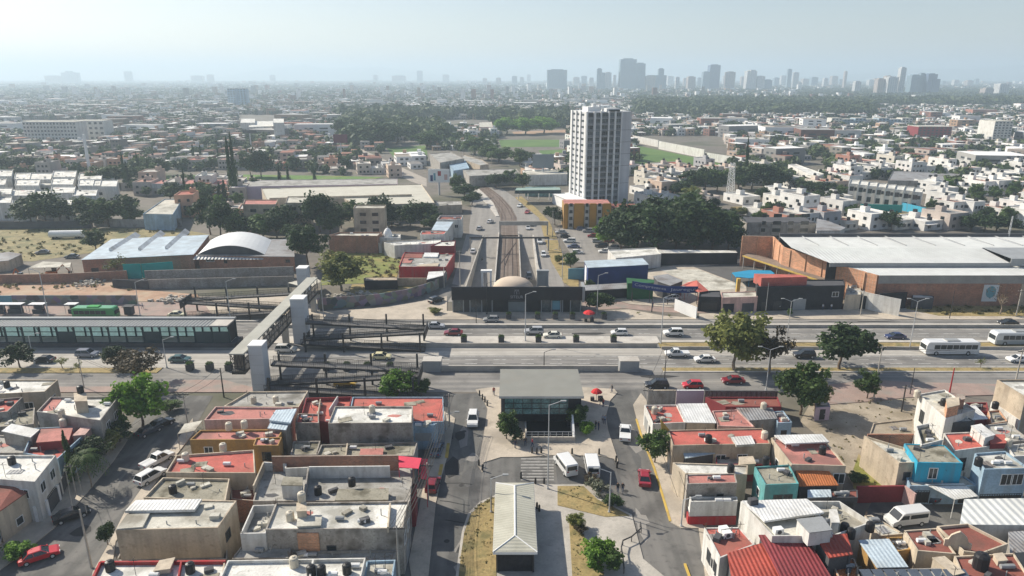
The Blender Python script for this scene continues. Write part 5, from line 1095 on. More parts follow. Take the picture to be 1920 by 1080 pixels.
def pole(px, py, pyt, label, cross=True, m='concrete', r=.15):
 g = G(px, py); h = ZAT(pyt, g.y); root = empty('utility_pole', g, 0, label, 'utility pole', 'utility poles')
 b = MB(); b.tube((0, 0, 0), (0, 0, h), r, r*.65, n=8); b.build('pole', M[m], root)
 if cross:
  c = MB(); c.box(-.9, .9, -.06, .06, h-.5, h-.38); co = c.build('crossarm', M['steel_dark'], root); i = MB()
  for x in (-.8, -.3, .3, .8): i.tube((x, 0, h-.38), (x, 0, h-.2), .05, n=5)
  i.build('insulator', M['light_concrete'], co)
 return root, Vector((g.x, g.y, h-.2))
PL = {}
for key, px, py, pt, lab, cr, m in (
 ('a', 750, 1100, 985, 'utility pole with crossarm over the bottom roofs beside the plaza street', True, 'concrete'),
 ('b', 803, 940, 868, 'utility pole beside the pink red awning', True, 'concrete'),
 ('c', 843, 800, 738, 'utility pole at the corner of the coral red roof', True, 'concrete'),
 ('d', 172, 1065, 955, 'leaning pale utility pole on the western street', False, 'concrete'),
 ('e', 352, 795, 735, 'thin utility pole with crossarm at the top of the western street', True, 'concrete'),
 ('f', 420, 745, 690, 'dark utility pole left of the near lift tower', False, 'steel_dark'),
 ('g', 143, 928, 870, 'utility pole beside the thin cypress of the western street', True, 'concrete'),
 ('h', 1638, 748, 648, 'tall utility pole with fittings beside the dark green tree', True, 'concrete'),
 ('i', 1706, 740, 690, 'dark thin pole on the red pavement at the right', False, 'steel_dark'),
 ('j', 1905, 712, 655, 'utility pole near the right edge of the avenue', True, 'concrete'),
 ('k', 1690, 772, 722, 'dark steel post on the edge of the empty lot', False, 'steel_dark'),
 ('l', 1780, 738, 690, 'red and white banded post behind the white walled house', False, 'red_wall'),
 ('m', 1245, 725, 655, 'thin dark pole in front of the black car on the service road', False, 'steel_dark'),
 ('n', 1613, 592, 545, 'pale post in front of the dark shop row at the right', False, 'concrete'),
 ('o', 1780, 598, 545, 'thin pole on the dry verge in front of the brick factory', False, 'steel_dark'),
 ('p', 1905, 592, 543, 'pole at the right edge of the dry verge', True, 'concrete'),
 ('q', 863, 545, 470, 'utility pole with fittings at the left side of the station approach', True, 'concrete'),
 ('r', 833, 540, 500, 'pale post beside the curved painted wall', False, 'concrete'),
 ('s', 1048, 470, 425, 'utility pole between the boulevard and the car park, near one', True, 'concrete'),
 ('t', 1036, 445, 395, 'utility pole between the boulevard and the car park, far one', True, 'concrete'),
 ('u', 1435, 590, 530, 'thin grey post in front of the black shop', False, 'steel_grey'),
 ('v', 1222, 585, 560, 'dark post in front of the banner yard, right one', False, 'steel_dark'),
 ('w', 1185, 566, 548, 'dark post in front of the banner yard, left one', False, 'steel_dark'),
 ('x', 158, 728, 665, 'thin pole on the service road pavement at the left', False, 'concrete'),
 ('z', 1212, 782, 728, 'utility pole with crossarm at the bend of the street right of the plaza', True, 'concrete'),
 ('y', 893, 606, 560, 'slim pole at the left end of the station pavement', False, 'steel_dark')):
 ro, tp = pole(px, py, pt, lab, cr, M[m].name, .1 if 'thin' in lab or 'slim' in lab else .15); PL[key] = tp
def wires(keys, lab, n=3, extra=None):
 w = MB()
 P = [PL[k] for k in keys]+([extra] if extra else [])
 for a, b in zip(P, P[1:]):
  for j in range(n):
   o = Vector((-.8+1.6*j/max(1, n-1), 0, -.35*(j % 2)))
   prev = a+o
   for k in range(1, 9):
    t = k/8; p = a.lerp(b, t)+o-Vector((0, 0, 4*.5*t*(1-t))); w.tube(prev, p, .03, n=3, caps=False); prev = p
 tag(w.build('overhead_wires', M['wire']), lab, 'wires')
wires('abc', 'bundle of overhead wires along the left side of the plaza street', 9, None)
wires('dge', 'overhead wires along the western street', 2)
wires('hj', 'overhead wires beside the avenue at the right', 3)
_g = G(1277, 988); wires('mz', 'overhead wires at the plaza street bend on the right', 2, Vector((_g.x, _g.y, ZAT(932, _g.y)))); wires('xef', 'overhead wires along the south service road at the left', 2)
wires('st', 'overhead wires beside the car park', 3)
def umbrella(px, py, h, r, label, m='red_fabric'):
 g = G(px, py); root = empty('umbrella', g, 0, label, 'umbrella'); b = MB(); b.tube((0, 0, 0), (0, 0, h), .05, n=6); b.build('pole', M['steel_grey'], root)
 b = MB(); b.lathe((0, 0, h-.75), [(r, 0), (r*.72, .35), (r*.35, .62), (0, .78)], 8); b.build('canopy', M[m], root)
 s = MB(); s.box(.3, 1.2, -.4, .4, 0, .95); s.box(-1.1, -.4, -.3, .3, 0, .8); tag(s.build('vendor_cart', M['steel_dark'], loc=g), 'small dark vendor cart under the '+label.split(' umbrella')[0]+' umbrella', 'cart')
umbrella(1104, 603, 3.0, 1.55, 'bright red umbrella at the right end of the metro station')
umbrella(1118, 752, 2.6, 1.1, 'coral red umbrella at the upper right of the plaza')
for i, (x0, x1) in enumerate(((-8, 14), (14, 47), (60, 88), (127, 148))):
 a, b = G(x0, 588), G(x1, 588); w = b.x-a.x; c = Vector(((a.x+b.x)/2, a.y, .15))
 root = empty('market_stall', c, 0, 'white topped market stall on the red pavement, %s of four' % OR[i], 'market stall', 'market stalls on the red pavement')
 t = MB(); t.box(-w/2, w/2, -.9, .9, 2.5, 2.6); t.build('top', M['white_paint'], root)
 t = MB()
 for sx in (-1, 1):
  for sy in (-1, 1): t.tube((sx*(w/2-.1), sy*.8, 0), (sx*(w/2-.1), sy*.8, 2.5), .05, n=5)
 t.build('leg', M['steel_grey'], root); t = MB(); t.box(-w/2+.5, w/2-.5, -.5, .5, 0, 1.1); t.box(-w/2+.6, w/2-.6, .3, .5, 1.1, 2.3); t.build('counter', M['dark_grey'], root)
g = G(244, 592); root = empty('kiosk', (g.x, g.y, .15), 0, 'small dark kiosk right of the green bus', 'kiosk'); b = MB(); b.box(-1, 1, -.7, .7, .3, 2.4); b.build('body', M['dark_grey'], root); b = MB(); b.box(-1.3, 1.3, -1, 1, 2.4, 2.55); b.build('roof', M['steel_dark'], root)
def gantry(y, xa, xb, zt, dep, lab, m):
 r = empty('road_gantry', (xa, y, 0), 0, lab, 'gantry'); b = MB(); b.box(xa, xb, y-.3, y+.3, zt-dep, zt); part(r, b, 'beam', m); b = MB()
 for x in (xa+.3, xb-.3): b.box(x-.25, x+.25, y-.25, y+.25, 0, zt-dep-.01)
 part(r, b, 'post', 'concrete')
a, b_ = G(936, 420, 4.5), G(1028, 420, 4.5); gantry(a.y, a.x, b_.x, 5.6, 1.6, 'deep grey beam bridging the railway and the right carriageway', 'concrete')
a, b_ = G(880, 447, 4.5), G(1030, 447, 4.5); gantry(a.y, a.x, b_.x, 5.0, .5, 'thin pipe gantry spanning the whole boulevard', 'steel_dark')
def car_proto(kind):
 """parts of one vehicle facing +X, wheels on z=0; body takes the object colour"""
 S = {'sedan': (4.4, 1.75, [(-2.2, .32), (-2.2, .78), (-2.12, .9), (-1.45, .95), (1.0, .93), (1.95, .8), (2.18, .66), (2.2, .32)], [(-1.7, .94), (-1.05, 1.42), (.3, 1.44), (1.1, .92)]),
         'hatch': (3.9, 1.7, [(-1.95, .32), (-1.95, .85), (-1.85, .98), (.9, .95), (1.7, .82), (1.93, .66), (1.95, .32)], [(-1.85, .97), (-1.5, 1.46), (.25, 1.5), (1.05, .94)]),
         'suv': (4.6, 1.85, [(-2.3, .4), (-2.3, 1.0), (-2.2, 1.1), (1.0, 1.1), (2.05, .98), (2.28, .8), (2.3, .4)], [(-2.2, 1.08), (-1.9, 1.74), (.3, 1.76), (1.1, 1.08)]),
         'pickup': (5.2, 1.85, [(-2.6, .45), (-2.6, 1.05), (-.55, 1.05), (-.5, 1.1), (1.35, 1.08), (2.4, .98), (2.58, .8), (2.6, .45)], [(-.6, 1.08), (-.35, 1.72), (.75, 1.74), (1.45, 1.06)]),
         'van': (5.4, 1.95, [(-2.7, .4), (-2.7, 2.15), (-2.6, 2.28), (1.0, 2.28), (1.35, 2.15), (2.0, 1.25), (2.6, 1.05), (2.7, .8), (2.7, .4)], None)}[kind]
 L, W, prof, cab = S
 root = empty('car' if kind != 'van' else 'van', (0, 0, 0))
 def ext(pr, hw, hw2, mb):
  n = len(pr); cx = sum(p[0] for p in pr)/n; cz = sum(p[1] for p in pr)/n
  secs = []
  for y, k in ((-hw, .93), (-hw2, 1), (hw2, 1), (hw, .93)): secs.append([(cx+(x-cx)*(.985 if k < 1 else 1), y, cz+(z-cz)*k) for x, z in pr])
  vs = [v for s in secs for v in s]; fs = []
  for i in range(3):
   for j in range(n): fs.append((i*n+j, i*n+(j+1) % n, (i+1)*n+(j+1) % n, (i+1)*n+j))
  fs.append(tuple(range(n))); fs.append(tuple(reversed(range(3*n, 4*n)))); mb.add(vs, [tuple(reversed(f)) for f in fs])
 b = MB(); ext(prof, W/2, W/2-.09, b)
 g = MB()
 if cab:
  (xa, za), (xb, zb), (xc, zc), (xd, zd_) = cab; h0, h1 = W/2-.07, W/2-.26
  g.add([(xa, -h0, za), (xd, -h0, zd_), (xd, h0, zd_), (xa, h0, za), (xb, -h1, zb), (xc, -h1, zc), (xc, h1, zc), (xb, h1, zb)], [(0,1,5,4),(1,2,6,5),(2,3,7,6),(3,0,4,7),(4,5,6,7)])
  b.add([(xb-.06, -h1-.03, zb-.02), (xc+.06, -h1-.03, zc-.02), (xc+.06, h1+.03, zc-.02), (xb-.06, h1+.03, zb-.02), (xb+.05, -h1+.08, zb+.05), (xc-.08, -h1+.08, zc+.05), (xc-.08, h1-.08, zc+.05), (xb+.05, h1-.08, zb+.05)], [(4,5,6,7),(0,1,5,4),(1,2,6,5),(2,3,7,6),(3,0,4,7)])
  xm0, xm1 = (xa+xd)/2, (xb+xc)/2
  for s in (-1, 1):
   for p, q in (((xa, s*h0, za), (xb, s*h1, zb)), ((xd, s*h0, zd_), (xc, s*h1, zc)), ((xm0-.2, s*h0, za), (xm1-.2, s*h1, zb))): b.tube(p, q, .05, n=4)
   b.obox((xd-.15, s*(W/2+.08), .95), .14, .18, .14)
 else:
  for s in (-1, 1):
   g.box(-2.45, .2, s*(W/2+.004)-.015, s*(W/2+.004)+.015, 1.35, 1.95); g.add([(.4, s*(W/2+.012), 1.35), (1.75, s*(W/2+.012), 1.35), (1.35, s*(W/2+.012), 1.95), (.4, s*(W/2+.012), 1.95)], [(0, 1, 2, 3)])
  g.add([(1.4, -.8, 2.12), (2.0, -.85, 1.29), (2.0, .85, 1.29), (1.4, .8, 2.12)], [(0, 1, 2, 3)]); g.v[-4:] = [(x+.025, y, z+.02) for x, y, z in g.v[-4:]]
  g.box(-2.73, -2.705, -.75, .75, 1.35, 2.0)
 b.build('body', M['car_paint'], root); g.build('windows', M['glass_dark'], root)
 wx = L*.31; r = .33 if kind in ('sedan', 'hatch') else .37
 for sx in (-1, 1):
  for sy in (-1, 1):
   w = MB(); y = sy*(W/2-.1); w.tube((sx*wx, y-.12, r), (sx*wx, y+.12, r), r, n=12); wo = w.build('wheel', M['rubber'], root)
   q = MB(); q.tube((sx*wx, y+sy*.122, r), (sx*wx, y+sy*.13, r), r*.6, n=10); q.build('rim', M['galvanised'], wo)
 zl = prof[-2][1] if kind != 'van' else .85
 for sy in (-1, 1):
  h = MB(); h.obox((L/2-.02, sy*(W/2-.32), zl-.14), .1, .34, .15); h.build('headlight', M['headlight'], root)
  h = MB(); h.obox((-L/2+.0, sy*(W/2-.28), (.72 if kind != 'van' else 1.1)), .08, .28, .16); h.build('taillight', M['taillight'], root)
 return root
PROTO = {}
def vehicle(kind, px, py, head, col, label, group=None, cat=None, z=.04):
 g = G(px, py)
 if kind not in PROTO: PROTO[kind] = o = car_proto(kind); PROTO[kind+'_free'] = True
 else: o = copy_tree(PROTO[kind])
 o.location = (g.x, g.y, z); o.rotation_euler = (0, 0, R(head))
 for ch in o.children:
  if ch.name.startswith('body'): ch.color = (*col, 1)
 tag(o, label, cat or {'pickup': 'pickup truck', 'van': 'van'}.get(kind, 'car'), group or 'cars in the streets'); return o
WH, SI, BK, RD, DR, BL, YE = (.72, .72, .7), (.4, .41, .42), (.02, .02, .022), (.5, .012, .02), (.2, .012, .02), (.02, .03, .1), (.65, .4, .02)
AV = 'vehicles on the avenue'
for a in (('sedan', 850, 628, 180, DR, 'red sedan on the avenue near the median ramp', AV), ('sedan', 817, 615, 0, SI, 'pale silver sedan just behind the red sedan on the avenue', AV), ('hatch', 921, 603, 180, (.3, .31, .32), 'grey and white hatchback on the station service road', AV),
          ('suv', 1001, 626, 180, SI, 'silver off road car beside the tall pale lamp post', AV), ('sedan', 1036, 633, 180, (.7, .68, .58), 'cream white sedan in the lane next to the median', AV), ('hatch', 1161, 628, 180, WH, 'white hatchback below the station red umbrella', AV),
          ('suv', 1262, 629, 180, WH, 'white off road car right of the median lamp post', AV), ('pickup', 1269, 668, 180, WH, 'white pickup on the concrete busway lanes', AV), ('sedan', 1321, 678, 180, WH, 'white sedan beside the large olive tree', AV),
          ('suv', 1507, 670, 180, BK, 'black off road car partly behind the dark green tree', AV), ('sedan', 1597, 629, 180, DR, 'dark red sedan seen behind the dark green tree', AV), ('sedan', 1678, 635, 180, BL, 'dark blue sedan left of the double armed lamp post', AV),
          ('sedan', 1908, 678, 180, WH, 'white sedan at the right frame edge of the avenue', AV), ('sedan', 1889, 609, 180, BK, 'black sedan with white front on the far service road', AV), ('sedan', 715, 673, 0, (.66, .6, .35), 'yellow and white taxi on the near avenue lanes', AV),
          ('suv', 537, 660, 0, (.62, .6, .55), 'white off road car in the shade right of the footbridge', AV), ('sedan', 648, 723, 0, YE, 'bright yellow taxi seen through the near access ramp', AV), ('sedan', 333, 594, 0, (.66, .62, .4), 'white taxi with yellow green sides on the far service road', AV),
          ('suv', 165, 669, 0, (.2, .22, .27), 'grey blue off road car in front of the busway platform', AV), ('sedan', 83, 679, 180, BK, 'black sedan beside the dark tree at the left', AV), ('sedan', 338, 678, 0, (.05, .12, .13), 'dark teal sedan left of the footbridge', AV),
          ('suv', 1231, 727, 180, BK, 'black car on the service road at the plaza corner', AV), ('hatch', 1298, 727, 180, RD, 'bright red small car on the service road beside the lilac wall', AV), ('sedan', 1374, 718, 180, DR, 'dark red car in the shade of the large olive tree', AV),
          ('suv', 887, 793, 270, WH, 'white car driving down the left side of the plaza', None), ('pickup', 1172, 818, 80, WH, 'white pickup driving along the right side of the plaza', None), ('sedan', 1208, 902, 82, (.3, .02, .035), 'maroon sedan on the street right of the parked vans', None),
          ('sedan', 75, 1048, 35, RD, 'shiny red car parked by the round bush in the western street', None), ('sedan', 135, 972, 40, BK, 'dark car parked by the white yard pillars', None), ('pickup', 296, 869, 62, WH, 'white pickup parked in the western street, far one', None), ('suv', 284, 900, 65, WH, 'white car parked in the western street, near one', None),
          ('sedan', 280, 813, 60, (.05, .06, .08), 'dark car under the bright green tree, left one', None), ('sedan', 303, 800, 60, BK, 'dark car under the bright green tree, right one', None),
          ('sedan', 820, 848, 85, (.12, .15, .2), 'dark blue car parked in the shade below the light blue shop', None), ('hatch', 812, 915, 85, DR, 'red car parked in the shade behind the utility wires', None),
          ('sedan', 1730, 932, 115, (.06, .07, .09), 'dark car parked beside the white sheet carport', None), ('sedan', 1262, 562, 200, WH, 'white car parked under the used car banner', None), ('sedan', 1156, 553, 180, (.1, .1, .12), 'dark car parked left of the used car banner', None), ('suv', 818, 567, 50, BK, 'black car parked on the diagonal lane left of the station', None),
          ('sedan', 80, 476, 200, (.18, .19, .2), 'grey car parked on the dry field, left one', None), ('sedan', 135, 484, 190, (.1, .13, .15), 'dark car parked on the dry field, right one', None)):
 vehicle(*a)
BV = 'cars on the boulevard'
for a in (('sedan', 887, 474, 90, WH, 'white car on the outer western carriageway', BV), ('sedan', 919, 418, 70, WH, 'white car on the boulevard beside the far rail wall', BV), ('sedan', 899, 431, 80, SI, 'silver car on the western carriageway below the pipe gantry', BV), ('suv', 992, 511, 270, BK, 'black car in the eastern underpass lane', BV),
          ('hatch', 990, 430, 270, WH, 'white car between the two gantries', BV), ('sedan', 996, 423, 270, BK, 'dark car just behind the white car between the gantries', BV), ('suv', 1012, 456, 270, WH, 'white car on the outer eastern carriageway, far one', BV), ('hatch', 1019, 480, 270, WH, 'white car on the outer eastern carriageway, near one', BV),
          ('sedan', 975, 388, 250, WH, 'white car on the boulevard bend', BV), ('sedan', 989, 400, 255, (.4, .05, .05), 'reddish car on the boulevard bend', BV)):
 vehicle(*a, z=(-1.9 if a[2] == 511 else .06))
for i, (px, py) in enumerate([(1052, 438), (1060, 446), (1068, 455), (1075, 465), (1083, 476), (1103, 436), (1112, 445), (1120, 455), (1127, 464), (1134, 474), (1090, 432), (1126, 434), (1134, 443), (1142, 455), (1150, 468)]):
 vehicle(['sedan', 'hatch', 'suv'][i % 3], px, py, [180, 0, 175][i % 3], [SI, BK, WH, (.1, .12, .2), WH, (.3, .3, .3), DR][i % 7], '%s car in the car park beside the boulevard, %s row, number %d from the back' % (['silver', 'black', 'white', 'blue', 'white', 'grey', 'red'][i % 7], 'left' if i < 5 else ('middle' if i < 10 else 'right'), i % 5+1), 'cars in the car park')
for i, px in enumerate((703, 722, 745)): vehicle('sedan', px, 421, 90, SI, 'pale car under the trees beyond the brick walled house, %s of three' % OR[i], 'cars under the trees')
for i, px in enumerate((1255, 1290, 1325, 1355)): vehicle(['suv', 'sedan'][i % 2], px, 489, 80, [BK, WH, SI, BK][i], '%s car under the long white topped parking shed, %s of four' % (['black', 'white', 'silver', 'dark'][i], OR[i]), 'cars under the parking shed')
for a in (('van', 1060, 880, 108, WH, 'white passenger van parked askew below the plaza, left of two', 'parked passenger vans'), ('van', 1109, 882, 90, WH, 'white passenger van parked straight below the plaza, right of two', 'parked passenger vans'), ('van', 1697, 982, 190, (.62, .62, .6), 'white passenger van parked in the lane at the lower right', 'parked passenger vans')):
 vehicle(*a)
def bus(px, py, head, L, cols, label, stripes=False):
 g = G(px, py); r = empty('bus', (g.x, g.y, .04), R(head), label, 'bus', 'buses'); W, H = 2.5, 3.1
 pr = [(-L/2, .4), (-L/2, 2.7), (-L/2+.12, 2.98), (-L/2+.4, H), (L/2-.7, H), (L/2-.3, 2.95), (L/2-.05, 2.3), (L/2, 1.3), (L/2, .4)]
 b = MB(); n = len(pr); secs = []
 for y, k in ((-W/2, 1), (-W/2, 1), (W/2, 1), (W/2, 1)): pass
 for y, dz in ((-W/2, .12), (-W/2+.15, 0), (W/2-.15, 0), (W/2, .12)): secs += [(x, y, z-(dz if z > 2 else 0)) for x, z in pr]
 fs = [(i*n+j, (i+1)*n+j, (i+1)*n+(j+1) % n, i*n+(j+1) % n) for i in range(3) for j in range(n)]+[tuple(reversed(range(n))), tuple(range(3*n, 4*n))]
 b.add(secs, fs); o = b.build('body', M['car_paint'], r); o.color = (*cols[0], 1)
 for s in (-1, 1):
  w = MB(); k = int((L-1.6)/1.35)
  for i in range(k): x0 = -L/2+.5+i*1.35; w.box(x0, x0+1.25, s*(W/2+.006)-.012, s*(W/2+.006)+.012, 1.45, 2.45)
  w.build('side_windows', M['glass_dark'], r)
  if len(cols) > 1:
   c = MB(); c.box(-L/2+.02, L/2-.4, s*(W/2+.003)-.004, s*(W/2+.003)+.004, .45, 1.35); o = c.build('side_panel', M['car_paint'], r); o.color = (*cols[1], 1)
  for x in (-L*.3, L*.3):
   w = MB(); w.tube((x, s*(W/2-.25), .5), (x, s*(W/2+.015), .5), .5, n=12); wo = w.build('wheel', M['rubber'], r); q = MB(); q.tube((x, s*(W/2+.016), .5), (x, s*(W/2+.03), .5), .27, n=10); q.build('rim', M['galvanised'], wo)
 w = MB(); w.add([(L/2+.012, -1.1, 1.35), (L/2+.012, 1.1, 1.35), (L/2-.03, 1.1, 2.35), (L/2-.03, -1.1, 2.35)], [(0, 1, 2, 3)]); w.build('windscreen', M['glass_dark'], r)
 w = MB(); w.add([(-L/2-.012, 1.0, 1.5), (-L/2-.012, -1.0, 1.5), (-L/2-.012, -1.0, 2.5), (-L/2-.012, 1.0, 2.5)], [(0, 1, 2, 3)]); w.build('rear_window', M['glass_dark'], r)
 w = MB(); w.box(-1.6, 1.2, -.8, .8, H, H+.22); w.build('roof_unit', M['steel_grey' if cols[0][0] > .5 else 'green_fabric'], r)
 for s in (-1, 1):
  h = MB(); h.obox((L/2, s*.95, .7), .06, .3, .2); h.build('headlight', M['headlight'], r)
bus(1778, 663, 180, 11.6, [WH], 'white city bus on the concrete busway lanes at the right')
bus(1905, 645, 180, 11.6, [(.6, .62, .62), (.3, .34, .36)], 'white and grey bus cut by the right frame edge')
bus(182, 597, 0, 10.6, [(.05, .3, .09), (.02, .16, .05)], 'green city bus stopped behind the busway platform')
g = G(127, 447); r = empty('tank_trailer', g, R(5), 'white cylindrical tank trailer resting on the dry field', 'trailer')
b = MB(); b.tube((-6, 0, 1.7), (6, 0, 1.7), 1.4, n=14); b.build('tank', M['white_paint'], r)
for x in (-4.5, -3.3, 3.6, 4.8):
 b = MB(); b.tube((x, -1.25, .45), (x, 1.25, .45), .45, n=12); b.build('wheel', M['rubber'], r)
b = MB(); b.box(-5.5, 5.5, -.6, .6, .5, .75); b.build('frame', M['steel_dark'], r)
def excavator(px, py, rz, label):
 g = G(px, py); r = empty('excavator', g, rz, label, 'excavator')
 for s in (-1, 1):
  b = MB(); b.tube((-1.3, s*.95-.25, .4), (-1.3, s*.95+.25, .4), .4, n=10); b.tube((1.3, s*.95-.25, .4), (1.3, s*.95+.25, .4), .4, n=10); b.box(-1.3, 1.3, s*.95-.25, s*.95+.25, .02, .8); b.build('track', M['rubber'], r)
 b = MB(); b.box(-1.7, 1.1, -1.1, 1.1, .95, 1.9); b.build('body', mat('machine_orange', (.4, .12, .03), var=.2), r); b = MB(); b.box(-.1, 1.1, .1, 1.05, 1.9, 2.9); b.build('cab', M['glass_dark'], r)
 b = MB(); b.bar((.9, -.3, 1.8), (3.0, -.3, 3.9), .35, .4); b.bar((3.0, -.3, 3.9), (4.6, -.3, 1.6), .3, .35); bo_ = b.build('boom', M['machine_orange'] if 'machine_orange' in M else MATS['machine_orange'], r); b = MB(); b.obox((4.6, -.3, .6), .9, .9, .9); b.build('bucket', M['steel_dark'], bo_)
excavator(47, 528, 2.9, 'dark excavator on the orange earthworks at the left')
excavator(100, 520, .4, 'reddish excavator behind the earthworks under the white canopy')
g = G(1006, 478); r = empty('motorcycle', G(904, 482), R(80), 'dark motorcycle with rider in the western underpass lane', 'motorcycle')
r.location.z = -1.2
b = MB(); b.tube((-.65, -.06, .32), (-.65, .06, .32), .32, n=10); b.build('wheel', M['rubber'], r); b = MB(); b.tube((.65, -.06, .32), (.65, .06, .32), .32, n=10); b.build('wheel', M['rubber'], r)
b = MB(); b.bar((-.6, 0, .85), (.5, 0, .9), .25, .4); b.tube((.65, 0, .35), (.45, 0, 1.1), .04); b.tube((.45, -.35, 1.1), (.45, .35, 1.1), .03); b.build('frame', M['steel_dark'], r)
def person_proto(walk, arms):
 me = bpy.data.meshes.new('p'); V = []; E = []; RR = []
 def v(p, r): V.append(p); RR.append(r); return len(V)-1
 def e(a, b): E.append((a, b)); return b
 s = .22 if walk else .03
 pel = v((0, 0, .95), .15); wst = e(pel, v((0, 0, 1.12), .14)); ch = e(wst, v((0, 0, 1.36), .165)); nk = e(ch, v((.01, 0, 1.5), .06)); hd = e(nk, v((.03, 0, 1.58), .085)); tp = e(hd, v((.02, 0, 1.7), .09)); e(hd, v((.11, 0, 1.57), .035))
 for sd_ in (-1, 1):
  f = s*sd_
  hip = e(pel, v((0, sd_*.1, .88), .1)); kn = e(hip, v((f*.6+.03, sd_*.11, .48), .065)); an = e(kn, v((f-.04, sd_*.11, .08), .042)); e(an, v((f+.14, sd_*.12, .03), .035))
  sh = e(ch, v((0, sd_*.19, 1.4), .065)); el = e(sh, v((-f*.5-.02+arms*.1, sd_*.26, 1.13), .045)); wr_ = e(el, v((-f*.8+.06+arms*.25, sd_*.25, .9+arms*.15), .032)); pm = e(wr_, v((-f*.9+.1+arms*.3, sd_*.25, .83+arms*.15), .03))
  bx_, by_, bz_ = V[pm]
  for k in range(4): e(pm, v((bx_+.02+.008*k, by_+.022*(k-1.5), bz_-.075+.012*abs(k-1.3)), .009))
  e(pm, v((bx_+.045, by_-sd_*.035, bz_-.025), .009))
 me.from_pydata(V, E, []); o = bpy.data.objects.new('p', me); COL.objects.link(o)
 md = o.modifiers.new('s', 'SKIN')
 for i, r in enumerate(RR): me.skin_vertices[0].data[i].radius = (r, r*(1.0 if i > 3 else 1.15))
 me.skin_vertices[0].data[0].use_root = True
 sb = o.modifiers.new('u', 'SUBSURF'); sb.levels = 1
 bpy.context.view_layer.update(); dg = bpy.context.evaluated_depsgraph_get(); nm = bpy.data.meshes.new_from_object(o.evaluated_get(dg)); bpy.data.objects.remove(o)
 nm.materials.clear()
 for q in ('cloth_blue', 'cloth_top', 'skin', 'hair', 'rubber'): nm.materials.append(M[q])
 for p in nm.polygons:
  c = p.center; ay = abs(c.y)
  if c.z < .07: m = 4
  elif ay > .2 and c.z < 1.14: m = 2
  elif c.z < .99 and ay < .2: m = 0
  elif c.z < 1.46: m = 1
  elif c.z > 1.66 or (c.x < -.01 and c.z > 1.55): m = 3
  else: m = 2
  p.material_index = m
 nm.polygons.foreach_set('use_smooth', [True]*len(nm.polygons)); return nm
PM = [person_proto(False, .0), person_proto(True, .2), person_proto(False, 1.0)]
for px, py, pose, rz, col, lab in (
 (1117, 806, 0, 200, (.03, .03, .04), 'person in dark clothes standing at the right of the plaza, left of a pair'), (1122, 808, 0, 20, (.05, .06, .1), 'person in dark clothes standing at the right of the plaza, right of a pair'),
 (1130, 795, 1, 260, (.4, .4, .42), 'person in pale top walking at the right plaza edge, left of a pair'), (1134, 796, 1, 260, (.25, .28, .35), 'person in grey blue top walking at the right plaza edge, right of a pair'),
 (1158, 924, 1, 250, (.03, .03, .03), 'person dressed in black walking in the street below the parked vans, left of two'), (1167, 924, 1, 250, (.05, .04, .04), 'person dressed in black walking in the street below the parked vans, right of two'),
 (1125, 760, 2, 180, (.05, .05, .06), 'person standing under the coral red umbrella'), (1131, 764, 0, 140, (.35, .08, .08), 'person in a reddish top beside the coral red umbrella'), (985, 838, 0, 90, (.05, .05, .05), 'person in black beside the entrance stairs, left one'), (998, 840, 1, 0, (.35, .04, .06), 'person in red beside the entrance stairs, right one'),
 (966, 842, 0, 60, (.04, .04, .06), 'person in dark clothes at the foot of the left plaza tree'), (926, 742, 1, 270, (.4, .08, .06), 'person in a red top at the back left corner of the entrance roof'), (1147, 737, 1, 200, (.08, .08, .08), 'person walking near the back right corner of the plaza'),
 (1110, 604, 2, 180, (.04, .04, .05), 'vendor in dark clothes below the bright red station umbrella'), (1061, 578, 0, 270, (.45, .45, .45), 'person in a pale top in the station doorway'), (223, 592, 1, 30, (.4, .35, .34), 'person in a pinkish top behind the green bus'), (268, 580, 1, 180, (.6, .6, .6), 'person in white walking on the red pavement'),
 (1224, 578, 0, 200, (.05, .06, .12), 'person in dark blue by the banner yard post'), (1542, 582, 0, 270, (.5, .5, .5), 'person in a pale top under the green awning, left one'), (1558, 582, 0, 270, (.55, .55, .55), 'person in a pale top under the green awning, right one'), (10, 592, 0, 90, (.05, .05, .07), 'person in dark clothes at the leftmost market stall'), (84, 590, 2, 270, (.06, .05, .05), 'person in dark clothes beside the third market stall')):
 g = G(px, py); o = bpy.data.objects.new('person', PM[pose]); COL.objects.link(o); o.location = (g.x, g.y, .15 if py < 900 else .04); o.rotation_euler = (0, 0, R(rz)); o.color = (*col, 1); tag(o, lab, 'person', 'people in the street')
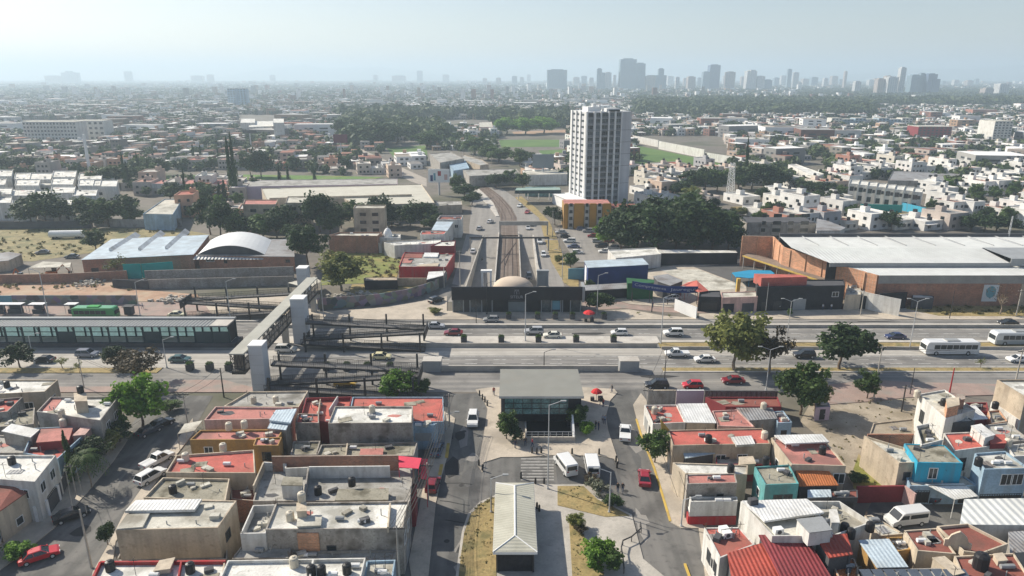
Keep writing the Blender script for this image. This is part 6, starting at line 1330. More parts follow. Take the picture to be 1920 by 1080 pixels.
def crown_mesh(name, shape, seed, nclump, nleaf, leaf, lm, gap=.0):
 """unit crown: radius 1, height 2*hz, centred at its middle; leaf quads in clumps"""
 r = np.random.default_rng(seed); V = [];
 cl = []
 for i in range(nclump):
  if shape == 'cypress':
   t = (i+.5)/nclump; rad = .95*min(1, (1-t)*1.6)**.8*min(1, t*6+.3); a = r.uniform(0, 6.28); q = r.uniform(.2, .8); c = np.array((math.cos(a)*rad*q, math.sin(a)*rad*q, t*2-1)); cr = .42*rad+.1
  elif shape == 'palm': continue
  else:
   d = r.normal(size=3); d /= np.linalg.norm(d); d[2] = d[2]*.9+.12
   rad = r.uniform(.5, .86) if r.random() < .75 else r.uniform(0, .5)
   wob = 1+.22*math.sin(3*math.atan2(d[1], d[0])+seed)+.15*math.sin(5*math.atan2(d[1], d[0])+2*seed)
   c = d*rad*wob;
   if c[2] < -.55: c[2] *= .88
   cr = r.uniform(.24, .42)
  cl.append((c, cr))
 if shape == 'palm':
  for k in range(22):
   a = 6.283*k/22+r.uniform(-.1, .1); up = r.uniform(-.2, .9)
   for t in np.linspace(.12, 1, 9):
    z = up*t-1.0*t*t+.25; c = np.array((math.cos(a)*t, math.sin(a)*t, z))
    dr = np.array((math.cos(a), math.sin(a), up-2*t)); dr /= np.linalg.norm(dr); sd = np.array((-math.sin(a), math.cos(a), 0))
    for s in (-1, 1):
     w = .22*(1.1-t*.6); p = c; tip = c+sd*s*w+dr*.12-np.array((0, 0, .08)); V.append((p-dr*.04, p+dr*.04, tip+dr*.02, tip-dr*.03))
 else:
  per = nleaf//nclump
  for c, cr in cl:
   d = r.normal(size=(per, 3)); d /= np.linalg.norm(d, axis=1)[:, None]; rad = cr*r.uniform(.35, 1.05, per)[:, None]
   p = c+d*rad*np.array((1, 1, .8))
   n = d*.6+r.normal(size=(per, 3))*.55+np.array((0, 0, .35)); n /= np.linalg.norm(n, axis=1)[:, None]
   t = np.cross(n, r.normal(size=(per, 3))); t /= np.linalg.norm(t, axis=1)[:, None]; b = np.cross(n, t); L = leaf*r.uniform(.6, 1.3, per)[:, None]
   for i in range(per): V.append((p[i]-t[i]*L[i], p[i]-b[i]*L[i]*.6, p[i]+t[i]*L[i], p[i]+b[i]*L[i]*.6))
 V = np.array(V); me = bpy.data.meshes.new(name); n = len(V)
 fill(me, V.reshape(-1, 3), np.arange(n*4).reshape(-1, 4)); me.materials.append(M[lm]); return me
def fill(me, V, F):
 V = np.asarray(V, np.float32); F = np.asarray(F, np.int32); nf = len(F)
 me.vertices.add(len(V)); me.vertices.foreach_set('co', V.ravel()); me.loops.add(nf*4); me.loops.foreach_set('vertex_index', F.ravel()); me.polygons.add(nf)
 me.polygons.foreach_set('loop_start', np.arange(0, nf*4, 4, dtype=np.int32)); me.polygons.foreach_set('loop_total', np.full(nf, 4, np.int32)); me.polygons.foreach_set('use_smooth', np.zeros(nf, bool)); me.update(calc_edges=True)
def trunk_mesh(name, kind, seed, m):
 """unit tree: height 1 to the crown middle; radius in crown radii"""
 rr = random.Random(seed); b = MB()
 if kind == 'palm':
  for k in range(8): b.tube((.03*math.sin(k), .03*math.cos(k), k/8), (.03*math.sin(k+1), .03*math.cos(k+1), (k+1)/8), .055, .05, n=7)
 else:
  p = Vector((0, 0, 0))
  for k in range(3):
   q = Vector((rr.uniform(-.05, .05), rr.uniform(-.05, .05), .18*(k+1))); b.tube(p, q, .085-.012*k, .073-.012*k, n=8); p = q
  for j in range(7 if kind != 'cypress' else 2):
   a = 6.28*j/7+rr.uniform(-.3, .3); m1 = p+Vector((math.cos(a)*.22, math.sin(a)*.22, rr.uniform(.12, .25))); m2 = m1+Vector((math.cos(a)*.3, math.sin(a)*.3, rr.uniform(.1, .3)))
   b.tube(p, m1, .045, .03, n=6); b.tube(m1, m2, .03, .012, n=5)
   for _ in range(2):
    a2 = a+rr.uniform(-.9, .9); b.tube(m1, m1+Vector((math.cos(a2)*.3, math.sin(a2)*.3, rr.uniform(.15, .4))), .02, .006, n=4)
  b.tube(p, (0, 0, .95), .05, .015, n=6)
 me = bpy.data.meshes.new(name); me.from_pydata(b.v, [], b.f); me.materials.append(M[m]); return me
TR = {}
def tproto(kind):
 if kind in TR: return TR[kind]
 S = {'dark': ('broad', 40, 3600, .092, 'leaf_dark', 'bark'), 'dark2': ('broad', 48, 3600, .092, 'leaf_dark', 'bark'), 'mid': ('broad', 38, 3300, .092, 'leaf_mid', 'bark'), 'mid2': ('broad', 44, 3300, .092, 'leaf_mid', 'bark'), 'bright': ('broad', 40, 3600, .092, 'leaf_bright', 'bark'),
         'olive': ('broad', 44, 3800, .088, 'leaf_olive', 'pale_bark'), 'brown': ('broad', 26, 2000, .08, 'leaf_brown', 'pale_bark'), 'pale': ('broad', 24, 1500, .09, 'leaf_pale', 'pale_bark'), 'cypress': ('cypress', 30, 1500, .11, 'leaf_dark', 'bark'), 'palm': ('palm', 0, 0, 0, 'leaf_mid', 'pale_bark'),
         'thin': ('broad', 14, 420, .08, 'leaf_olive', 'bark'), 'bare': ('broad', 16, 160, .06, 'leaf_brown', 'pale_bark')}[kind]
 sd_ = sum(map(ord, kind))
 TR[kind] = (crown_mesh(kind+'_crown', S[0], sd_, S[1], S[2], S[3], S[4]), trunk_mesh(kind+'_trunk', S[0], sd_, S[5])); return TR[kind]
def tree(kind, px, py, h, w, label, group=None, name='tree', frac=None, rz=None, at=None, cat='tree'):
 g = G(px, py) if at is None else Vector(at); cm, tm = tproto(kind)
 root = empty(name, (g.x, g.y, g.z), rnd.uniform(0, 6.28) if rz is None else rz, label, cat, group)
 frac = frac if frac is not None else (.97 if kind == 'cypress' else (.25 if kind == 'palm' else {'bright': .95, 'mid2': .9, 'dark2': .92}.get(kind, .86)))
 ch = h*frac; zc = h-ch/2 if kind != 'palm' else h-w*.1
 t = bpy.data.objects.new('trunk', tm); COL.objects.link(t); t.parent = root; k = w/2*.85; t.scale = (k*.8 if kind not in ('cypress',) else w*.5, k*.8 if kind != 'cypress' else w*.5, zc)
 c = bpy.data.objects.new('crown', cm); COL.objects.link(c); c.parent = root; c.location = (0, 0, zc); c.scale = (w/2, w/2, ch/2 if kind != 'palm' else w/2); return root
for a in (('olive', 1376, 694, 13.2, 12.5, 'large olive green tree on the verge of the avenue'), ('brown', 1442, 700, 10.5, 8, 'sparse brownish tree leaning beside the large olive tree'), ('dark', 1573, 693, 10.6, 11.6, 'dark green spreading tree on the verge of the avenue'), ('mid2', 1500, 778, 10.2, 8.4, 'bright green tree at the edge of the empty lot'), ('olive', 1527, 772, 7, 5.5, 'pale olive tree touching the bright green tree'),
          ('mid', 1625, 748, 5.6, 4.8, 'small green tree on the red pavement'), ('mid2', 1227, 868, 5.8, 4.6, 'round green street tree on the yellow kerb'), ('bright', 268, 800, 9.6, 9.0, 'large bright green tree at the top of the western street'), ('brown', 255, 722, 8.2, 9.5, 'dark brownish tree in front of the avenue at the left'), ('dark2', 217, 688, 5.0, 5.2, 'dark round tree beside the dark brownish tree'),
          ('dark', 38, 690, 5.6, 6.8, 'dark green umbrella shaped tree on the left verge'), ('thin', 117, 692, 3.2, 3, 'thin small tree on the left verge'), ('thin', 150, 700, 3.4, 2, 'thin sapling on the left verge beside the pole'), ('cypress', 138, 905, 8.5, 1.7, 'thin dark cypress in the western street'), ('palm', 172, 915, 5.5, 5.4, 'dark palm in the western street'),
          ('olive', 212, 846, 4.2, 4.0, 'yellow green shrub beside the western street'), ('dark2', 203, 1022, 3.4, 2.3, 'clipped round tree by the tan windowless house'), ('bright', 37, 1046, 2.3, 3.6, 'bright clipped bush behind the shiny red car'), ('bright', 745, 742, 5.0, 7.5, 'yellow green tree in front of the near access ramp'), ('mid', 790, 742, 3.4, 4.0, 'green shrub at the end of the near access ramp'),
          ('mid', 950, 824, 5.2, 3.8, 'tall green bush against the left side of the glass entrance'), ('dark', 968, 832, 3.4, 2.6, 'dark bush at the foot of the glass entrance'), ('mid2', 1084, 802, 4.6, 4.2, 'green bush against the right side of the glass entrance'), ('bright', 1100, 816, 2.6, 2.7, 'small green bush right of the sloping white stair wall'), ('pale', 1122, 934, 3.0, 3.8, 'pale flowering bush on the traffic island'), ('brown', 1108, 912, 2.2, 2.6, 'reddish bush behind the pale flowering bush'), ('dark2', 1148, 952, 2.2, 2.8, 'dark low bush beside the lamp post base'),
          ('olive', 1080, 992, 2.4, 2.6, 'thin olive shrub on the lower island grass'), ('brown', 1088, 1002, 1.6, 2.0, 'reddish low shrub on the lower island grass'), ('bright', 1122, 1060, 3.4, 4.8, 'large green bush at the bottom of the traffic island'), ('mid', 1150, 1070, 2.6, 2.8, 'smaller green bush at the bottom of the traffic island'), ('dark2', 1120, 585, 5.6, 7.5, 'dense dark tree at the right end of the metro station'), ('mid', 1105, 548, 3.6, 3.6, 'green bush behind the station end panel'),
          ('mid', 1070, 502, 5.2, 5.5, 'green tree on the dry verge beside the boulevard'), ('olive', 1048, 494, 3, 3.6, 'yellowish shrub on the dry verge'), ('dark', 1040, 422, 8.4, 8.2, 'dark tree at the corner of the ochre apartment block'), ('olive', 640, 545, 11.5, 14.5, 'broad olive tree on the weedy lot'), ('dark', 577, 502, 15, 12.5, 'tall dark tree behind the arched hall'), ('thin', 222, 520, 8, 7, 'sparse grey green tree in front of the brick workshop'), ('mid', 180, 470, 7.5, 8.5, 'green tree behind the brick workshop on the dry field'),
          ('dark', 1718, 562, 6.0, 6.6, 'dark tree in front of the brick factory'), ('bare', 1875, 590, 8.5, 7, 'bare leafless tree on the dry verge'), ('mid', 1480, 594, 2.2, 1.4, 'small shrub in front of the black shop'), ('olive', 815, 588, 1.6, 3.8, 'low weeds left of the metro station'), ('thin', 1197, 590, 1.0, 1.2, 'small tuft on the station pavement, left one'), ('thin', 1255, 595, 1.0, 1.2, 'small tuft on the station pavement, right one'), ('bright', 1690, 925, 2.0, 3.2, 'yellow green weeds at the foot of the empty lot'), ('mid', 1606, 905, 1.6, 3, 'green weeds at the left of the empty lot'),
          ('dark2', 168, 880, 5, 6, 'dark broad tree beside the palm of the western street'), ('dark', 225, 830, 4.6, 5, 'dark tree beside the yellow green shrub of the western street'), ('mid', 320, 770, 2, 4, 'low green hedge right of the bright green tree'), ('thin', 1838, 690, 2.6, 2, 'small shrub on the verge near the right edge'), ('mid', 795, 905, 2.0, 1.6, 'small shrub in the shade below the overhead wires')):
 tree(*a[:5], a[5], 'trees and shrubs of the near streets')
OR2 = OR+['seventh from the left']
for i, (px, py, h, w) in enumerate([(1140, 464, 11, 10), (1164, 472, 13, 16), (1196, 472, 16, 19), (1233, 472, 17.5, 20), (1268, 472, 17.5, 20), (1303, 472, 16.5, 19), (1336, 471, 14, 17), (1366, 471, 10.5, 13), (1186, 458, 16, 20), (1226, 455, 18.5, 22), (1266, 454, 18.5, 22), (1306, 455, 17, 20), (1344, 459, 13, 17)]):
 tree('bright' if i == 0 else ('dark' if i % 2 else 'dark2'), px, py, h, w, 'bright green tree at the left end of the large dark grove' if i == 0 else 'dark grove tree behind the parking shed, %s row, %s' % (('front', OR2[i-1]) if i < 8 else ('back', OR2[i-8])), 'large dark grove', frac=.95)
GR = {'w': 'belt of trees behind the brick workshop', 'c': 'belt of trees behind the arched hall', 'p': 'trees around the far sports pitches', 'f': 'trees behind the dark grove', 'y': 'tall cypresses behind the meadow', 'l': 'trees left of the white houses'}
LB = {'w': 'in the belt beyond the dry field', 'c': 'in the belt behind the hall', 'p': 'near the far sports pitches', 'f': 'in the belt behind the grove', 'l': 'in the far left belt'}
cnt = {}
def belt(key, kind, px, py, h, w):
 cnt[key] = cnt.get(key, 0)+1
 size = 'tall ' if h > 11 else ('small ' if h < 6 else '')
 kd = {'dark': 'dark green', 'dark2': 'dense dark', 'mid': 'mid green', 'mid2': 'leafy green', 'bright': 'bright green', 'olive': 'olive', 'brown': 'brownish', 'cypress': 'cypress', 'thin': 'sparse'}[kind]
 n = cnt[key]; sf = 'th' if 10 < n < 20 else {1: 'st', 2: 'nd', 3: 'rd'}.get(n % 10, 'th')
 tree(kind, px, py, h, w, '%s%s tree %s, %d%s from its left end' % (size, kd, LB[key], n, sf), GR[key])
for a in sorted([('dark', 60, 425, 13, 16), ('dark2', 88, 425, 14, 15), ('dark', 115, 424, 12, 14), ('mid', 160, 408, 9, 12), ('dark', 175, 430, 8, 10), ('mid2', 205, 425, 12, 13), ('dark', 232, 420, 13, 14), ('mid', 248, 422, 9, 9), ('mid', 320, 375, 7, 10), ('dark', 330, 372, 9, 10), ('mid2', 372, 385, 11, 12), ('mid', 388, 378, 9, 11)], key=lambda q: q[1]): belt('w', *a)
for a in sorted([('dark', 395, 440, 16, 11), ('dark2', 415, 445, 14, 12), ('mid', 440, 446, 10, 11), ('dark', 465, 446, 9, 11), ('mid', 495, 448, 10, 12), ('dark2', 520, 448, 12, 12), ('dark', 545, 432, 11, 12), ('dark2', 600, 436, 16, 14), ('mid', 620, 440, 9, 10), ('dark', 640, 428, 10, 10), ('mid2', 665, 425, 11, 10), ('olive', 680, 436, 7, 6), ('dark2', 712, 424, 12, 13), ('dark', 735, 424, 9, 9), ('dark', 770, 428, 10, 11), ('dark2', 795, 426, 11, 14), ('mid', 810, 434, 7, 8), ('dark', 560, 462, 9, 10)], key=lambda q: q[1]): belt('c', *a)
for a in sorted([('dark', 660, 262, 22, 34), ('dark2', 690, 270, 20, 34), ('dark', 715, 275, 22, 36), ('dark2', 745, 268, 18, 30), ('mid', 800, 278, 14, 28), ('mid2', 860, 272, 12, 24), ('mid', 890, 290, 14, 26), ('mid2', 915, 300, 12, 20), ('mid', 935, 305, 11, 22), ('bright', 950, 252, 18, 34), ('bright', 985, 252, 18, 32), ('bright', 1020, 250, 18, 36), ('mid', 975, 312, 12, 14), ('dark', 870, 372, 8, 14), ('mid', 855, 360, 9, 10), ('dark', 885, 385, 7, 10), ('mid', 955, 345, 8, 10), ('dark2', 930, 352, 8, 14), ('mid', 980, 352, 8, 10)], key=lambda q: q[1]): belt('p', *a)
for a in sorted([('dark', 1300, 358, 12, 15), ('dark2', 1322, 360, 13, 15), ('mid', 1345, 360, 12, 14), ('dark', 1385, 355, 13, 16), ('dark2', 1410, 356, 14, 17), ('dark', 1435, 356, 15, 18), ('dark2', 1460, 356, 12, 15), ('dark', 1290, 368, 8, 9), ('mid', 1440, 412, 7, 7), ('olive', 1385, 405, 4, 8), ('dark2', 1510, 362, 7, 14), ('dark', 1535, 366, 8, 13), ('mid', 1575, 375, 7, 9), ('dark', 1820, 432, 7, 11), ('dark2', 1845, 434, 7, 11), ('dark', 1868, 433, 7, 11), ('dark2', 1890, 434, 6, 10)], key=lambda q: q[1]): belt('f', *a)
for a in sorted([('dark', 20, 330, 12, 18), ('dark2', 55, 328, 12, 18), ('dark', 100, 325, 10, 16), ('mid', 200, 352, 12, 18), ('mid2', 240, 348, 12, 18), ('mid', 275, 342, 10, 18), ('dark', 300, 330, 12, 16), ('dark2', 490, 332, 17, 14), ('dark', 470, 332, 14, 11)], key=lambda q: q[1]): belt('l', *a)
for i, (px, py, h, w) in enumerate([(237, 355, 19, 3.4), (243, 356, 15, 3), (263, 342, 17, 3.2), (281, 345, 14, 3), (349, 372, 15, 2.6), (436, 372, 29, 4.2), (444, 372, 31, 4.2), (413, 378, 9, 3.6), (422, 378, 10, 4), (1395, 350, 26, 3.5), (525, 348, 12, 3), (541, 350, 12, 3), (590, 345, 10, 3), (365, 310, 14, 4), (378, 308, 13, 4)]):
 tree('cypress', px, py, h, w, '%s dark cypress between dry field and meadow, %s' % ('very tall' if h > 24 else ('tall' if h > 13.5 else 'short'), 'number %d from the left' % ([237, 243, 263, 281, 349, 365, 378, 413, 422, 436, 444, 525, 541, 590, 1395].index(px)+1)), GR['y'], name='cypress')
def rooftop(o, pts, z0, z1, m, name='roof_sheet'):
 r = MB(); P = wpts(pts, z1); r.prism(P, z0, z1); return onroof(o, r, name, M[m])
W1 = house('brick workshop with three raised skylight ridges on a light blue metal roof', [(209, 448), (392, 440), (363, 477), (152, 487)], 5.2, 'brick_wall', 'blue_sheet', 0, front=[(.2, 2, 1.2, 1), (.1, 0, 2, 2.4, D_)], name='workshop', cat='workshop')
for pts in ([(110, 222), (340, 78)], [(360, 215), (553, 62)], [(590, 205), (765, 48)]):
 a, b = [G(*p, 5.6) for p in Z('L', pts)]; mb = MB(); mb.add([a+Vector((0, 0, -.9)), b+Vector((0, 0, -.9)), b+Vector((0, 0, .45)), a+Vector((0, 0, .45)), a+Vector((1.7, 0, -.9)), b+Vector((1.7, 0, -.9))], [(0, 3, 2, 1), (3, 4, 5, 2), (0, 4, 3), (1, 2, 5)]); onroof(W1, mb, 'skylight_ridge', M['white_sheet'])
W2 = house('brick hall with a white arched metal roof and a ribbed awning', Z('L', [(985, 135), (1685, 130), (1703, 280), (870, 268)]), 4.8, 'brick_wall', 'grey_sheet', 0, front=[(.28, 2.4, 1.0, .9, DB), (.93, 2.9, 1.2, .8, DB), (.12, 2.8, 2.4, 1.0, WT)], name='hall', cat='hall')
a, b = [G(*p, 4.8) for p in Z('L', [(872, 262), (1447, 262)])]; a2, b2 = [G(*p, 4.8) for p in Z('L', [(985, 138), (1505, 138)])]
mb = MB(); n = 14
for k in range(n+1):
 t = k/n; hh = 2.9*(1-(2*t-1)**2)
 mb.v += [a.lerp(b, t)+Vector((0, 0, hh+.02)), a2.lerp(b2, t)+Vector((0, 0, hh+.02))]
mb.f = [(2*k, 2*k+2, 2*k+3, 2*k+1) for k in range(n)]; mb.m = [0]*n; onroof(W2, mb, 'arched_roof', mat('arch_sheet', (.68, .69, .68), var=.04, corr=('Y', 1, .2), rough=.5))
mb = MB(); mb.v = [a.lerp(b, k/n)+Vector((0, -.02, 2.9*(1-(2*k/n-1)**2)-.1)) for k in range(n+1)]+[a.lerp(b, k/n)+Vector((0, -.02, 0)) for k in range(n+1)]; mb.f = [(k, k+1, n+2+k, n+1+k) for k in range(n)]; mb.m = [0]*n; onroof(W2, mb, 'gable_screen', M['dark_grey'])
mb = MB(); c1 = a+Vector((-.5, -2.6, -.9)); c2 = b+Vector((.2, -2.6, -.9)); mb.add([a+Vector((-.5, -.1, -.05)), b+Vector((.2, -.1, -.05)), c2, c1], [(0, 3, 2, 1)]); mb.add([p-Vector((0, 0, .08)) for p in (a+Vector((-.5, -.1, -.05)), b+Vector((.2, -.1, -.05)), c2, c1)], [(0, 1, 2, 3)]); onroof(W2, mb, 'awning', mat('awning_sheet', (.6, .6, .58), corr=('X', 1.1, 1.0)))
def wallpx(label, pts, h, m, th=.3, name='retaining_wall', cat='retaining wall', group=None):
 mb = MB(); P = [G(x, y) for x, y in pts]
 for p, q in zip(P, P[1:]): mb.bar(p+Vector((0, 0, h)), q+Vector((0, 0, h)), th, h)
 return tag(mb.build(name, M[m]), label, cat, group)
wallpx('upper concrete block retaining wall below the arched hall', Z('L', [(430, 500), (1700, 462)]), 3.6, 'block_wall')
wallpx('lower concrete block retaining wall behind the far access ramp', Z('L', [(455, 556), (1480, 530), (1700, 525)]), 2.8, 'block_wall')
wallpx('dark earth bank wall at the left end of the retaining walls', Z('L', [(150, 545), (455, 560)]), 2.6, 'dark_grey')
wallpx('teal corrugated fence panel beside the brick workshop, left piece', Z('L', [(248, 470), (400, 466)]), 4.6, 'teal_panel', .12, 'fence', 'fence')
wallpx('teal corrugated fence panel beside the brick workshop, longer right piece', Z('L', [(404, 462), (672, 440)]), 4.4, 'teal_panel', .12, 'fence', 'fence')
wallpx('low brick wall below the brick workshop at the left', [(-40, 533), (130, 530), (240, 524)], 2.8, 'brick_wall', .3, 'boundary_wall', 'wall')
wallpx('long wall covered with dark painted murals behind the red pavement', [(25, 571), (258, 571)], 2.6, 'graffiti', .2, 'mural_wall', 'wall')
wallpx('blue mural painted wall at the left frame edge', [(-40, 571), (24, 571)], 2.5, 'mural_blue', .2, 'mural_wall', 'wall')
wallpx('curved graffiti wall along the diagonal lane left of the station', [(596, 580), (655, 576), (706, 572), (760, 563), (800, 551), (822, 541), (838, 528)], 3.0, 'graffiti', .25, 'mural_wall', 'wall')
wallpx('grey painted wall stretch on the weedy lot behind the graffiti wall', [(683, 536), (800, 536)], 2.4, 'tan_wall', .25, 'boundary_wall', 'wall')
house('low open shed with a dark opening on the weedy lot', Z('O', [(540, 670), (850, 668), (850, 695), (530, 700)]), 2.8, 'black_wall', 'tan_wall', .05, name='shed', cat='shed')
for pts, z, lab in ((Z('O', [(250, 850), (480, 840), (715, 825), (720, 850), (480, 870), (260, 890)]), 1.6, 'heap of white rubble behind the curved graffiti wall'), (Z('L', [(540, 625), (800, 620), (800, 690), (560, 690)]), 1.2, 'heap of pale rubble beside the far access ramp'), (Z('F', [(490, 400), (690, 370), (700, 410), (520, 440)]), 1.4, 'heap of rubble on the orange earthworks')):
 mb = MB(); P = wpts(pts, 0); cx, cy = sum(p[0] for p in P)/len(P), sum(p[1] for p in P)/len(P); rr = random.Random(len(lab)); wx = max(p[0] for p in P)-min(p[0] for p in P); wy = max(p[1] for p in P)-min(p[1] for p in P)
 for k in range(90):
  x, y = rr.gauss(0, .22)*wx, rr.gauss(0, .22)*wy; s = rr.uniform(.3, .9); mb.obox((cx+x, cy+y, max(0, z*(1-abs(x)/wx*2)*rr.random()*.7)), s, s*.7, s*.6, rr.random()*3)
 tag(mb.build('rubble_heap', M['concrete']), lab, 'rubble', kind='stuff')
for pts, z, m, lab in ((Z('F', [(190, 295), (290, 252), (480, 260), (470, 292)]), 3.2, 'cream_roof', 'white sheet canopy on posts at the foot of the dry field'), ([(540, 530), (590, 519), (602, 528), (578, 540)], 3, 'cream_roof', 'cream canopy beside the far lift tower')):
 P = [G(*p, z) for p in pts]; mb = MB(); mb.prism([(p.x, p.y) for p in P], z-.1, z)
 for p in P: mb.tube((p.x, p.y, 0), (p.x, p.y, z-.1), .07)
 tag(mb.build('canopy', M[m]), lab, 'canopy')
house('small grey gabled shed at the left frame edge below the dry field', Z('F', [(-60, 215), (60, 200), (150, 202), (60, 245), (-80, 260)]), 3.4, 'tan_wall', 'grey_sheet', 0, slope=[.6, .6, 0, 0, 0], name='shed', cat='shed')
house('brick walled house with a parapet and white rear wall beyond the weedy lot', Z('O', [(290, 232), (700, 230), (655, 270), (185, 262)]), 6.2, 'brick_wall', 'cream_roof', .5)
wallpx('long white boundary wall in front of the brick walled house', Z('O', [(185, 410), (700, 435)]), 3.6, 'white_wall', .25, 'boundary_wall', 'wall')
wallpx('grey brown boundary wall right of the long white wall', Z('O', [(705, 440), (1080, 420), (1170, 415)]), 4.4, 'grey_wall', .25, 'boundary_wall', 'wall')
h1 = house('white house with a small domed turret', Z('O', [(665, 250), (880, 248), (880, 285), (655, 285)]), 5.0, 'white_wall', 'white_roof', .3)
c = G(*Z('O', [(757, 268)])[0], 5.0); mb = MB(); mb.lathe((c.x, c.y, 4.6), [(1.5, 0), (1.5, 1.4), (1.2, 2.2), (.7, 2.9), (.2, 3.2), (0, 3.9)], 12); onroof(h1, mb, 'turret', M['white_paint'])
house('row building with a bright white roof beside the boulevard', Z('O', [(720, 330), (1270, 300), (1270, 340), (820, 360)]), 4.6, 'white_wall', 'white_roof', .3)
h2 = house('white building with a coral red roof strip beside the boulevard', Z('O', [(1085, 220), (1330, 218), (1300, 250), (1068, 255)]), 6.2, 'white_wall', 'red_roof', .2, front=[(.5, 3.2, 6, 1.2, DB)])
house('hall with a pale blue grey pitched roof behind the coral red strip', Z('O', [(1225, 130), (1390, 132), (1330, 220), (1178, 210)]), 6.4, 'white_wall', 'blue_sheet', 0)
house('white two storey house with a magenta roof edge by the boulevard', Z('O', [(1260, 70), (1480, 70), (1465, 110), (1228, 110)]), 7.0, 'white_wall', 'brown_red_roof', .6, right=[(.5, 3.8, 1.2, 1.2)], front=[(.8, 3.8, 1.2, 1.2)])
house('grey roofed building next to the boulevard left of the pipe gantry', Z('O', [(1270, 320), (1410, 312), (1400, 365), (1170, 365)]), 4.8, 'maroon_wall', 'white_roof', .3)
h3 = house('restaurant with a bright red side wall and grey roof terraces', Z('O', [(920, 425), (1400, 440), (1320, 568), (862, 565)]), 4.6, 'red_wall', 'grey_roof', .35)
rooftop(h3, Z('O', [(1110, 430), (1250, 432), (1235, 470), (1100, 468)]), 4.2, 4.7, 'white_sheet'); rooftop(h3, Z('O', [(905, 440), (1095, 440), (1085, 480), (885, 478)]), 4.2, 4.4, 'brown_red_roof'); rooftop(h3, Z('O', [(890, 485), (1005, 485), (980, 530), (868, 528)]), 4.2, 4.4, 'pink_roof'); rooftop(h3, Z('O', [(1080, 542), (1250, 530), (1240, 560), (1030, 562)]), 4.2, 4.6, 'cream_wall')
house('small shop with a pale blue canopy at the end of the curved graffiti wall', Z('O', [(1150, 615), (1315, 605), (1290, 650), (1130, 690)]), 3.6, 'dark_grey', 'white_sheet', 0)
house('low tan building with a grey roof at the corner by the boulevard', Z('W', [(1080, 262), (1305, 258), (1310, 290), (1090, 300)]), 4.0, 'tan_wall', 'grey_roof', .2)
hall = house('large white flat roofed hall beyond the tree belt', [(490, 353), (790, 345), (815, 380), (672, 385), (645, 372), (500, 375)], 7.5, 'cream_wall', mat('hall_roof', (.52, .5, .42), var=.06, stain=(.4, .37, .3), samt=.4).name, .3, name='hall', cat='hall')
rwall(hall, [(505, 371), (772, 364)], 7.2, 8.2, .4, 'cream_wall')
ro = house('very long row of houses with scalloped grey roof fronts behind the large white hall', [(450, 338), (745, 335), (745, 345), (440, 350)], 6.5, 'lilac_wall', 'grey_roof', .2, name='row_house', cat='row of houses')
house('long low building with a red roof edge at the end of the scalloped row', [(275, 338), (452, 336), (448, 346), (272, 344)], 6.0, 'white_wall', 'pink_roof', .2, name='row_house', cat='row of houses')
wsh = house('grey workshop with a sawtooth roof beyond the dry field', Z('V', [(1480, 445), (1640, 450), (1555, 585), (1285, 580)]), 6.5, 'lightblue_wall', 'cream_roof', .3, name='workshop', cat='workshop')
wallpx('grey wall along the back of the dry field', Z('V', [(850, 690), (1200, 700), (1640, 690)]), 3.2, 'grey_wall', .3, 'boundary_wall', 'wall')
wallpx('dark wall along the back of the dry field at the left', [(-60, 430), (175, 428)], 3.0, 'dark_grey', .3, 'boundary_wall', 'wall')
for x0, x1, yt, yf, lab in ((455, 517, 378, 385, 'tan apartment block with a red roof edge behind the tree belt, left one'), (535, 580, 372, 382, 'tan apartment block behind the tree belt, middle one'), (662, 720, 388, 392, 'brown apartment block hidden between the belt trees')):
 z = 11; house(lab, [(x0+4, yt-4), (x1+4, yt-4), (x1, yf-2), (x0, yf-2)], z, 'tan_wall', 'pink_roof' if x0 == 455 else 'cream_roof', .4, front=[(u, zb, 2.2, 1.1, DB) for u in (.3, .7) for zb in (2, 5, 8)], name='apartment_block', cat='apartment block')
for i in range(24):
 px = -20+(i % 6)*40+rnd.uniform(-8, 8); py = [334, 348, 364, 384][i//6]+rnd.uniform(-4, 4)
 if px > 205-(i//6)*28: continue
 w = rnd.uniform(34, 46); house('white cubic house of the far left cluster, %s row, number %d from left' % (['back', 'second', 'third', 'front'][i//6], i % 6+1), [(px+3, py-12), (px+w+3, py-12), (px+w, py), (px, py)], rnd.uniform(6, 8.5), 'white_wall', 'white_roof', .5, front=[(.3, 3.8, 1.4, 1.2, DB), (.72, 1, 1.4, 1.2, DB)], group='white cubic houses at the far left', name='house')
b1 = house('navy blue walled shop with a light metal roof right of the station', [(1095, 489), (1205, 484), (1217, 496), (1102, 502)], 6.2, 'navy_wall', 'blue_sheet', 0, name='shop', cat='shop', right=[(.5, 1, 3, 4.5, dict(kind='shutter', mi='white_paint'))], left=[(.4, .2, 3, 5.3, dict(kind='shutter', mi='white_paint'))])
wallpx('teal graffiti panel wall beside the navy blue shop', [(1065, 524), (1095, 524)], 3.4, 'mural_blue', .25, 'mural_wall', 'wall')
house('grey canopy roof behind the used car banner', Z('T', [(620, 170), (880, 130), (1160, 250), (930, 340), (700, 260)]), 4.4, 'dark_grey', 'grey_sheet', 0, name='shed', cat='shed')
mat('shed_green', (.025, .11, .045), var=.15)
house('dark green sided shed at the left end of the used car banner', Z('T', [(140, 200), (640, 240), (640, 290), (150, 300)]), 4.8, 'shed_green', 'shed_green', 0, name='shed', cat='shed')
house('low roof in shade below the navy blue shop', [(1090, 535), (1180, 530), (1182, 540), (1095, 545)], 3, 'black_wall', 'grey_sheet', 0, name='shed', cat='shed')
mb = MB(); base = [G(*p, z) for p, z in zip(Z('T', [(1120, 330), (1260, 265), (1400, 270), (1480, 330), (1620, 420), (1440, 450), (1200, 335)]), [4.4]*7)]; ap = G(*Z('T', [(1405, 245)])[0], 5.6)
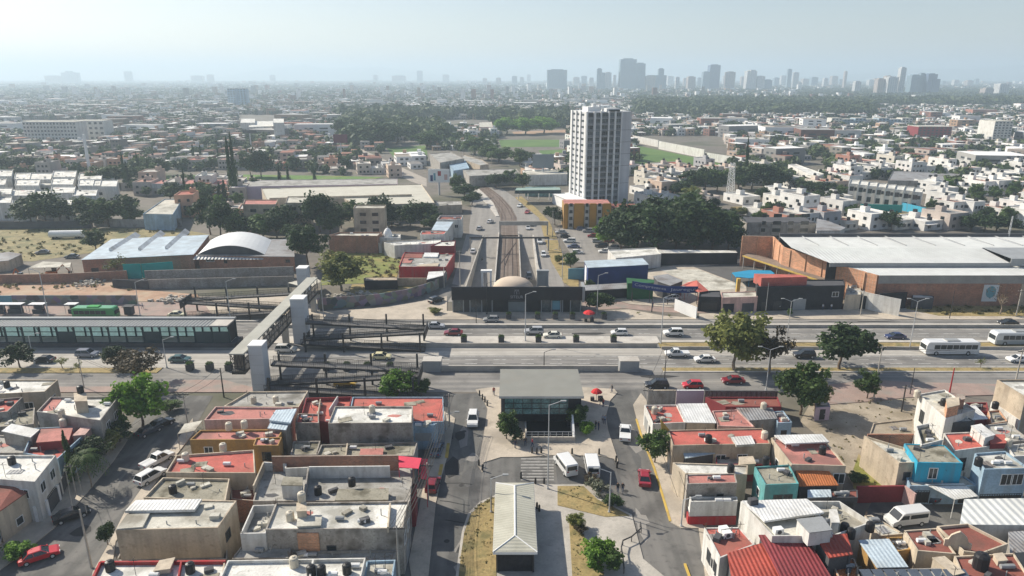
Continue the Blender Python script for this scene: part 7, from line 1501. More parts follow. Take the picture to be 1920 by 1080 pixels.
P = ccw([(p.x, p.y) for p in base]); mb.add([(x, y, 4.2) for x, y in P]+[(ap.x, ap.y, 5.6)], [(i, (i+1) % 7, 7) for i in range(7)]);
for x, y in P: mb.tube((x, y, 0), (x, y, 4.2), .06)
tag(mb.build('tent', mat('tent_red', (.48, .13, .1), var=.1)), 'salmon red tent roof at the right end of the used car banner', 'tent')
mat('faded_letters', (.36, .39, .46), var=.1)
def banner():
 pa, pb = G(1186, 562, 0), G(1308, 575, 0)
 ya = pa.y; A = G(1186, 527, 5.6); B = G(1254, 537, 5.2); C = G(1309, 537, 5.2)
 r = empty('shop_banner', (A.x, A.y, 0), 0, 'dark blue banner with white lettering above the used car yard', 'banner')
 for k, (p, q, s, sz) in enumerate(((A, B, 'Compraventa', 1.05), (B, C, 'Jauregui', 1.05))):
  mb = MB(); mb.bar(p, q, .12, 1.8); part(r, mb, 'banner_cloth', 'blue_fabric'); m = (p+q)/2; d = q-p; an = math.atan2(d.y, d.x); tilt = math.atan2(d.z, math.hypot(d.x, d.y))
  n = Vector((d.y, -d.x, 0)).normalized(); loc = m+n*.1-Vector((0, 0, .85))-r.location
  t = text_mesh(s, sz, 'lettering', 'faded_letters', r, loc, (0, 0, 0), .01, .0)
  bw = max(v.co.x for v in t.data.vertices)-min(v.co.x for v in t.data.vertices); sc = d.length*.86/bw
  t.matrix_local = Matrix.Translation(loc) @ Matrix.Rotation(an, 4, 'Z') @ Matrix.Rotation(-tilt, 4, 'Y') @ Matrix.Rotation(R(90), 4, 'X') @ Matrix.Diagonal((sc, 1, 1, 1))
 mb = MB()
 for p in (A, B, C, (A+B)/2): mb.tube((p.x, p.y+.15, 0), (p.x, p.y+.15, p.z), .09, n=6)
 part(r, mb, 'post', 'steel_dark')
banner()
panel_wall('white wall slanting towards the street beside the used car yard', [(1266, 561), (1307, 577)], 3.0, 'white_paint')
pk = house('long parking shed with a white roof in front of the dark grove', [(1230, 467), (1380, 469), (1384, 474), (1238, 475)], 4.0, 'black_wall', 'white_roof', .1, name='parking_shed', cat='shed')
mb = MB()
for x in (1245, 1285, 1325, 1372): g = G(x, 489); mb.tube((g.x, g.y, 0), (g.x, g.y, 3.4), .15, n=6)
onroof(pk, mb, 'post', M['light_concrete'])
house('low pale roofed shop block behind the navy shop', [(1140, 468), (1230, 464), (1240, 476), (1155, 484)], 4.4, 'white_wall', 'white_roof', .3, name='shop', cat='shop')
ct = MB(); P = [G(*p, z) for p, z in zip(Z('N', [(342, 500), (410, 466), (1572, 800), (1352, 828)]), (4.4, 4.4, 4.2, 4.2))]
r = empty('carport', P[0]*1, 0, 'long sloping carport roof with a yellow fascia beside the brick factory wall', 'carport'); r.location.z = 0
ct.prism([(p.x, p.y) for p in P], 4.15, 4.35); part(r, ct, 'roof', mat('carport_roof', (.24, .19, .15), corr=('X', .6, .6), stain=(.14, .11, .09), samt=.6))
ct = MB(); ct.bar(P[0]+Vector((-.25, -.2, .1)), P[3]+Vector((-.25, -.2, .1)), .25, .45); part(r, ct, 'fascia', 'yellow_paint')
ct = MB()
for k in range(8): p = P[0].lerp(P[3], k/7); ct.tube((p.x+.2, p.y, 0), (p.x+.2, p.y, 4.1), .12, n=6)
part(r, ct, 'post', 'light_concrete')
pool = MB(); P = wpts(Z('J', [(770, 125), (900, 105), (1060, 108), (1090, 130), (1030, 155), (900, 165), (800, 155)]), 2.6); pool.prism(P, 2.45, 2.6)
for p in P: pool.tube((p[0], p[1], 0), (p[0], p[1], 2.45), .06)
tag(pool.build('tarpaulin', M['pool_blue']), 'bright blue tarpaulin canopy in the yard behind the black shop', 'tarpaulin')
rs = house('black two storey shop with a red upper block and closed grey shutter', [(1418, 524), (1582, 524), (1585, 535), (1420, 538)], 6.6, 'black_wall', 'dark_grey', .3, name='shop', cat='shop', front=[(.5, .2, 3.4, 2.9, SH), (.9, 3.6, 1.6, 1.2), (.1, .2, 1.5, 2.2, D_), (.25, .2, 2.2, 2.4, D_)])
rooftop(rs, [(1414, 513), (1500, 515), (1514, 519), (1428, 521)], 6.2, 8.6, 'red_roof', 'upper_block')
a, b = G(1528, 560, 3.4), G(1563, 560, 3.4); y0 = G(1500, 577).y
mb = MB(); mb.add([(a.x, y0, 4.0), (b.x, y0, 4.0), (b.x, y0-1.6, 3.1), (a.x, y0-1.6, 3.1)], [(0, 3, 2, 1)]); mb.add([(a.x, y0-1.6, 3.1), (b.x, y0-1.6, 3.1), (b.x, y0-1.6, 2.6), (a.x, y0-1.6, 2.6)], [(0, 3, 2, 1)]); tag(mb.build('awning', mat('awning_green', (.16, .36, .05), var=.15)), 'bright green awning on the front of the black shop', 'awning')
c = G(1521, 562, 3.3); mb = MB(); mb.tube((c.x, y0-.75, 3.5), (c.x, y0-.55, 3.5), .95, n=16); mb.box(c.x-.05, c.x+.05, y0-.56, y0+.1, 3.3, 3.6); tag(mb.build('disc_sign', mat('sign_red', (.4, .02, .04), var=0)), 'round red projecting sign left of the green awning', 'sign')
s2 = house('low shop with a pinkish front, dark openings and an orange pillar', [(1352, 548), (1418, 546), (1421, 556), (1354, 558)], 4.2, 'pink_wall', 'cream_roof', .2, name='shop', cat='shop', front=[(.2, .1, 3, 2.4, dict(kind='shutter', mi='black_wall')), (.75, .1, 3.2, 2.4, dict(kind='shutter', mi='dark_grey'))])
mb = MB(); g = G(1365, 580); mb.box(g.x-.4, g.x+.4, g.y, g.y+.6, 0, 3.6); onroof(s2, mb, 'orange_pillar', M['orange_wall'])
mb = MB(); g = G(1382, 566); mb.box(g.x-.45, g.x+.45, g.y, g.y+.9, 0, ZAT(523, g.y)); tag(mb.build('sign_pylon', M['yellow_paint']), 'tall bright yellow sign pylon above the pinkish shop', 'pylon')
house('black garage with parked carts left of the pinkish shop', [(1312, 545), (1350, 545), (1352, 557), (1310, 556)], 4.0, 'black_wall', 'dark_grey', .3, name='shop', cat='shop', front=[(.5, .1, 4, 2.6, G_)])
wallpx('black wall continuing right of the black shop', [(1583, 580), (1640, 579)], 3.6, 'black_wall', .3, 'boundary_wall', 'wall'); wallpx('taller black wall section left of the small white roofed hut', [(1645, 580), (1696, 578)], 4.4, 'black_wall', .3, 'boundary_wall', 'wall')
house('small dark hut with a white roof in front of the brick factory', Z('K', [(845, 285), (1000, 300), (1005, 315), (840, 312)]), 3.2, 'dark_grey', 'white_roof', .1, name='hut', cat='hut')
house('pale yard building between the black shop and the brick factory', Z('K', [(360, 180), (450, 200), (460, 290), (340, 290)]), 4.2, 'cream_wall', 'cream_roof', .3)
panel_wall('white slanting wall below the brick factory side', [(1592, 540), (1640, 552), (1690, 562)], 4.5, 'white_wall')
def factory():
 top = [(1389, 435), (1445, 434.6), (1469, 463), (1560, 493), (1646, 517)]
 bot = [(1401, 468), (1430, 479), (1507, 501), (1600, 528), (1650, 545)]
 g = [G(*p) for p in bot]
 zs = [ZAT(t[1], q.y+0) for t, q in zip(top, g)]
 r = empty('brick_factory', (g[-1].x, g[-1].y, 0), 0, 'large orange brick factory with broad white metal roofs', 'factory')
 Y0 = YG(563); X0 = G(1646, 563).x; Xr = 200.0
 zr = 8.5
 A = G(1646, 515, zr); B = G(1920, 512, zr)
 fl = G(1646, 516, zr)
 side = [G(1392, 442, 10), G(1450, 443, 10), G(1470, 463, 9.8), G(1560, 493, 9), fl]
 mb = MB(); prev = None
 for a, b in zip(side, side[1:]): mb.bar(a, b, .4, max(a.z, b.z)+.0)
 part(r, mb, 'side_wall', 'brick_orange')
 mb = MB()
 for a, b in zip(side, side[1:]):
  k = max(1, int((b-a).length/5)); n = Vector(((b-a).y, -(b-a).x, 0)).normalized()*-.28
  if n.x > 0: n = -n
  for i in range(k): p = a.lerp(b, (i+.5)/k)+n; mb.box(p.x-.14, p.x+.14, p.y-.14, p.y+.14, 0, p.z-.2)
 part(r, mb, 'pilaster', mat('pilaster_tan', (.5, .3, .18), var=.1))
 yf = fl.y
 mb = MB(); mb.box(fl.x+.2, Xr, yf-.25, yf+.2, 0, zr); part(r, mb, 'front_wall', 'brick_wall')
 mb = MB(); mb.box(fl.x+.25, Xr, yf-.31, yf-.252, zr-2.2, zr-.02); part(r, mb, 'front_fascia', mat('fascia_grey', (.3, .29, .27), var=.12))
 mb = MB(); mb.box(fl.x+46*.0+38, fl.x+49, yf-.33, yf-.26, 0, zr-2.3); part(r, mb, 'front_panel', 'tan_wall')
 yb2 = G(1700, 492, zr).y
 mb = MB(); mb.add([(fl.x+.2, yf-.25, zr+.02), (Xr, yf-.25, zr+.02), (Xr, yb2, zr+.3), (G(1556, 494, zr).x, yb2, zr+.3)], [(0, 1, 2, 3)]); part(r, mb, 'lower_roof', 'white_factory')
 za = 10.5; ya = YG(489, za); yb = YG(441, za+.5)
 xl = G(1560, 491, za).x; xlb = G(1462, 444, za).x; xr_ = G(1890, 487, za).x; ym = YG(466, za+.4); xlm = G(1478, 465, za).x
 mb = MB(); mb.add([(xl, ya, za-.6), (xr_, ya, za-.6), (xr_, ym, za+.6), (xlm, ym, za+.6)], [(0, 1, 2, 3)]); mb.add([(xlm, ym, za+.6), (Xr+60, ym, za+.6), (Xr+90, yb, za), (xlb, yb, za)], [(0, 1, 2, 3)]); part(r, mb, 'upper_roof', 'white_factory')
 mb = MB(); mb.box(xl, xr_, ya, ya+.15, za-1.7, za-.62); part(r, mb, 'roof_gutter', 'steel_grey')
 mb = MB(); mb.box(xl+.2, xr_, ya+2, ya+2.2, 0, za-.65); part(r, mb, 'back_wall', 'black_wall')
 mb = MB(); mb.box(xr_+.1, Xr+20, ya, ya+.2, za-1.5, za+.55); mb.add([(xr_+.1, ya, za+.56), (Xr+40, ya, za+.56), (Xr+40, ym, za+.7), (xr_+.1, ym, za+.7)], [(0, 1, 2, 3)]); part(r, mb, 'dark_roof', 'steel_grey')
 mb = MB(); mb.box(xlb, Xr+90, yb, yb+.6, 0, za+1.0); part(r, mb, 'rear_parapet', 'dark_grey')
 mb = MB()
 for k in range(17):
  x = xlb+6+k*8.5; mb.box(x, x+.25, ym+3, yb-2, za+.62, za+.75) if x < Xr+50 else None
 part(r, mb, 'roof_seam', mat('seam_grey', (.4, .4, .39), var=0))
 mx = G(1857, 540, 5).x; s = yf/ G(1857, 540, 5).y; mx *= s
 mb = MB(); mb.box(mx-2.0, mx+2.0, yf-.36, yf-.32, 1.4, 6.0); part(r, mb, 'mural_panel', mat('mural_white', (.55, .58, .6), var=.05))
 mb = MB(); mb.lathe((0, 0, 0), [(0, 0), (1.3, 0), (1.3, .03), (0, .03)], 18); mb.v = [(x, -z, y) for x, y, z in mb.v]; mb.v = [(x+mx+.1, y+yf-.37, z*1.25+4.0) for x, y, z in mb.v]; part(r, mb, 'mural_shape', 'mural_blue')
factory()
g = G(1878, 505); mb = MB(); h = ZAT(405, g.y)
for k in range(3): a = 2.1*k; mb.tube((g.x+.5*math.cos(a), g.y+.5*math.sin(a), 0), (g.x+.15*math.cos(a), g.y+.15*math.sin(a), h), .06, n=4)
for k in range(12):
 z = h*k/12; mb.tube((g.x-.45*(1-k/16), g.y, z), (g.x+.45*(1-k/16), g.y, z+h/12), .04, n=4)
tag(mb.build('radio_mast', M['galvanised']), 'slim lattice radio mast beside the brick factory', 'mast')
def tower():
 y = 318.0; z0 = 0; s = G(1127, 540).y
 def X(px, py): return (px-960)/FPX*(y*CT+(CAMZ-ZAT(py, y))*ST)
 xl, xr_ = X(1098, 300), X(1184, 300); D = 17.0; H = ZAT(211, y); AN = R(19); cx0 = xl; xr_ = xl+(xr_-xl)*1.08
 r = empty('apartment_tower', ((xl+xr_)/2, y, 0), 0, 'tall slender white and grey apartment tower with vertical window bands', 'apartment tower')
 b = MB(); b.box(xl, xr_, y, y+D, 0, H); part(r, b, 'wall', mat('tower_grey', (.56, .56, .57), var=.05, streak=((.3, .3, .02), (.34, .34, .35), .5)))
 w = xr_-xl
 cols = [(.02, .14), (.19, .29), (.325, .465), (.5, .6), (.645, .75)]
 fins = [(-.015, .02), (.145, .19), (.292, .322), (.468, .498), (.605, .642), (.755, .775)]
 b = MB()
 for u0, u1 in fins: b.box(xl+w*u0, xl+w*u1, y-.55, y-.002, 0, H+.4)
 part(r, b, 'fin', mat('tower_white', (.72, .72, .7), var=.04))
 rr = random.Random(5); n = 16; fl = H/n
 mat('glass_pale', (.15, .17, .18), var=.3, s1=.4); mat('spandrel_grey', (.24, .25, .26), var=.15)
 for u0, u1 in cols:
  x0, x1 = xl+w*u0, xl+w*u1; bal = MB()
  for k in range(n):
   z = k*fl; g_ = MB(); g_.box(x0, x1, y-.06, y-.004, z+.75, z+fl-.25); part(r, g_, 'window', ('glass_dark', 'glass_grey', 'glass_pale')[rr.randrange(3)])
   bal.box(x0, x1, y-.2, y-.01, z, z+.7); q = rr.uniform(.3, .7); xm = x0+(x1-x0)*q; bal.box(xm-.06, xm+.06, y-.1, y-.02, z+.7, z+fl)
  part(r, bal, 'spandrel', 'spandrel_grey')
 b = MB()
 for k in (4, 7, 9, 11, 13): b.box(xl+w*.78, xr_+.02, y-.02, y-.003, H*k/16, H*k/16+.12); b.box(xl+w*.0, xl+w*.76, y-.57, y-.552, H*k/16, H*k/16+.1)
 part(r, b, 'joint', 'dark_grey')
 b = MB()
 for v0, v1 in ((0, .1), (.34, .42), (.62, .68), (.9, 1.0)): b.box(xl-.5, xl-.003, y+D*v0, y+D*v1, 0, H+.4)
 part(r, b, 'side_fin', 'tower_white')
 b = MB()
 for k in range(n):
  for v0, v1 in ((.12, .32), (.44, .6), (.7, .88)): b.box(xl-.06, xl-.004, y+D*v0, y+D*v1, k*fl+1.1, k*fl+fl-.7)
 part(r, b, 'side_window', 'glass_grey')
 b = MB(); b.box(xl+.3, xr_-.3, y+.3, y+D-.3, H, H+.25); b.box(xl+w*.1, xl+w*.36, y+4, y+10, H+.26, H+2.2); b.box(xl+w*.45, xl+w*.75, y+1, y+6, H+.26, H+1.6); part(r, b, 'roof_block', 'tower_white')
 b = MB(); b.box(xl+w*.5, xl+w*.72, y-.4, y+.8, H+.3, H+1.0); part(r, b, 'roof_beam', 'steel_dark')
 b = MB(); b.tube((xl+w*.25, y+5, H+2.2), (xl+w*.25, y+5, H+3.6), .9, n=10); b.tube((xl+w*.4, y+6, H+.3), (xl+w*.4, y+6, H+3), .6, n=10); part(r, b, 'roof_tank', 'white_paint')
 hw = (xr_-xl)/2; r.rotation_euler = (0, 0, AN); off = Vector((cx0+hw*math.cos(AN), y+hw*math.sin(AN), 0)); b = MB(); b.box(xl-9, xl-.6, y-4, y+D, 0, 4.5); b.box(xl-9.3, xl-.6, y-4.3, y+D, 4.5, 4.8); part(r, b, 'podium', 'tower_white'); r.location = off
tower()
cy = G(1128, 378); tree('cypress', 1128, 382, 15, 4.2, 'dark climbing cypress against the front of the tall tower', name='cypress')
def flats(x0, x1, py_top, yd, lab, m, stripes, roof='pink_roof'):
 y = yd; k = (y*CT+(CAMZ-6)*ST)/FPX; xa, xb = (x0-960)*k, (x1-960)*k; H = ZAT(py_top, y)
 r = empty('apartment_block', ((xa+xb)/2, y, 0), 0, lab, 'apartment block'); b = MB(); b.box(xa, xb, y, y+11, 0, H); part(r, b, 'wall', m)
 b = MB(); b.box(xa+.3, xb-.3, y+.3, y+10.7, H+.01, H+.3); part(r, b, 'roof', roof)
 w = xb-xa
 for u0, u1, mm in stripes:
  b = MB(); b.box(xa+w*u0, xa+w*u1, y-.25, y-.01, 0, H+(.6 if mm == 'orange_wall' else 0)); part(r, b, 'facade_panel', mm)
  if mm != 'orange_wall':
   for f in range(4): q = MB(); q.box(xa+w*u0+.3, xa+w*u1-.3, y-.33, y-.251, 1+f*2.7, 2.3+f*2.7); part(r, q, 'window', 'glass_dark')
 return r
flats(1057, 1146, 384, 272, 'ochre and orange apartment block in front of the tall tower', 'ochre_wall', [(.02, .08, 'orange_wall'), (.1, .2, 'light_concrete'), (.22, .42, 'orange_wall'), (.44, .53, 'light_concrete'), (.55, .68, 'orange_wall'), (.7, .8, 'light_concrete'), (.82, .99, 'orange_wall')], 'pink_roof')
flats(1148, 1200, 392, 276, 'cream apartment block with a reddish roof half hidden by the dark grove', 'cream_wall', [(.02, .12, 'cream_wall'), (.3, .5, 'tan_wall')], 'brown_red_roof')
flats(1400, 1530, 419, 250, 'grey block of flats with dark windows behind the brick factory', 'grey_wall', [(.2, .28, 'grey_wall'), (.36, .5, 'grey_wall'), (.58, .68, 'grey_wall'), (.76, .9, 'grey_wall')], 'dark_grey')
house('white roofed hall behind the grey block of flats', Z('N', [(1215, 60), (1350, 90), (1560, 170), (1500, 205), (1210, 205)]), 7.5, 'white_wall', 'grey_sheet', 0, name='hall', cat='hall')
fs = house('filling station with a wide green canopy beside the boulevard', [(968, 352), (1050, 351), (1052, 356), (965, 357)], 6.5, 'platform_steel', mat('canopy_green', (.24, .33, .29), var=.06).name, .05, name='filling_station', cat='filling station', z0=4.9)
mb = MB()
for x in (972, 990, 1010, 1030, 1048): g = G(x, 374); mb.tube((g.x, g.y, 0), (g.x, g.y, 4.9), .25, n=6)
onroof(fs, mb, 'post', M['white_paint']); mb = MB(); g0, g1 = G(985, 372), G(1045, 372); mb.box(g0.x, g1.x, g0.y+6, g0.y+12, 0, 4); onroof(fs, mb, 'kiosk', M['glass_teal'])
def billboard(px, py, yt, yb, w_px, m, lab, art=None):
 g = G(px, py); k = (g.y*CT+(CAMZ-8)*ST)/FPX; zt, zb = ZAT(yt, g.y), ZAT(yb, g.y); w = w_px*k
 r = empty('billboard', g, 0, lab, 'billboard', 'billboards'); b = MB(); b.tube((0, 0, 0), (0, 0, zb), .5, n=8); b.build('pole', M['galvanised'], r)
 b = MB(); b.box(-w/2, w/2, -.25, .25, zb, zt); b.build('panel', M[m], r)
 if art:
  for x0, x1, z0, z1, mm in art: b = MB(); b.box(-w/2+w*x0, -w/2+w*x1, -.29, -.255, zb+(zt-zb)*z0, zb+(zt-zb)*z1); b.build('picture', M[mm], r)
billboard(824, 366, 317, 342, 40, 'white_paint', 'white billboard with small figures on a thick pole left of the boulevard', [(.1, .22, .1, .55, 'navy_wall'), (.25, .35, .15, .7, 'mural_blue'), (.45, .6, .5, .85, 'red_wall'), (.75, .9, .2, .6, 'pink_wall')])
billboard(1018, 340, 289, 315, 40, mat('billboard_grey', (.2, .23, .25), var=.05).name, 'blank grey billboard left of the tall tower')
billboard(641, 300, 252, 268, 26, mat('billboard_maroon', (.16, .06, .08), var=.1).name, 'dark maroon billboard beside the diagonal avenue')
billboard(472, 285, 244, 250, 26, 'dark_grey', 'dark flat topped billboard near the white blocks at the left')
billboard(714, 225, 208, 222, 22, 'grey_wall', 'small grey billboard in the distance left of the diagonal avenue')
hs = [('long white hall roof beside the boulevard beyond the car dealer', [(980, 319), (1062, 318), (1064, 326), (990, 328)], 6, 'white_wall', 'cream_roof'), ('dark grey sports hall with a pale arched roof above the boulevard', [(805, 288), (845, 285), (870, 297), (825, 305)], 8, 'grey_wall', 'grey_roof'),
      ('blue grey hall in front of the sports hall', [(838, 302), (872, 299), (880, 315), (850, 320)], 6, 'lightblue_wall', 'lightblue_wall'), ('grey flat hall right of the billboard pole', [(868, 318), (968, 316), (975, 325), (880, 330)], 6, 'grey_wall', 'grey_roof'),
      ('brown roofed long shed behind the palms', [(868, 290), (905, 300), (916, 308), (900, 310), (866, 298)], 6, 'tan_wall', 'grey_roof'), ('pale green sided hall beyond the pitches', [(806, 228), (845, 228), (843, 234), (804, 234)], 10, 'mural_blue', 'white_roof'), ('orange tinted block beside the bright green trees', [(898, 229), (922, 228), (924, 238), (898, 238)], 10, 'pink_wall', 'cream_roof'),
      ('white building beside the pale green sided hall', [(782, 233), (803, 233), (803, 240), (780, 240)], 8, 'white_wall', 'white_roof'), ('white block with a stepped roof at the left middle distance', [(452, 222), (478, 222), (478, 230), (450, 230)], 14, 'white_wall', 'white_roof'), ('wide white block beside the stepped white block', [(468, 227), (520, 226), (522, 236), (466, 238)], 12, 'white_wall', 'white_roof'),
      ('slim white tower block beside the white blocks', [(512, 222), (532, 222), (532, 230), (512, 230)], 18, 'white_wall', 'white_roof'), ('white hall left of the tree covered plot', [(1478, 308), (1492, 307), (1545, 326), (1528, 332)], 8, 'white_wall', 'white_roof'), ('white narrow pavilion behind the white townhouses', [(1675, 320), (1800, 325), (1790, 340), (1665, 338)], 6, 'grey_wall', 'grey_sheet')]
for lab, pts, z, wl_, rf in hs: house(lab, pts, z, wl_, rf, .3, name='hall' if 'hall' in lab or 'shed' in lab else 'building', cat='hall' if 'hall' in lab or 'shed' in lab else 'building')
def pxwall(pts, h, lab, m='white_wall', th=.5): return wallpx(lab, pts, h, m, th, 'boundary_wall', 'wall')
pxwall([(1186, 266), (1234, 276)], 6, 'white wall along the back of the sports pitch, near the tower'); pxwall([(1235, 279), (1320, 297)], 6.5, 'white wall along the back of the sports pitch, longest section'); pxwall([(1322, 300), (1400, 313)], 5.5, 'white wall along the back of the sports pitch, right section'); pxwall([(1402, 314), (1485, 322)], 5, 'white wall continuing towards the white hall')
pxwall([(1612, 397), (1690, 399)], 3.5, 'deep blue green wall in front of the white townhouses', 'teal_panel'); pxwall([(1690, 394), (1738, 406)], 3.5, 'light turquoise wall section beside the white townhouses', 'blue_wall')
def slab_block(x0, x1, yt, yb, lab, wm, rows, cols, D=16, wmat='glass_grey', name='building', cat='building', steps=()):
 y = YG(yb); k = (y*CT+(CAMZ-10)*ST)/FPX; xa, xb = (x0-960)*k, (x1-960)*k; H = ZAT(yt, y)
 r = empty(name, ((xa+xb)/2, y, 0), 0, lab, cat); b = MB(); b.box(xa, xb, y, y+D, 0, H)
 for u0, u1, hh in steps: b.box(xa+(xb-xa)*u0, xa+(xb-xa)*u1, y-1.2, y+D*.8, 0, H+hh)
 part(r, b, 'wall', wm); b = MB()
 for i in range(rows):
  for j in range(cols): u = (j+.5)/cols; z = H*(i+.35)/rows; w = (xb-xa)/cols*.5; x = xa+(xb-xa)*u; b.box(x-w/2, x+w/2, y-.15, y-.02, z, z+H/rows*.45)
 if rows: part(r, b, 'window_rows', wmat)
 b = MB(); b.box(xa+.4, xb-.4, y+.4, y+D-.4, H, H+.4); part(r, b, 'roof', 'cream_roof'); return r
slab_block(45, 145, 229, 270, 'wide pale hospital slab with rows of windows at the far left, main wing', 'white_wall', 6, 16)
slab_block(145, 196, 227, 264, 'wide pale hospital slab at the far left, blank right wing', 'white_wall', 4, 5)
slab_block(428, 443, 166, 200, 'pair of pale slim tower blocks at the left distance, left one', 'lightblue_wall', 8, 3); slab_block(446, 463, 166, 199, 'pair of pale slim tower blocks at the left distance, right one', 'lightblue_wall', 8, 3)
slab_block(1862, 1896, 228, 272, 'white apartment block with a flat roof at the right', 'white_wall', 9, 5, 22); slab_block(1722, 1785, 238, 262, 'dark red brick apartment slab at the right', 'maroon_wall', 5, 8, 20)
for i in range(7): slab_block(1560+i*22, 1580+i*22, 222+(i % 2)*2, 238, 'pale apartment block in the row below the forest, %s' % (OR+['seventh from the left'])[i], 'white_wall' if i % 3 == 0 else 'lightblue_wall', 4, 3, 14)
g = G(170, 330); mb = MB(); mb.tube(g, (g.x, g.y, ZAT(252, g.y)), 1.0, .8, n=10); tag(mb.build('tall_mast', M['white_paint']), 'tall plain white mast rising from the trees at the left', 'mast')
for px, py, yt, w, lab in ((1368, 372, 305, 9, 'red and white lattice antenna tower behind the dark grove'),):
 g = G(px, py); h = ZAT(yt, g.y); mb = MB()
 for sx in (-1, 1):
  for sy in (-1, 1): mb.tube((g.x+sx*1.6, g.y+sy*1.6, 0), (g.x+sx*.9, g.y+sy*.9, h), .14, n=4)
 for k in range(10):
  z0, z1 = h*k/10, h*(k+1)/10; s = 1.6-.7*k/10
  for sy in (-1, 1): mb.tube((g.x-s, g.y+sy*s, z0), (g.x+s, g.y+sy*s, z1), .09, n=4); mb.tube((g.x+s, g.y+sy*s, z0), (g.x-s, g.y+sy*s, z1), .09, n=4)
 tag(mb.build('antenna_tower', M['white_paint']), lab, 'antenna tower')
for i in range(8):
 t = i/8; px = 1592+i*17; py = 384+i*2.2; house('white townhouse with dark windows, number %d from the left of the slanting row' % (i+1), [(px+3, py-48), (px+21, py-47), (px+18, py-39), (px, py-40)], 9.0, 'white_wall', 'white_roof', .5, front=[(.35, 5.6, 1.6, 2.0, DB), (.35, 1.5, 1.6, 2.2, DB), (.75, 5.8, 1, 1.4, DB)], group='white townhouses in the slanting row', name='townhouse', cat='townhouse')
EXR = [(480, 335, 840, 470), (255, 330, 480, 352), (-100, 415, 720, 1100), (250, 372, 350, 430), (840, 340, 1060, 620), (1030, 345, 1195, 400), (1030, 398, 1395, 620), (1385, 441, 2100, 1100), (700, 425, 1000, 1100), (40, 225, 200, 275), (425, 160, 466, 203), (1185, 256, 1365, 322), (715, 265, 806, 302), (930, 240, 1070, 305), (800, 283, 985, 340),
       (1590, 335, 1740, 410), (1475, 300, 1548, 338), (1857, 255, 1905, 276), (1718, 245, 1790, 268), (445, 215, 540, 242), (226, 325, 720, 340), (0, 340, 235, 415), (1060, 330, 1200, 420), (1550, 228, 1720, 241), (775, 225, 930, 243), (1365, 385, 1447, 398), (1285, 345, 1480, 370)]
DIAG = [(591, 240), (610, 253), (633, 266), (690, 293), (758, 322), (800, 345)]
BLV = [(820, 312), (858, 330), (900, 350), (935, 375)]
def near_line(px, py, L, wpx):
 for (x0, y0), (x1, y1) in zip(L, L[1:]):
  if y0-2 <= py <= y1+2:
   t = (py-y0)/(y1-y0+1e-6); x = x0+(x1-x0)*t
   if abs(px-x) < wpx*(.35+.65*(py-230)/100): return True
 return False
def excluded(px, py):
 for a, b, c, d in EXR:
  if a <= px <= c and b <= py <= d: return True
 return near_line(px, py, DIAG, 26) or near_line(px, py, BLV, 45)
def forest(px, py):
 """chance that a plot is wooded"""
 if px > 1190 and 184 < py < 221:
  if px < 1640: return .96 if py > 190+ (0 if px > 1300 else 8) else .5
  return .9 if py < 203 else .35
 if px > 1500 and 170 < py <= 186: return .8
 if 640 < px < 830 and 215 < py < 275: return .55
 if 830 < px < 1068 and 218 < py < 240: return .5
 if px < 620 and 250 < py < 275 and px > 200: return .35
 if px < 640 and py > 300: return .3
 if 880 < px < 1190 and py < 218 and py > 196: return .4
 return .34
WALLS_L = [(.5, .42, .36), (.56, .55, .52), (.48, .35, .28), (.6, .52, .45), (.42, .38, .34), (.52, .3, .2)]
WALLS_R = [(.66, .65, .62), (.62, .58, .5), (.7, .69, .66), (.55, .42, .33), (.58, .5, .44), (.52, .34, .22), (.4, .4, .41), (.42, .2, .15)]
ROOFS_L = [(.36, .14, .09), (.42, .2, .13), (.38, .36, .33), (.5, .48, .44), (.33, .17, .12), (.28, .26, .24)]
ROOFS_R = [(.55, .54, .5), (.66, .65, .62), (.42, .4, .37), (.32, .3, .28), (.48, .43, .36), (.38, .14, .09)]
R2 = np.random.default_rng(11)
plots = []          # x, y, w, d, rot, ishouse
def add_district():
 y = 225.0
 while y < 1750:
  half = y*.76+40
  ang = 0
  x = -half
  while x < half:
   w = R2.uniform(6.5, 10.5)
   plots.append((x+w/2, y, w, R2.uniform(10, 15))); x += w+(.15 if R2.random() < .9 else R2.uniform(2, 7))
   if R2.random() < .035: x += 9
  y += 17.5 if int(y*7) % 3 else 25.0
add_district()
H = []; T = []
for x, y, w, d in plots:
 rot = .22*math.sin(x/170.0+1)+.18*math.sin(y/230.0);
 xx = x+6*math.sin(y/90.0); yy = y+10*math.sin(x/140.0)
 px, py = PIX((xx, yy, 0))
 if px < -120 or px > 2040 or excluded(px, py): continue
 if R2.random() < forest(px, py): T.append((xx, yy)); continue
 zone = 'L' if px < 720 else 'R'
 h = float(R2.choice([3.4, 6.2, 6.6, 7.0, 9.4], p=[.3, .3, .2, .14, .06]))
 H.append((yy, xx, w, d, rot, h, zone, px, py))
 if R2.random() < .4: T.append((xx+w*.5+R2.uniform(-1, 1), yy-d*.7))
H.sort()
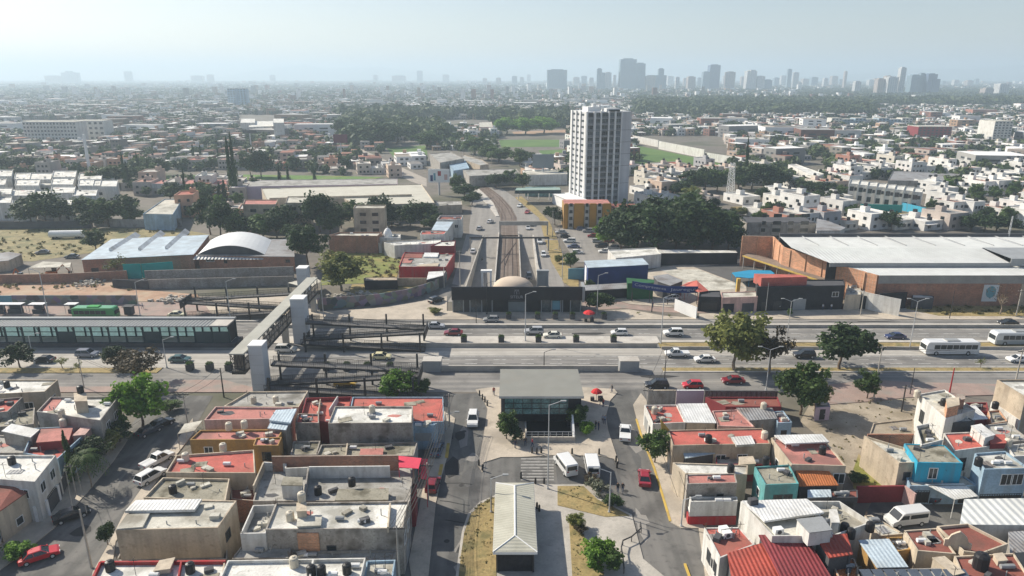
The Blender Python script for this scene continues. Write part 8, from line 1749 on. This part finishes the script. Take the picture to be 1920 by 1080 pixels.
def small_house(seed, h):
 rr = random.Random(seed); b = MB(); w, d = 1.0, 1.0
 b.box(-.5, .5, -.5, .5, 0, h)
 b.add([(-.47, -.47, h+.02), (.47, -.47, h+.02), (.47, .47, h+.02), (-.47, .47, h+.02)], [(0, 1, 2, 3)], 1)
 for x0, x1, y0, y1 in ((-.5, .5, -.5, -.47), (-.5, .5, .47, .5), (-.5, -.47, -.47, .47), (.47, .5, -.47, .47)): b.box(x0, x1, y0, y1, h-.05, h+.45)
 u = rr.uniform(-.3, .15); v = rr.uniform(-.2, .2)
 b.box(u, u+.28, v, v+.22, h+.03, h+2.2); b.lathe((u+.14, v+.11, h+2.2), [(0, 0), (.07, 0), (.07, 1.1), (0, 1.3)], 8, 3)
 if rr.random() < .5: b.lathe((-u*.8, -.3, h+.03), [(0, 0), (.07, 0), (.07, 1.3), (0, 1.5)], 8, 3)
 for k in range(int(h//2.9)):
  for x in ((-.28, .0, .25) if rr.random() < .5 else (-.25, .22)):
   b.box(x-.07, x+.07, -.512, -.501, k*2.9+1.0, k*2.9+2.2, 2); b.box(-.512, -.501, x-.06, x+.06, k*2.9+1.0, k*2.9+2.2, 2)
 if rr.random() < .4: b.box(-.5, .0, -.62, -.501, 2.7, 2.85, 0)
 me = bpy.data.meshes.new('small_house'); me.from_pydata(b.v, [], b.f)
 for m in ('house_wall', 'house_roof', 'glass_dark', 'plastic_black'): me.materials.append(M[m])
 me.polygons.foreach_set('material_index', b.m); return me
SH_ = {h: [small_house(i*10+int(h*10), h) for i in range(4)] for h in (3.4, 6.2, 6.6, 7.0, 9.4)}
CN = {(.5, .42, .36): 'beige', (.56, .55, .52): 'pale grey', (.48, .35, .28): 'tan', (.6, .52, .45): 'cream', (.42, .38, .34): 'grey', (.52, .3, .2): 'terracotta', (.66, .65, .62): 'white', (.62, .58, .5): 'off white', (.7, .69, .66): 'bright white', (.55, .42, .33): 'peach', (.58, .5, .44): 'pale pink', (.52, .34, .22): 'orange', (.4, .4, .41): 'mid grey', (.42, .2, .15): 'brick red'}
def whereis(px, py):
 if px < 250: return 'behind the far left cluster'
 if px < 480: return 'behind the meadow cypresses'
 if px < 720: return 'left of the diagonal avenue'
 if px < 1070: return 'near the boulevard bend'
 if px < 1200: return 'beside the tall tower'
 if px < 1400: return 'behind the grove' if py > 318 else 'behind the pitch wall'
 if px < 1600: return 'behind the brick factory'
 if px < 1760: return 'around the slanting townhouses'
 return 'right of the slanting townhouses'
NI = 215; seen = {}
ind = H[:NI]; indinfo = []
for yy, xx, w, d, rot, h, zone, px, py in ind:
 wc = (WALLS_L if zone == 'L' else WALLS_R)[int(R2.integers(0, 6)) if zone == 'L' else int(R2.choice(8, p=[.25, .16, .2, .1, .1, .05, .09, .05]))]
 if px > 1560 and 325 < py < 412 and R2.random() < .75: wc = (.7, .69, .66)
 st = {3.4: 'low', 6.2: 'mid height', 6.6: 'mid height', 7.0: 'mid height', 9.4: 'tall'}[h]
 indinfo.append((yy, xx, w, d, rot, h, wc, '%s %s house' % (st, CN[wc]), whereis(px, py), px))
byk = {}
for it in indinfo: byk.setdefault((it[7], it[8]), []).append(it)
def ordinal(n, tot):
 return ['first', 'second', 'third', 'fourth', 'fifth', 'sixth', 'seventh', 'eighth', 'ninth', 'tenth', 'eleventh', 'twelfth'][min(n, 11)]
for (ds, wh), its in byk.items():
 its.sort(key=lambda q: q[9])
 for n, (yy, xx, w, d, rot, h, wc, _, _, px) in enumerate(its):
  o = bpy.data.objects.new('small_house', SH_[h][int(R2.integers(0, 4))]); COL.objects.link(o); kf = R2.uniform(.85, 1.15); o.location = (xx, yy, 0); o.scale = (w, d, 1); o.rotation_euler = (0, 0, rot); o.color = (*[c*kf for c in wc], 1)
  tag(o, ds+' '+wh+('' if len(its) == 1 else ', %s of %d from left' % (ordinal(n, len(its)), len(its))), 'house', 'houses of the nearer districts')
def mass(name, label, cat, boxes, win=True):
 V = []; F = []; C = []; n = 0
 for x, y, w, d, rot, h, wc, rc in boxes:
  ca, sa = math.cos(rot), math.sin(rot); q = [(x+a*w*ca-b*d*sa, y+a*w*sa+b*d*ca) for a, b in ((-.5, -.5), (.5, -.5), (.5, .5), (-.5, .5))]
  V += [(p[0], p[1], 0) for p in q]+[(p[0], p[1], h) for p in q]
  F += [(n, n+1, n+5, n+4), (n+1, n+2, n+6, n+5), (n+2, n+3, n+7, n+6), (n+3, n, n+4, n+7), (n+4, n+5, n+6, n+7)]; C += [wc]*4+[rc]; n += 8
  if win and y < 1500:
   for k in range(max(1, int(h//3))):
    for s in ((.25, .45), (.6, .8)):
     zb = k*3+.9
     for (ax, ay), (bx_, by_), of in ((q[0], q[1], (sa*.06, -ca*.06)), (q[3], q[0], (-ca*.06, -sa*.06))):
      p0 = (ax+(bx_-ax)*s[0]+of[0], ay+(by_-ay)*s[0]+of[1]); p1 = (ax+(bx_-ax)*s[1]+of[0], ay+(by_-ay)*s[1]+of[1])
      V += [(*p0, zb), (*p1, zb), (*p1, zb+1.3), (*p0, zb+1.3)]; F.append((n, n+1, n+2, n+3)); C.append((.04, .045, .05)); n += 4
   if (int(x*7+y*3) % 3) == 0:        # stair room
    cx, cy = x+w*.15, y+d*.1; V += [(cx+a, cy+b, z) for z in (h, h+2.2) for a, b in ((-1.2, -1.2), (1.2, -1.2), (1.2, 1.2), (-1.2, 1.2))]
    F += [(n, n+1, n+5, n+4), (n+1, n+2, n+6, n+5), (n+2, n+3, n+7, n+6), (n+3, n, n+4, n+7), (n+4, n+5, n+6, n+7)]; C += [wc]*5; n += 8
 me = bpy.data.meshes.new(name); fill(me, np.array(V), np.array(F)); me.materials.append(M['city_colours'])
 a = me.attributes.new('paint', 'FLOAT_COLOR', 'FACE'); c = np.ones((len(F), 4), np.float32); c[:, :3] = np.array(C); a.data.foreach_set('color', c.ravel())
 o = bpy.data.objects.new(name, me); COL.objects.link(o); return tag(o, label, cat, kind='stuff')
def rc(l):
 if R2.random() < (.34 if l in (WALLS_R, ROOFS_R) else .16): k = R2.uniform(.62, .8); return (k, k*.99, k*.96)
 c = l[int(R2.integers(0, len(l)))]; k = R2.uniform(.3, .82); return tuple(v*k for v in c)
bx1 = []
for yy, xx, w, d, rot, h, zone, px, py in H[NI:]: wh = px > 1540 and 318 < py < 412 and R2.random() < .75; bx1.append((xx, yy, w, d, rot, h, (.78, .77, .75) if wh else rc(WALLS_L if zone == 'L' else WALLS_R), (.72, .71, .69) if wh else rc(ROOFS_L if (zone == 'L' and 255 < py < 345 and px > 250) else ROOFS_R)))
for k in range(170):
 y = 430+1320*R2.random()**.7; x = R2.uniform(-.76, .76)*y; px, py = PIX((x, y, 0))
 if not excluded(px, py) and forest(px, py) < .5: bx1.append((x, y, R2.uniform(16, 45), R2.uniform(12, 28), R2.uniform(-.3, .3), R2.uniform(6, 13), rc(WALLS_R), rc(ROOFS_R)))
mass('distant_houses', 'dense carpet of low houses stretching across the middle distance', 'houses', bx1)
bx2 = []; T2 = []
y = 1750.0
while y < 9000:
 st = 15+(y-1750)*.006; half = y*.77; x = -half
 while x < half:
  xx, yy = x+R2.uniform(-.3, .3)*st, y+R2.uniform(-.4, .4)*st; px, py = PIX((xx, yy, 0)); x += st*R2.uniform(.7, 1.3)
  q = R2.random(); f = forest(px, py)*1.3 if py > 170 else .45
  if q < f: T2.append((xx, yy, st*R2.uniform(.5, .8))); continue
  w = st*R2.uniform(.4, .8); h = float(R2.choice([4, 7, 10, 16, 30], p=[.42, .36, .16, .05, .01])); bx2.append((xx, yy, w, st*R2.uniform(.4, .7), R2.uniform(-.3, .3), h, rc(WALLS_R), rc(ROOFS_R)))
 y += st*1.25
mass('far_city', 'hazy far city reaching to the horizon', 'city', bx2, False)
T.sort(key=lambda p: p[1]);
TI = T[:75]; kinds = ['dark', 'mid', 'dark2', 'mid2', 'olive', 'bright']
tin = {}
for x, y in TI:
 px, py = PIX((x, y, 0)); k = kinds[int(R2.choice(6, p=[.3, .22, .25, .13, .06, .04]))]; nm = {'dark': 'dark green', 'mid': 'mid green', 'dark2': 'dense dark', 'mid2': 'leafy green', 'olive': 'olive', 'bright': 'bright green'}[k]
 tin.setdefault((nm, whereis(px, py)), []).append((px, k, x, y))
for (nm, wh), its in tin.items():
 its.sort()
 for n, (px, k, x, y) in enumerate(its):
  h = R2.uniform(4.5, 9); tree(k, 0, 0, h, h*R2.uniform(.8, 1.1), '%s tree among the houses %s%s' % (nm, wh, '' if len(its) == 1 else ', %s of %d from left' % (ordinal(n, len(its)), len(its))), 'trees among the nearer districts', at=(x, y, 0))
def treemass(name, label, pts, nq, leaf):
 """clumped crowns: leaf-sized faces spread over each crown's volume, plus a stem"""
 n = len(pts); P = np.array(pts);
 d = R2.normal(size=(n, nq, 3)); d /= np.linalg.norm(d, axis=2)[:, :, None]; rad = R2.uniform(.45, 1.05, (n, nq, 1))*(1+.25*np.sin(d[:, :, :1]*5+P[:, None, :1]))
 r = P[:, 2][:, None, None]; c = np.concatenate([P[:, :2], (P[:, 3]*.55)[:, None]], 1)[:, None, :]+d*rad*np.concatenate([r*.5, r*.5, (P[:, 3]*.45)[:, None, None]], 2)
 nn_ = d*.7+R2.normal(size=d.shape)*.5+np.array((0, 0, .4)); nn_ /= np.linalg.norm(nn_, axis=2)[:, :, None]
 t = np.cross(nn_, R2.normal(size=d.shape)); t /= np.linalg.norm(t, axis=2)[:, :, None]; b = np.cross(nn_, t); L = r*leaf*R2.uniform(.7, 1.3, (n, nq, 1))
 V = np.stack([c-t*L, c-b*L*.7, c+t*L, c+b*L*.7], 2).reshape(-1, 3); me = bpy.data.meshes.new(name); fill(me, V, np.arange(len(V)).reshape(-1, 4)); me.materials.append(M['leaf_far'])
 o = bpy.data.objects.new(name, me); COL.objects.link(o); return tag(o, label, 'trees', kind='stuff')
leafmat('leaf_far', (.02, .04, .014), (.095, .125, .045), .2, .045)
def sized(x, y):
 px, py = PIX((x, y, 0)); f = forest(px, py); h = R2.uniform(5, 9)*(1.9 if f > .45 else 1); return (x, y, h*R2.uniform(.9, 1.3), h)
rest = [sized(*p) for p in T[75:]]
for p in list(rest):
 if p[3] > 9: rest.append((p[0]+R2.uniform(-6, 6), p[1]+R2.uniform(-7, 7), p[2]*R2.uniform(.7, 1), p[3]*R2.uniform(.8, 1.1)))
a_ = [p for p in rest if p[1] < 800]; b_ = [p for p in rest if p[1] >= 800]
treemass('street_trees', 'many small trees scattered among the houses of the middle distance', a_, 130, .17)
treemass('wooded_belt', 'wooded belts and street trees farther out in the city', b_, 60, .24)
treemass('far_trees', 'hazy far trees dotted through the city to the horizon', [(x, y, s, min(s, 14)*.8) for x, y, s in T2], 22, .36)
leafmat('leaf_scrub', (.11, .11, .035), (.26, .22, .09), .25, .4)
def scrub(name, label, polys, n, s0, s1, m='leaf_olive'):
 pts = []
 for poly, k in polys:
  P = [(G(*p).x, G(*p).y) for p in poly]
  for _ in range(int(n*k)):
   i = int(R2.integers(0, len(P)-2)); u, v = R2.random(), R2.random()
   if u+v > 1: u, v = 1-u, 1-v
   x = P[0][0]+(P[i+1][0]-P[0][0])*u+(P[i+2][0]-P[0][0])*v; y = P[0][1]+(P[i+1][1]-P[0][1])*u+(P[i+2][1]-P[0][1])*v; z = R2.uniform(s0, s1)**1; pts.append((x, y, z, z*.55))
 o = treemass(name, label, pts, 14, .24); o.data.materials[0] = M[m]; o['category'] = 'weeds'; return o
scrub('field_scrub', 'low dry scrub dotted over the yellow field and the weedy lots', [([(-60, 432), (325, 430), (395, 440), (200, 468), (60, 486), (-60, 470)], 1), ([(605, 530), (618, 472), (752, 474), (742, 528)], .8), ([(1700, 578), (1925, 570), (1925, 590), (1765, 590)], .3), ([(-60, 555), (-60, 520), (150, 516), (280, 546)], .3)], 170, .5, 1.7, 'leaf_scrub')
scrub('lot_scrub', 'weeds and tufts on the empty lot and the grass of the traffic island', [([(1520, 760), (1640, 750), (1720, 750), (1728, 800), (1650, 865), (1680, 925), (1615, 925), (1565, 840)], 1), (Z('C', [(410, 670), (335, 708), (282, 768), (252, 858), (238, 960), (225, 1085), (415, 1085)]), 1.3), (Z('C', [(740, 615), (868, 615), (938, 685), (1100, 763), (985, 768), (740, 708)]), .7), (Z('C', [(798, 800), (848, 842), (955, 1000), (970, 1085), (816, 1085)]), .7)], 110, .15, .6, 'leaf_scrub')
for i, (px, py) in enumerate(((848, 278), (862, 283), (880, 283), (898, 290), (912, 292), (870, 296), (888, 300), (905, 306), (922, 310))): tree('palm', px, py, 9, 8, 'tall palm near the far sports pitches, number %d from the left' % (sorted((848, 862, 880, 898, 912, 870, 888, 905, 922)).index(px)+1), 'palms near the far pitches', name='palm_tree')
def skymat(name, wall, glass, nx, nz):
 m = bpy.data.materials.new(name); m.use_nodes = True; nt = m.node_tree; g = nn(nt, 'ShaderNodeNewGeometry'); sx = nn(nt, 'ShaderNodeSeparateXYZ'); nt.links.new(g.outputs['Position'], sx.inputs[0])
 ad = nn(nt, 'ShaderNodeMath', operation='ADD'); nt.links.new(sx.outputs[0], ad.inputs[0]); nt.links.new(sx.outputs[1], ad.inputs[1]); cb = nn(nt, 'ShaderNodeCombineXYZ'); nt.links.new(ad.outputs[0], cb.inputs[0]); nt.links.new(sx.outputs[2], cb.inputs[1])
 bt = nn(nt, 'ShaderNodeTexBrick'); bt.offset = 0; nt.links.new(cb.outputs[0], bt.inputs['Vector']); bt.inputs['Scale'].default_value = 1; bt.inputs['Brick Width'].default_value = nx; bt.inputs['Row Height'].default_value = nz; bt.inputs['Mortar Size'].default_value = nz*.22
 bt.inputs['Color1'].default_value = (*glass, 1); bt.inputs['Color2'].default_value = (*[c*1.6 for c in glass], 1); bt.inputs['Mortar'].default_value = (*wall, 1); nt.links.new(bt.outputs['Color'], nt.nodes['Principled BSDF'].inputs['Base Color']); nt.nodes['Principled BSDF'].inputs['Roughness'].default_value = .5; M[name] = m
skymat('sky_glass', (.2, .27, .32), (.1, .16, .2), 6, 4); skymat('sky_white', (.62, .61, .58), (.2, .22, .24), 7, 3.6); skymat('sky_blue', (.12, .17, .26), (.05, .09, .16), 6, 4); skymat('sky_tan', (.45, .38, .33), (.15, .14, .14), 7, 3.6)
def skytower(x0, x1, yt, dist, m, lab, steps=()):
 k = (dist*CT+20*ST)/FPX; xa, xb = (x0-960)*k, (x1-960)*k; h = ZAT(yt, dist); D = max(18, min(45, xb-xa)); b = MB(); b.box(xa, xb, dist, dist+D, 0, h); w = xb-xa
 b.box(xa+w*.2, xb-w*.2, dist+D*.2, dist+D*.8, h, h+max(2.5, h*.03)); b.box(xa-w*.08, xb+w*.08, dist-3, dist+D+3, 0, h*.12)
 for u0, u1, t in steps: b.box(xa+w*u0, xa+w*u1, dist-4, dist+D*.9, 0, ZAT(t, dist))
 return tag(b.build('skyline_tower', M[m]), lab, 'tower', 'towers on the skyline')
D3 = 3100
for x0, x1, yt, ds, m, lab, st in [(1026, 1063, 131, D3, 'sky_glass', 'broad glass block at the left end of the skyline cluster', ()), (1119, 1128, 129, D3, 'sky_glass', 'slim bluish tower left of the tallest twin towers', [(.9, 1.6, 136)]), (1134, 1146, 136, D3, 'sky_white', 'pale tower just left of the tallest twin towers', ()), (1162, 1192, 111, D3, 'sky_glass', 'tallest glass tower of the skyline', [(.0, .3, 135)]), (1192, 1209, 119, D3, 'sky_glass', 'second glass tower joined to the tallest one', [(.2, 1.0, 136)]), (1211, 1232, 142, D3, 'sky_tan', 'low brownish block right of the tallest towers', ()), (1234, 1244, 129, D3, 'sky_glass', 'tower with a pointed top right of the tallest towers', [(-.5, 1.5, 141)]),
  (1267, 1274, 145, D3, 'sky_white', 'small pale tower in the middle of the skyline', ()), (1290, 1304, 144, D3, 'sky_tan', 'small pinkish tower left of the dark stepped tower', ()), (1318, 1331, 135, D3, 'sky_glass', 'lower step beside the dark square tower', ()), (1330, 1349, 122, D3, 'sky_blue', 'dark square tower right of the skyline centre', ()), (1362, 1378, 135, D3, 'sky_tan', 'pinkish tower right of the dark square tower', ()), (1400, 1418, 133, D3, 'sky_white', 'pale tower with a notched top', [(.3, .8, 131)]), (1420, 1434, 143, D3, 'sky_white', 'lower pale tower beside the notched one', ()), (1436, 1448, 150, D3, 'sky_glass', 'low grey block beside the lower pale tower', ()),
  (1476, 1483, 130, 3600, 'sky_glass', 'thin grey tower at the right of the centre skyline', ()), (1488, 1497, 136, 3600, 'sky_white', 'pale slim tower beside the thin grey one', ()), (1583, 1587, 134, 3600, 'sky_tan', 'thin distant tower alone above the forest', ()), (1604, 1615, 153, 2600, 'sky_white', 'white block above the forest, left of the leaning towers', ()), (1646, 1660, 148, 2350, 'sky_tan', 'tan tower left of the tallest right tower', ()), (1660, 1671, 143, 2380, 'sky_tan', 'second tan tower left of the tallest right tower', ()), (1665, 1684, 145, 2330, 'sky_white', 'white tower in front of the tallest right tower', ()), (1686, 1696, 127, 2350, 'sky_white', 'tallest slim dark edged tower at the right', ()), (1708, 1725, 141, 2400, 'sky_glass', 'grey glass tower right of the tallest slim one', ()), (1724, 1734, 138, 2420, 'sky_glass', 'taller grey glass tower joined to its left neighbour', ()), (1739, 1756, 139, 2400, 'sky_blue', 'deep blue tower at the right with a stepped top', [(.5, 1.3, 148)]),
  (1876, 1894, 158, 2300, 'sky_white', 'white block near the right edge of the skyline', ()), (1850, 1866, 166, 2250, 'sky_tan', 'low tan block near the right edge of the skyline', ()), (1718, 1742, 180, 1900, 'sky_white', 'bright white hall in front of the deep blue tower', ()),
  (782, 792, 133, 6600, 'sky_glass', 'lone pale tower on the horizon left of centre', ()), (116, 146, 136, 6000, 'sky_glass', 'broad hazy block on the left horizon', [(.3, .6, 133)]), (84, 112, 142, 6000, 'sky_tan', 'low hazy block on the left horizon', ()), (234, 245, 134, 6300, 'sky_white', 'thin hazy tower on the left horizon', ()), (358, 380, 142, 6100, 'sky_white', 'hazy block with a flat roof on the left horizon', ()), (388, 398, 140, 6100, 'sky_tan', 'hazy reddish tower beside the flat roofed block', ()), (506, 514, 141, 6300, 'sky_white', 'hazy low tower on the horizon above the meadow', ()), (700, 708, 141, 6400, 'sky_white', 'hazy low tower left of the lone pale tower', ()), (735, 760, 142, 6400, 'sky_tan', 'wide hazy block left of the lone pale tower', ()), (830, 842, 140, 6400, 'sky_white', 'hazy tower right of the lone pale tower', ()), (988, 995, 140, 6300, 'sky_white', 'thin hazy tower left of the broad glass block', ())]:
 skytower(x0, x1, yt, ds, m, lab, st)
xs = [(905, 147), (930, 146), (960, 143), (975, 145), (1075, 145), (1090, 143), (1105, 146), (1150, 141), (1222, 145), (1252, 143), (1282, 147), (1308, 146), (1356, 142), (1390, 144), (1452, 146), (1465, 142), (1506, 148), (1522, 145), (1545, 147), (1560, 143), (1575, 149), (1630, 150), (1640, 147), (1768, 152), (1790, 150), (1830, 148), (1815, 151)]
for i, (x, t) in enumerate(sorted(xs)): skytower(x, x+R2.uniform(5, 12), t, 4300+R2.uniform(-400, 700), ['sky_white', 'sky_tan', 'sky_glass'][i % 3], 'small hazy tower of the skyline, number %d of the minor ones from the left' % (i+1))
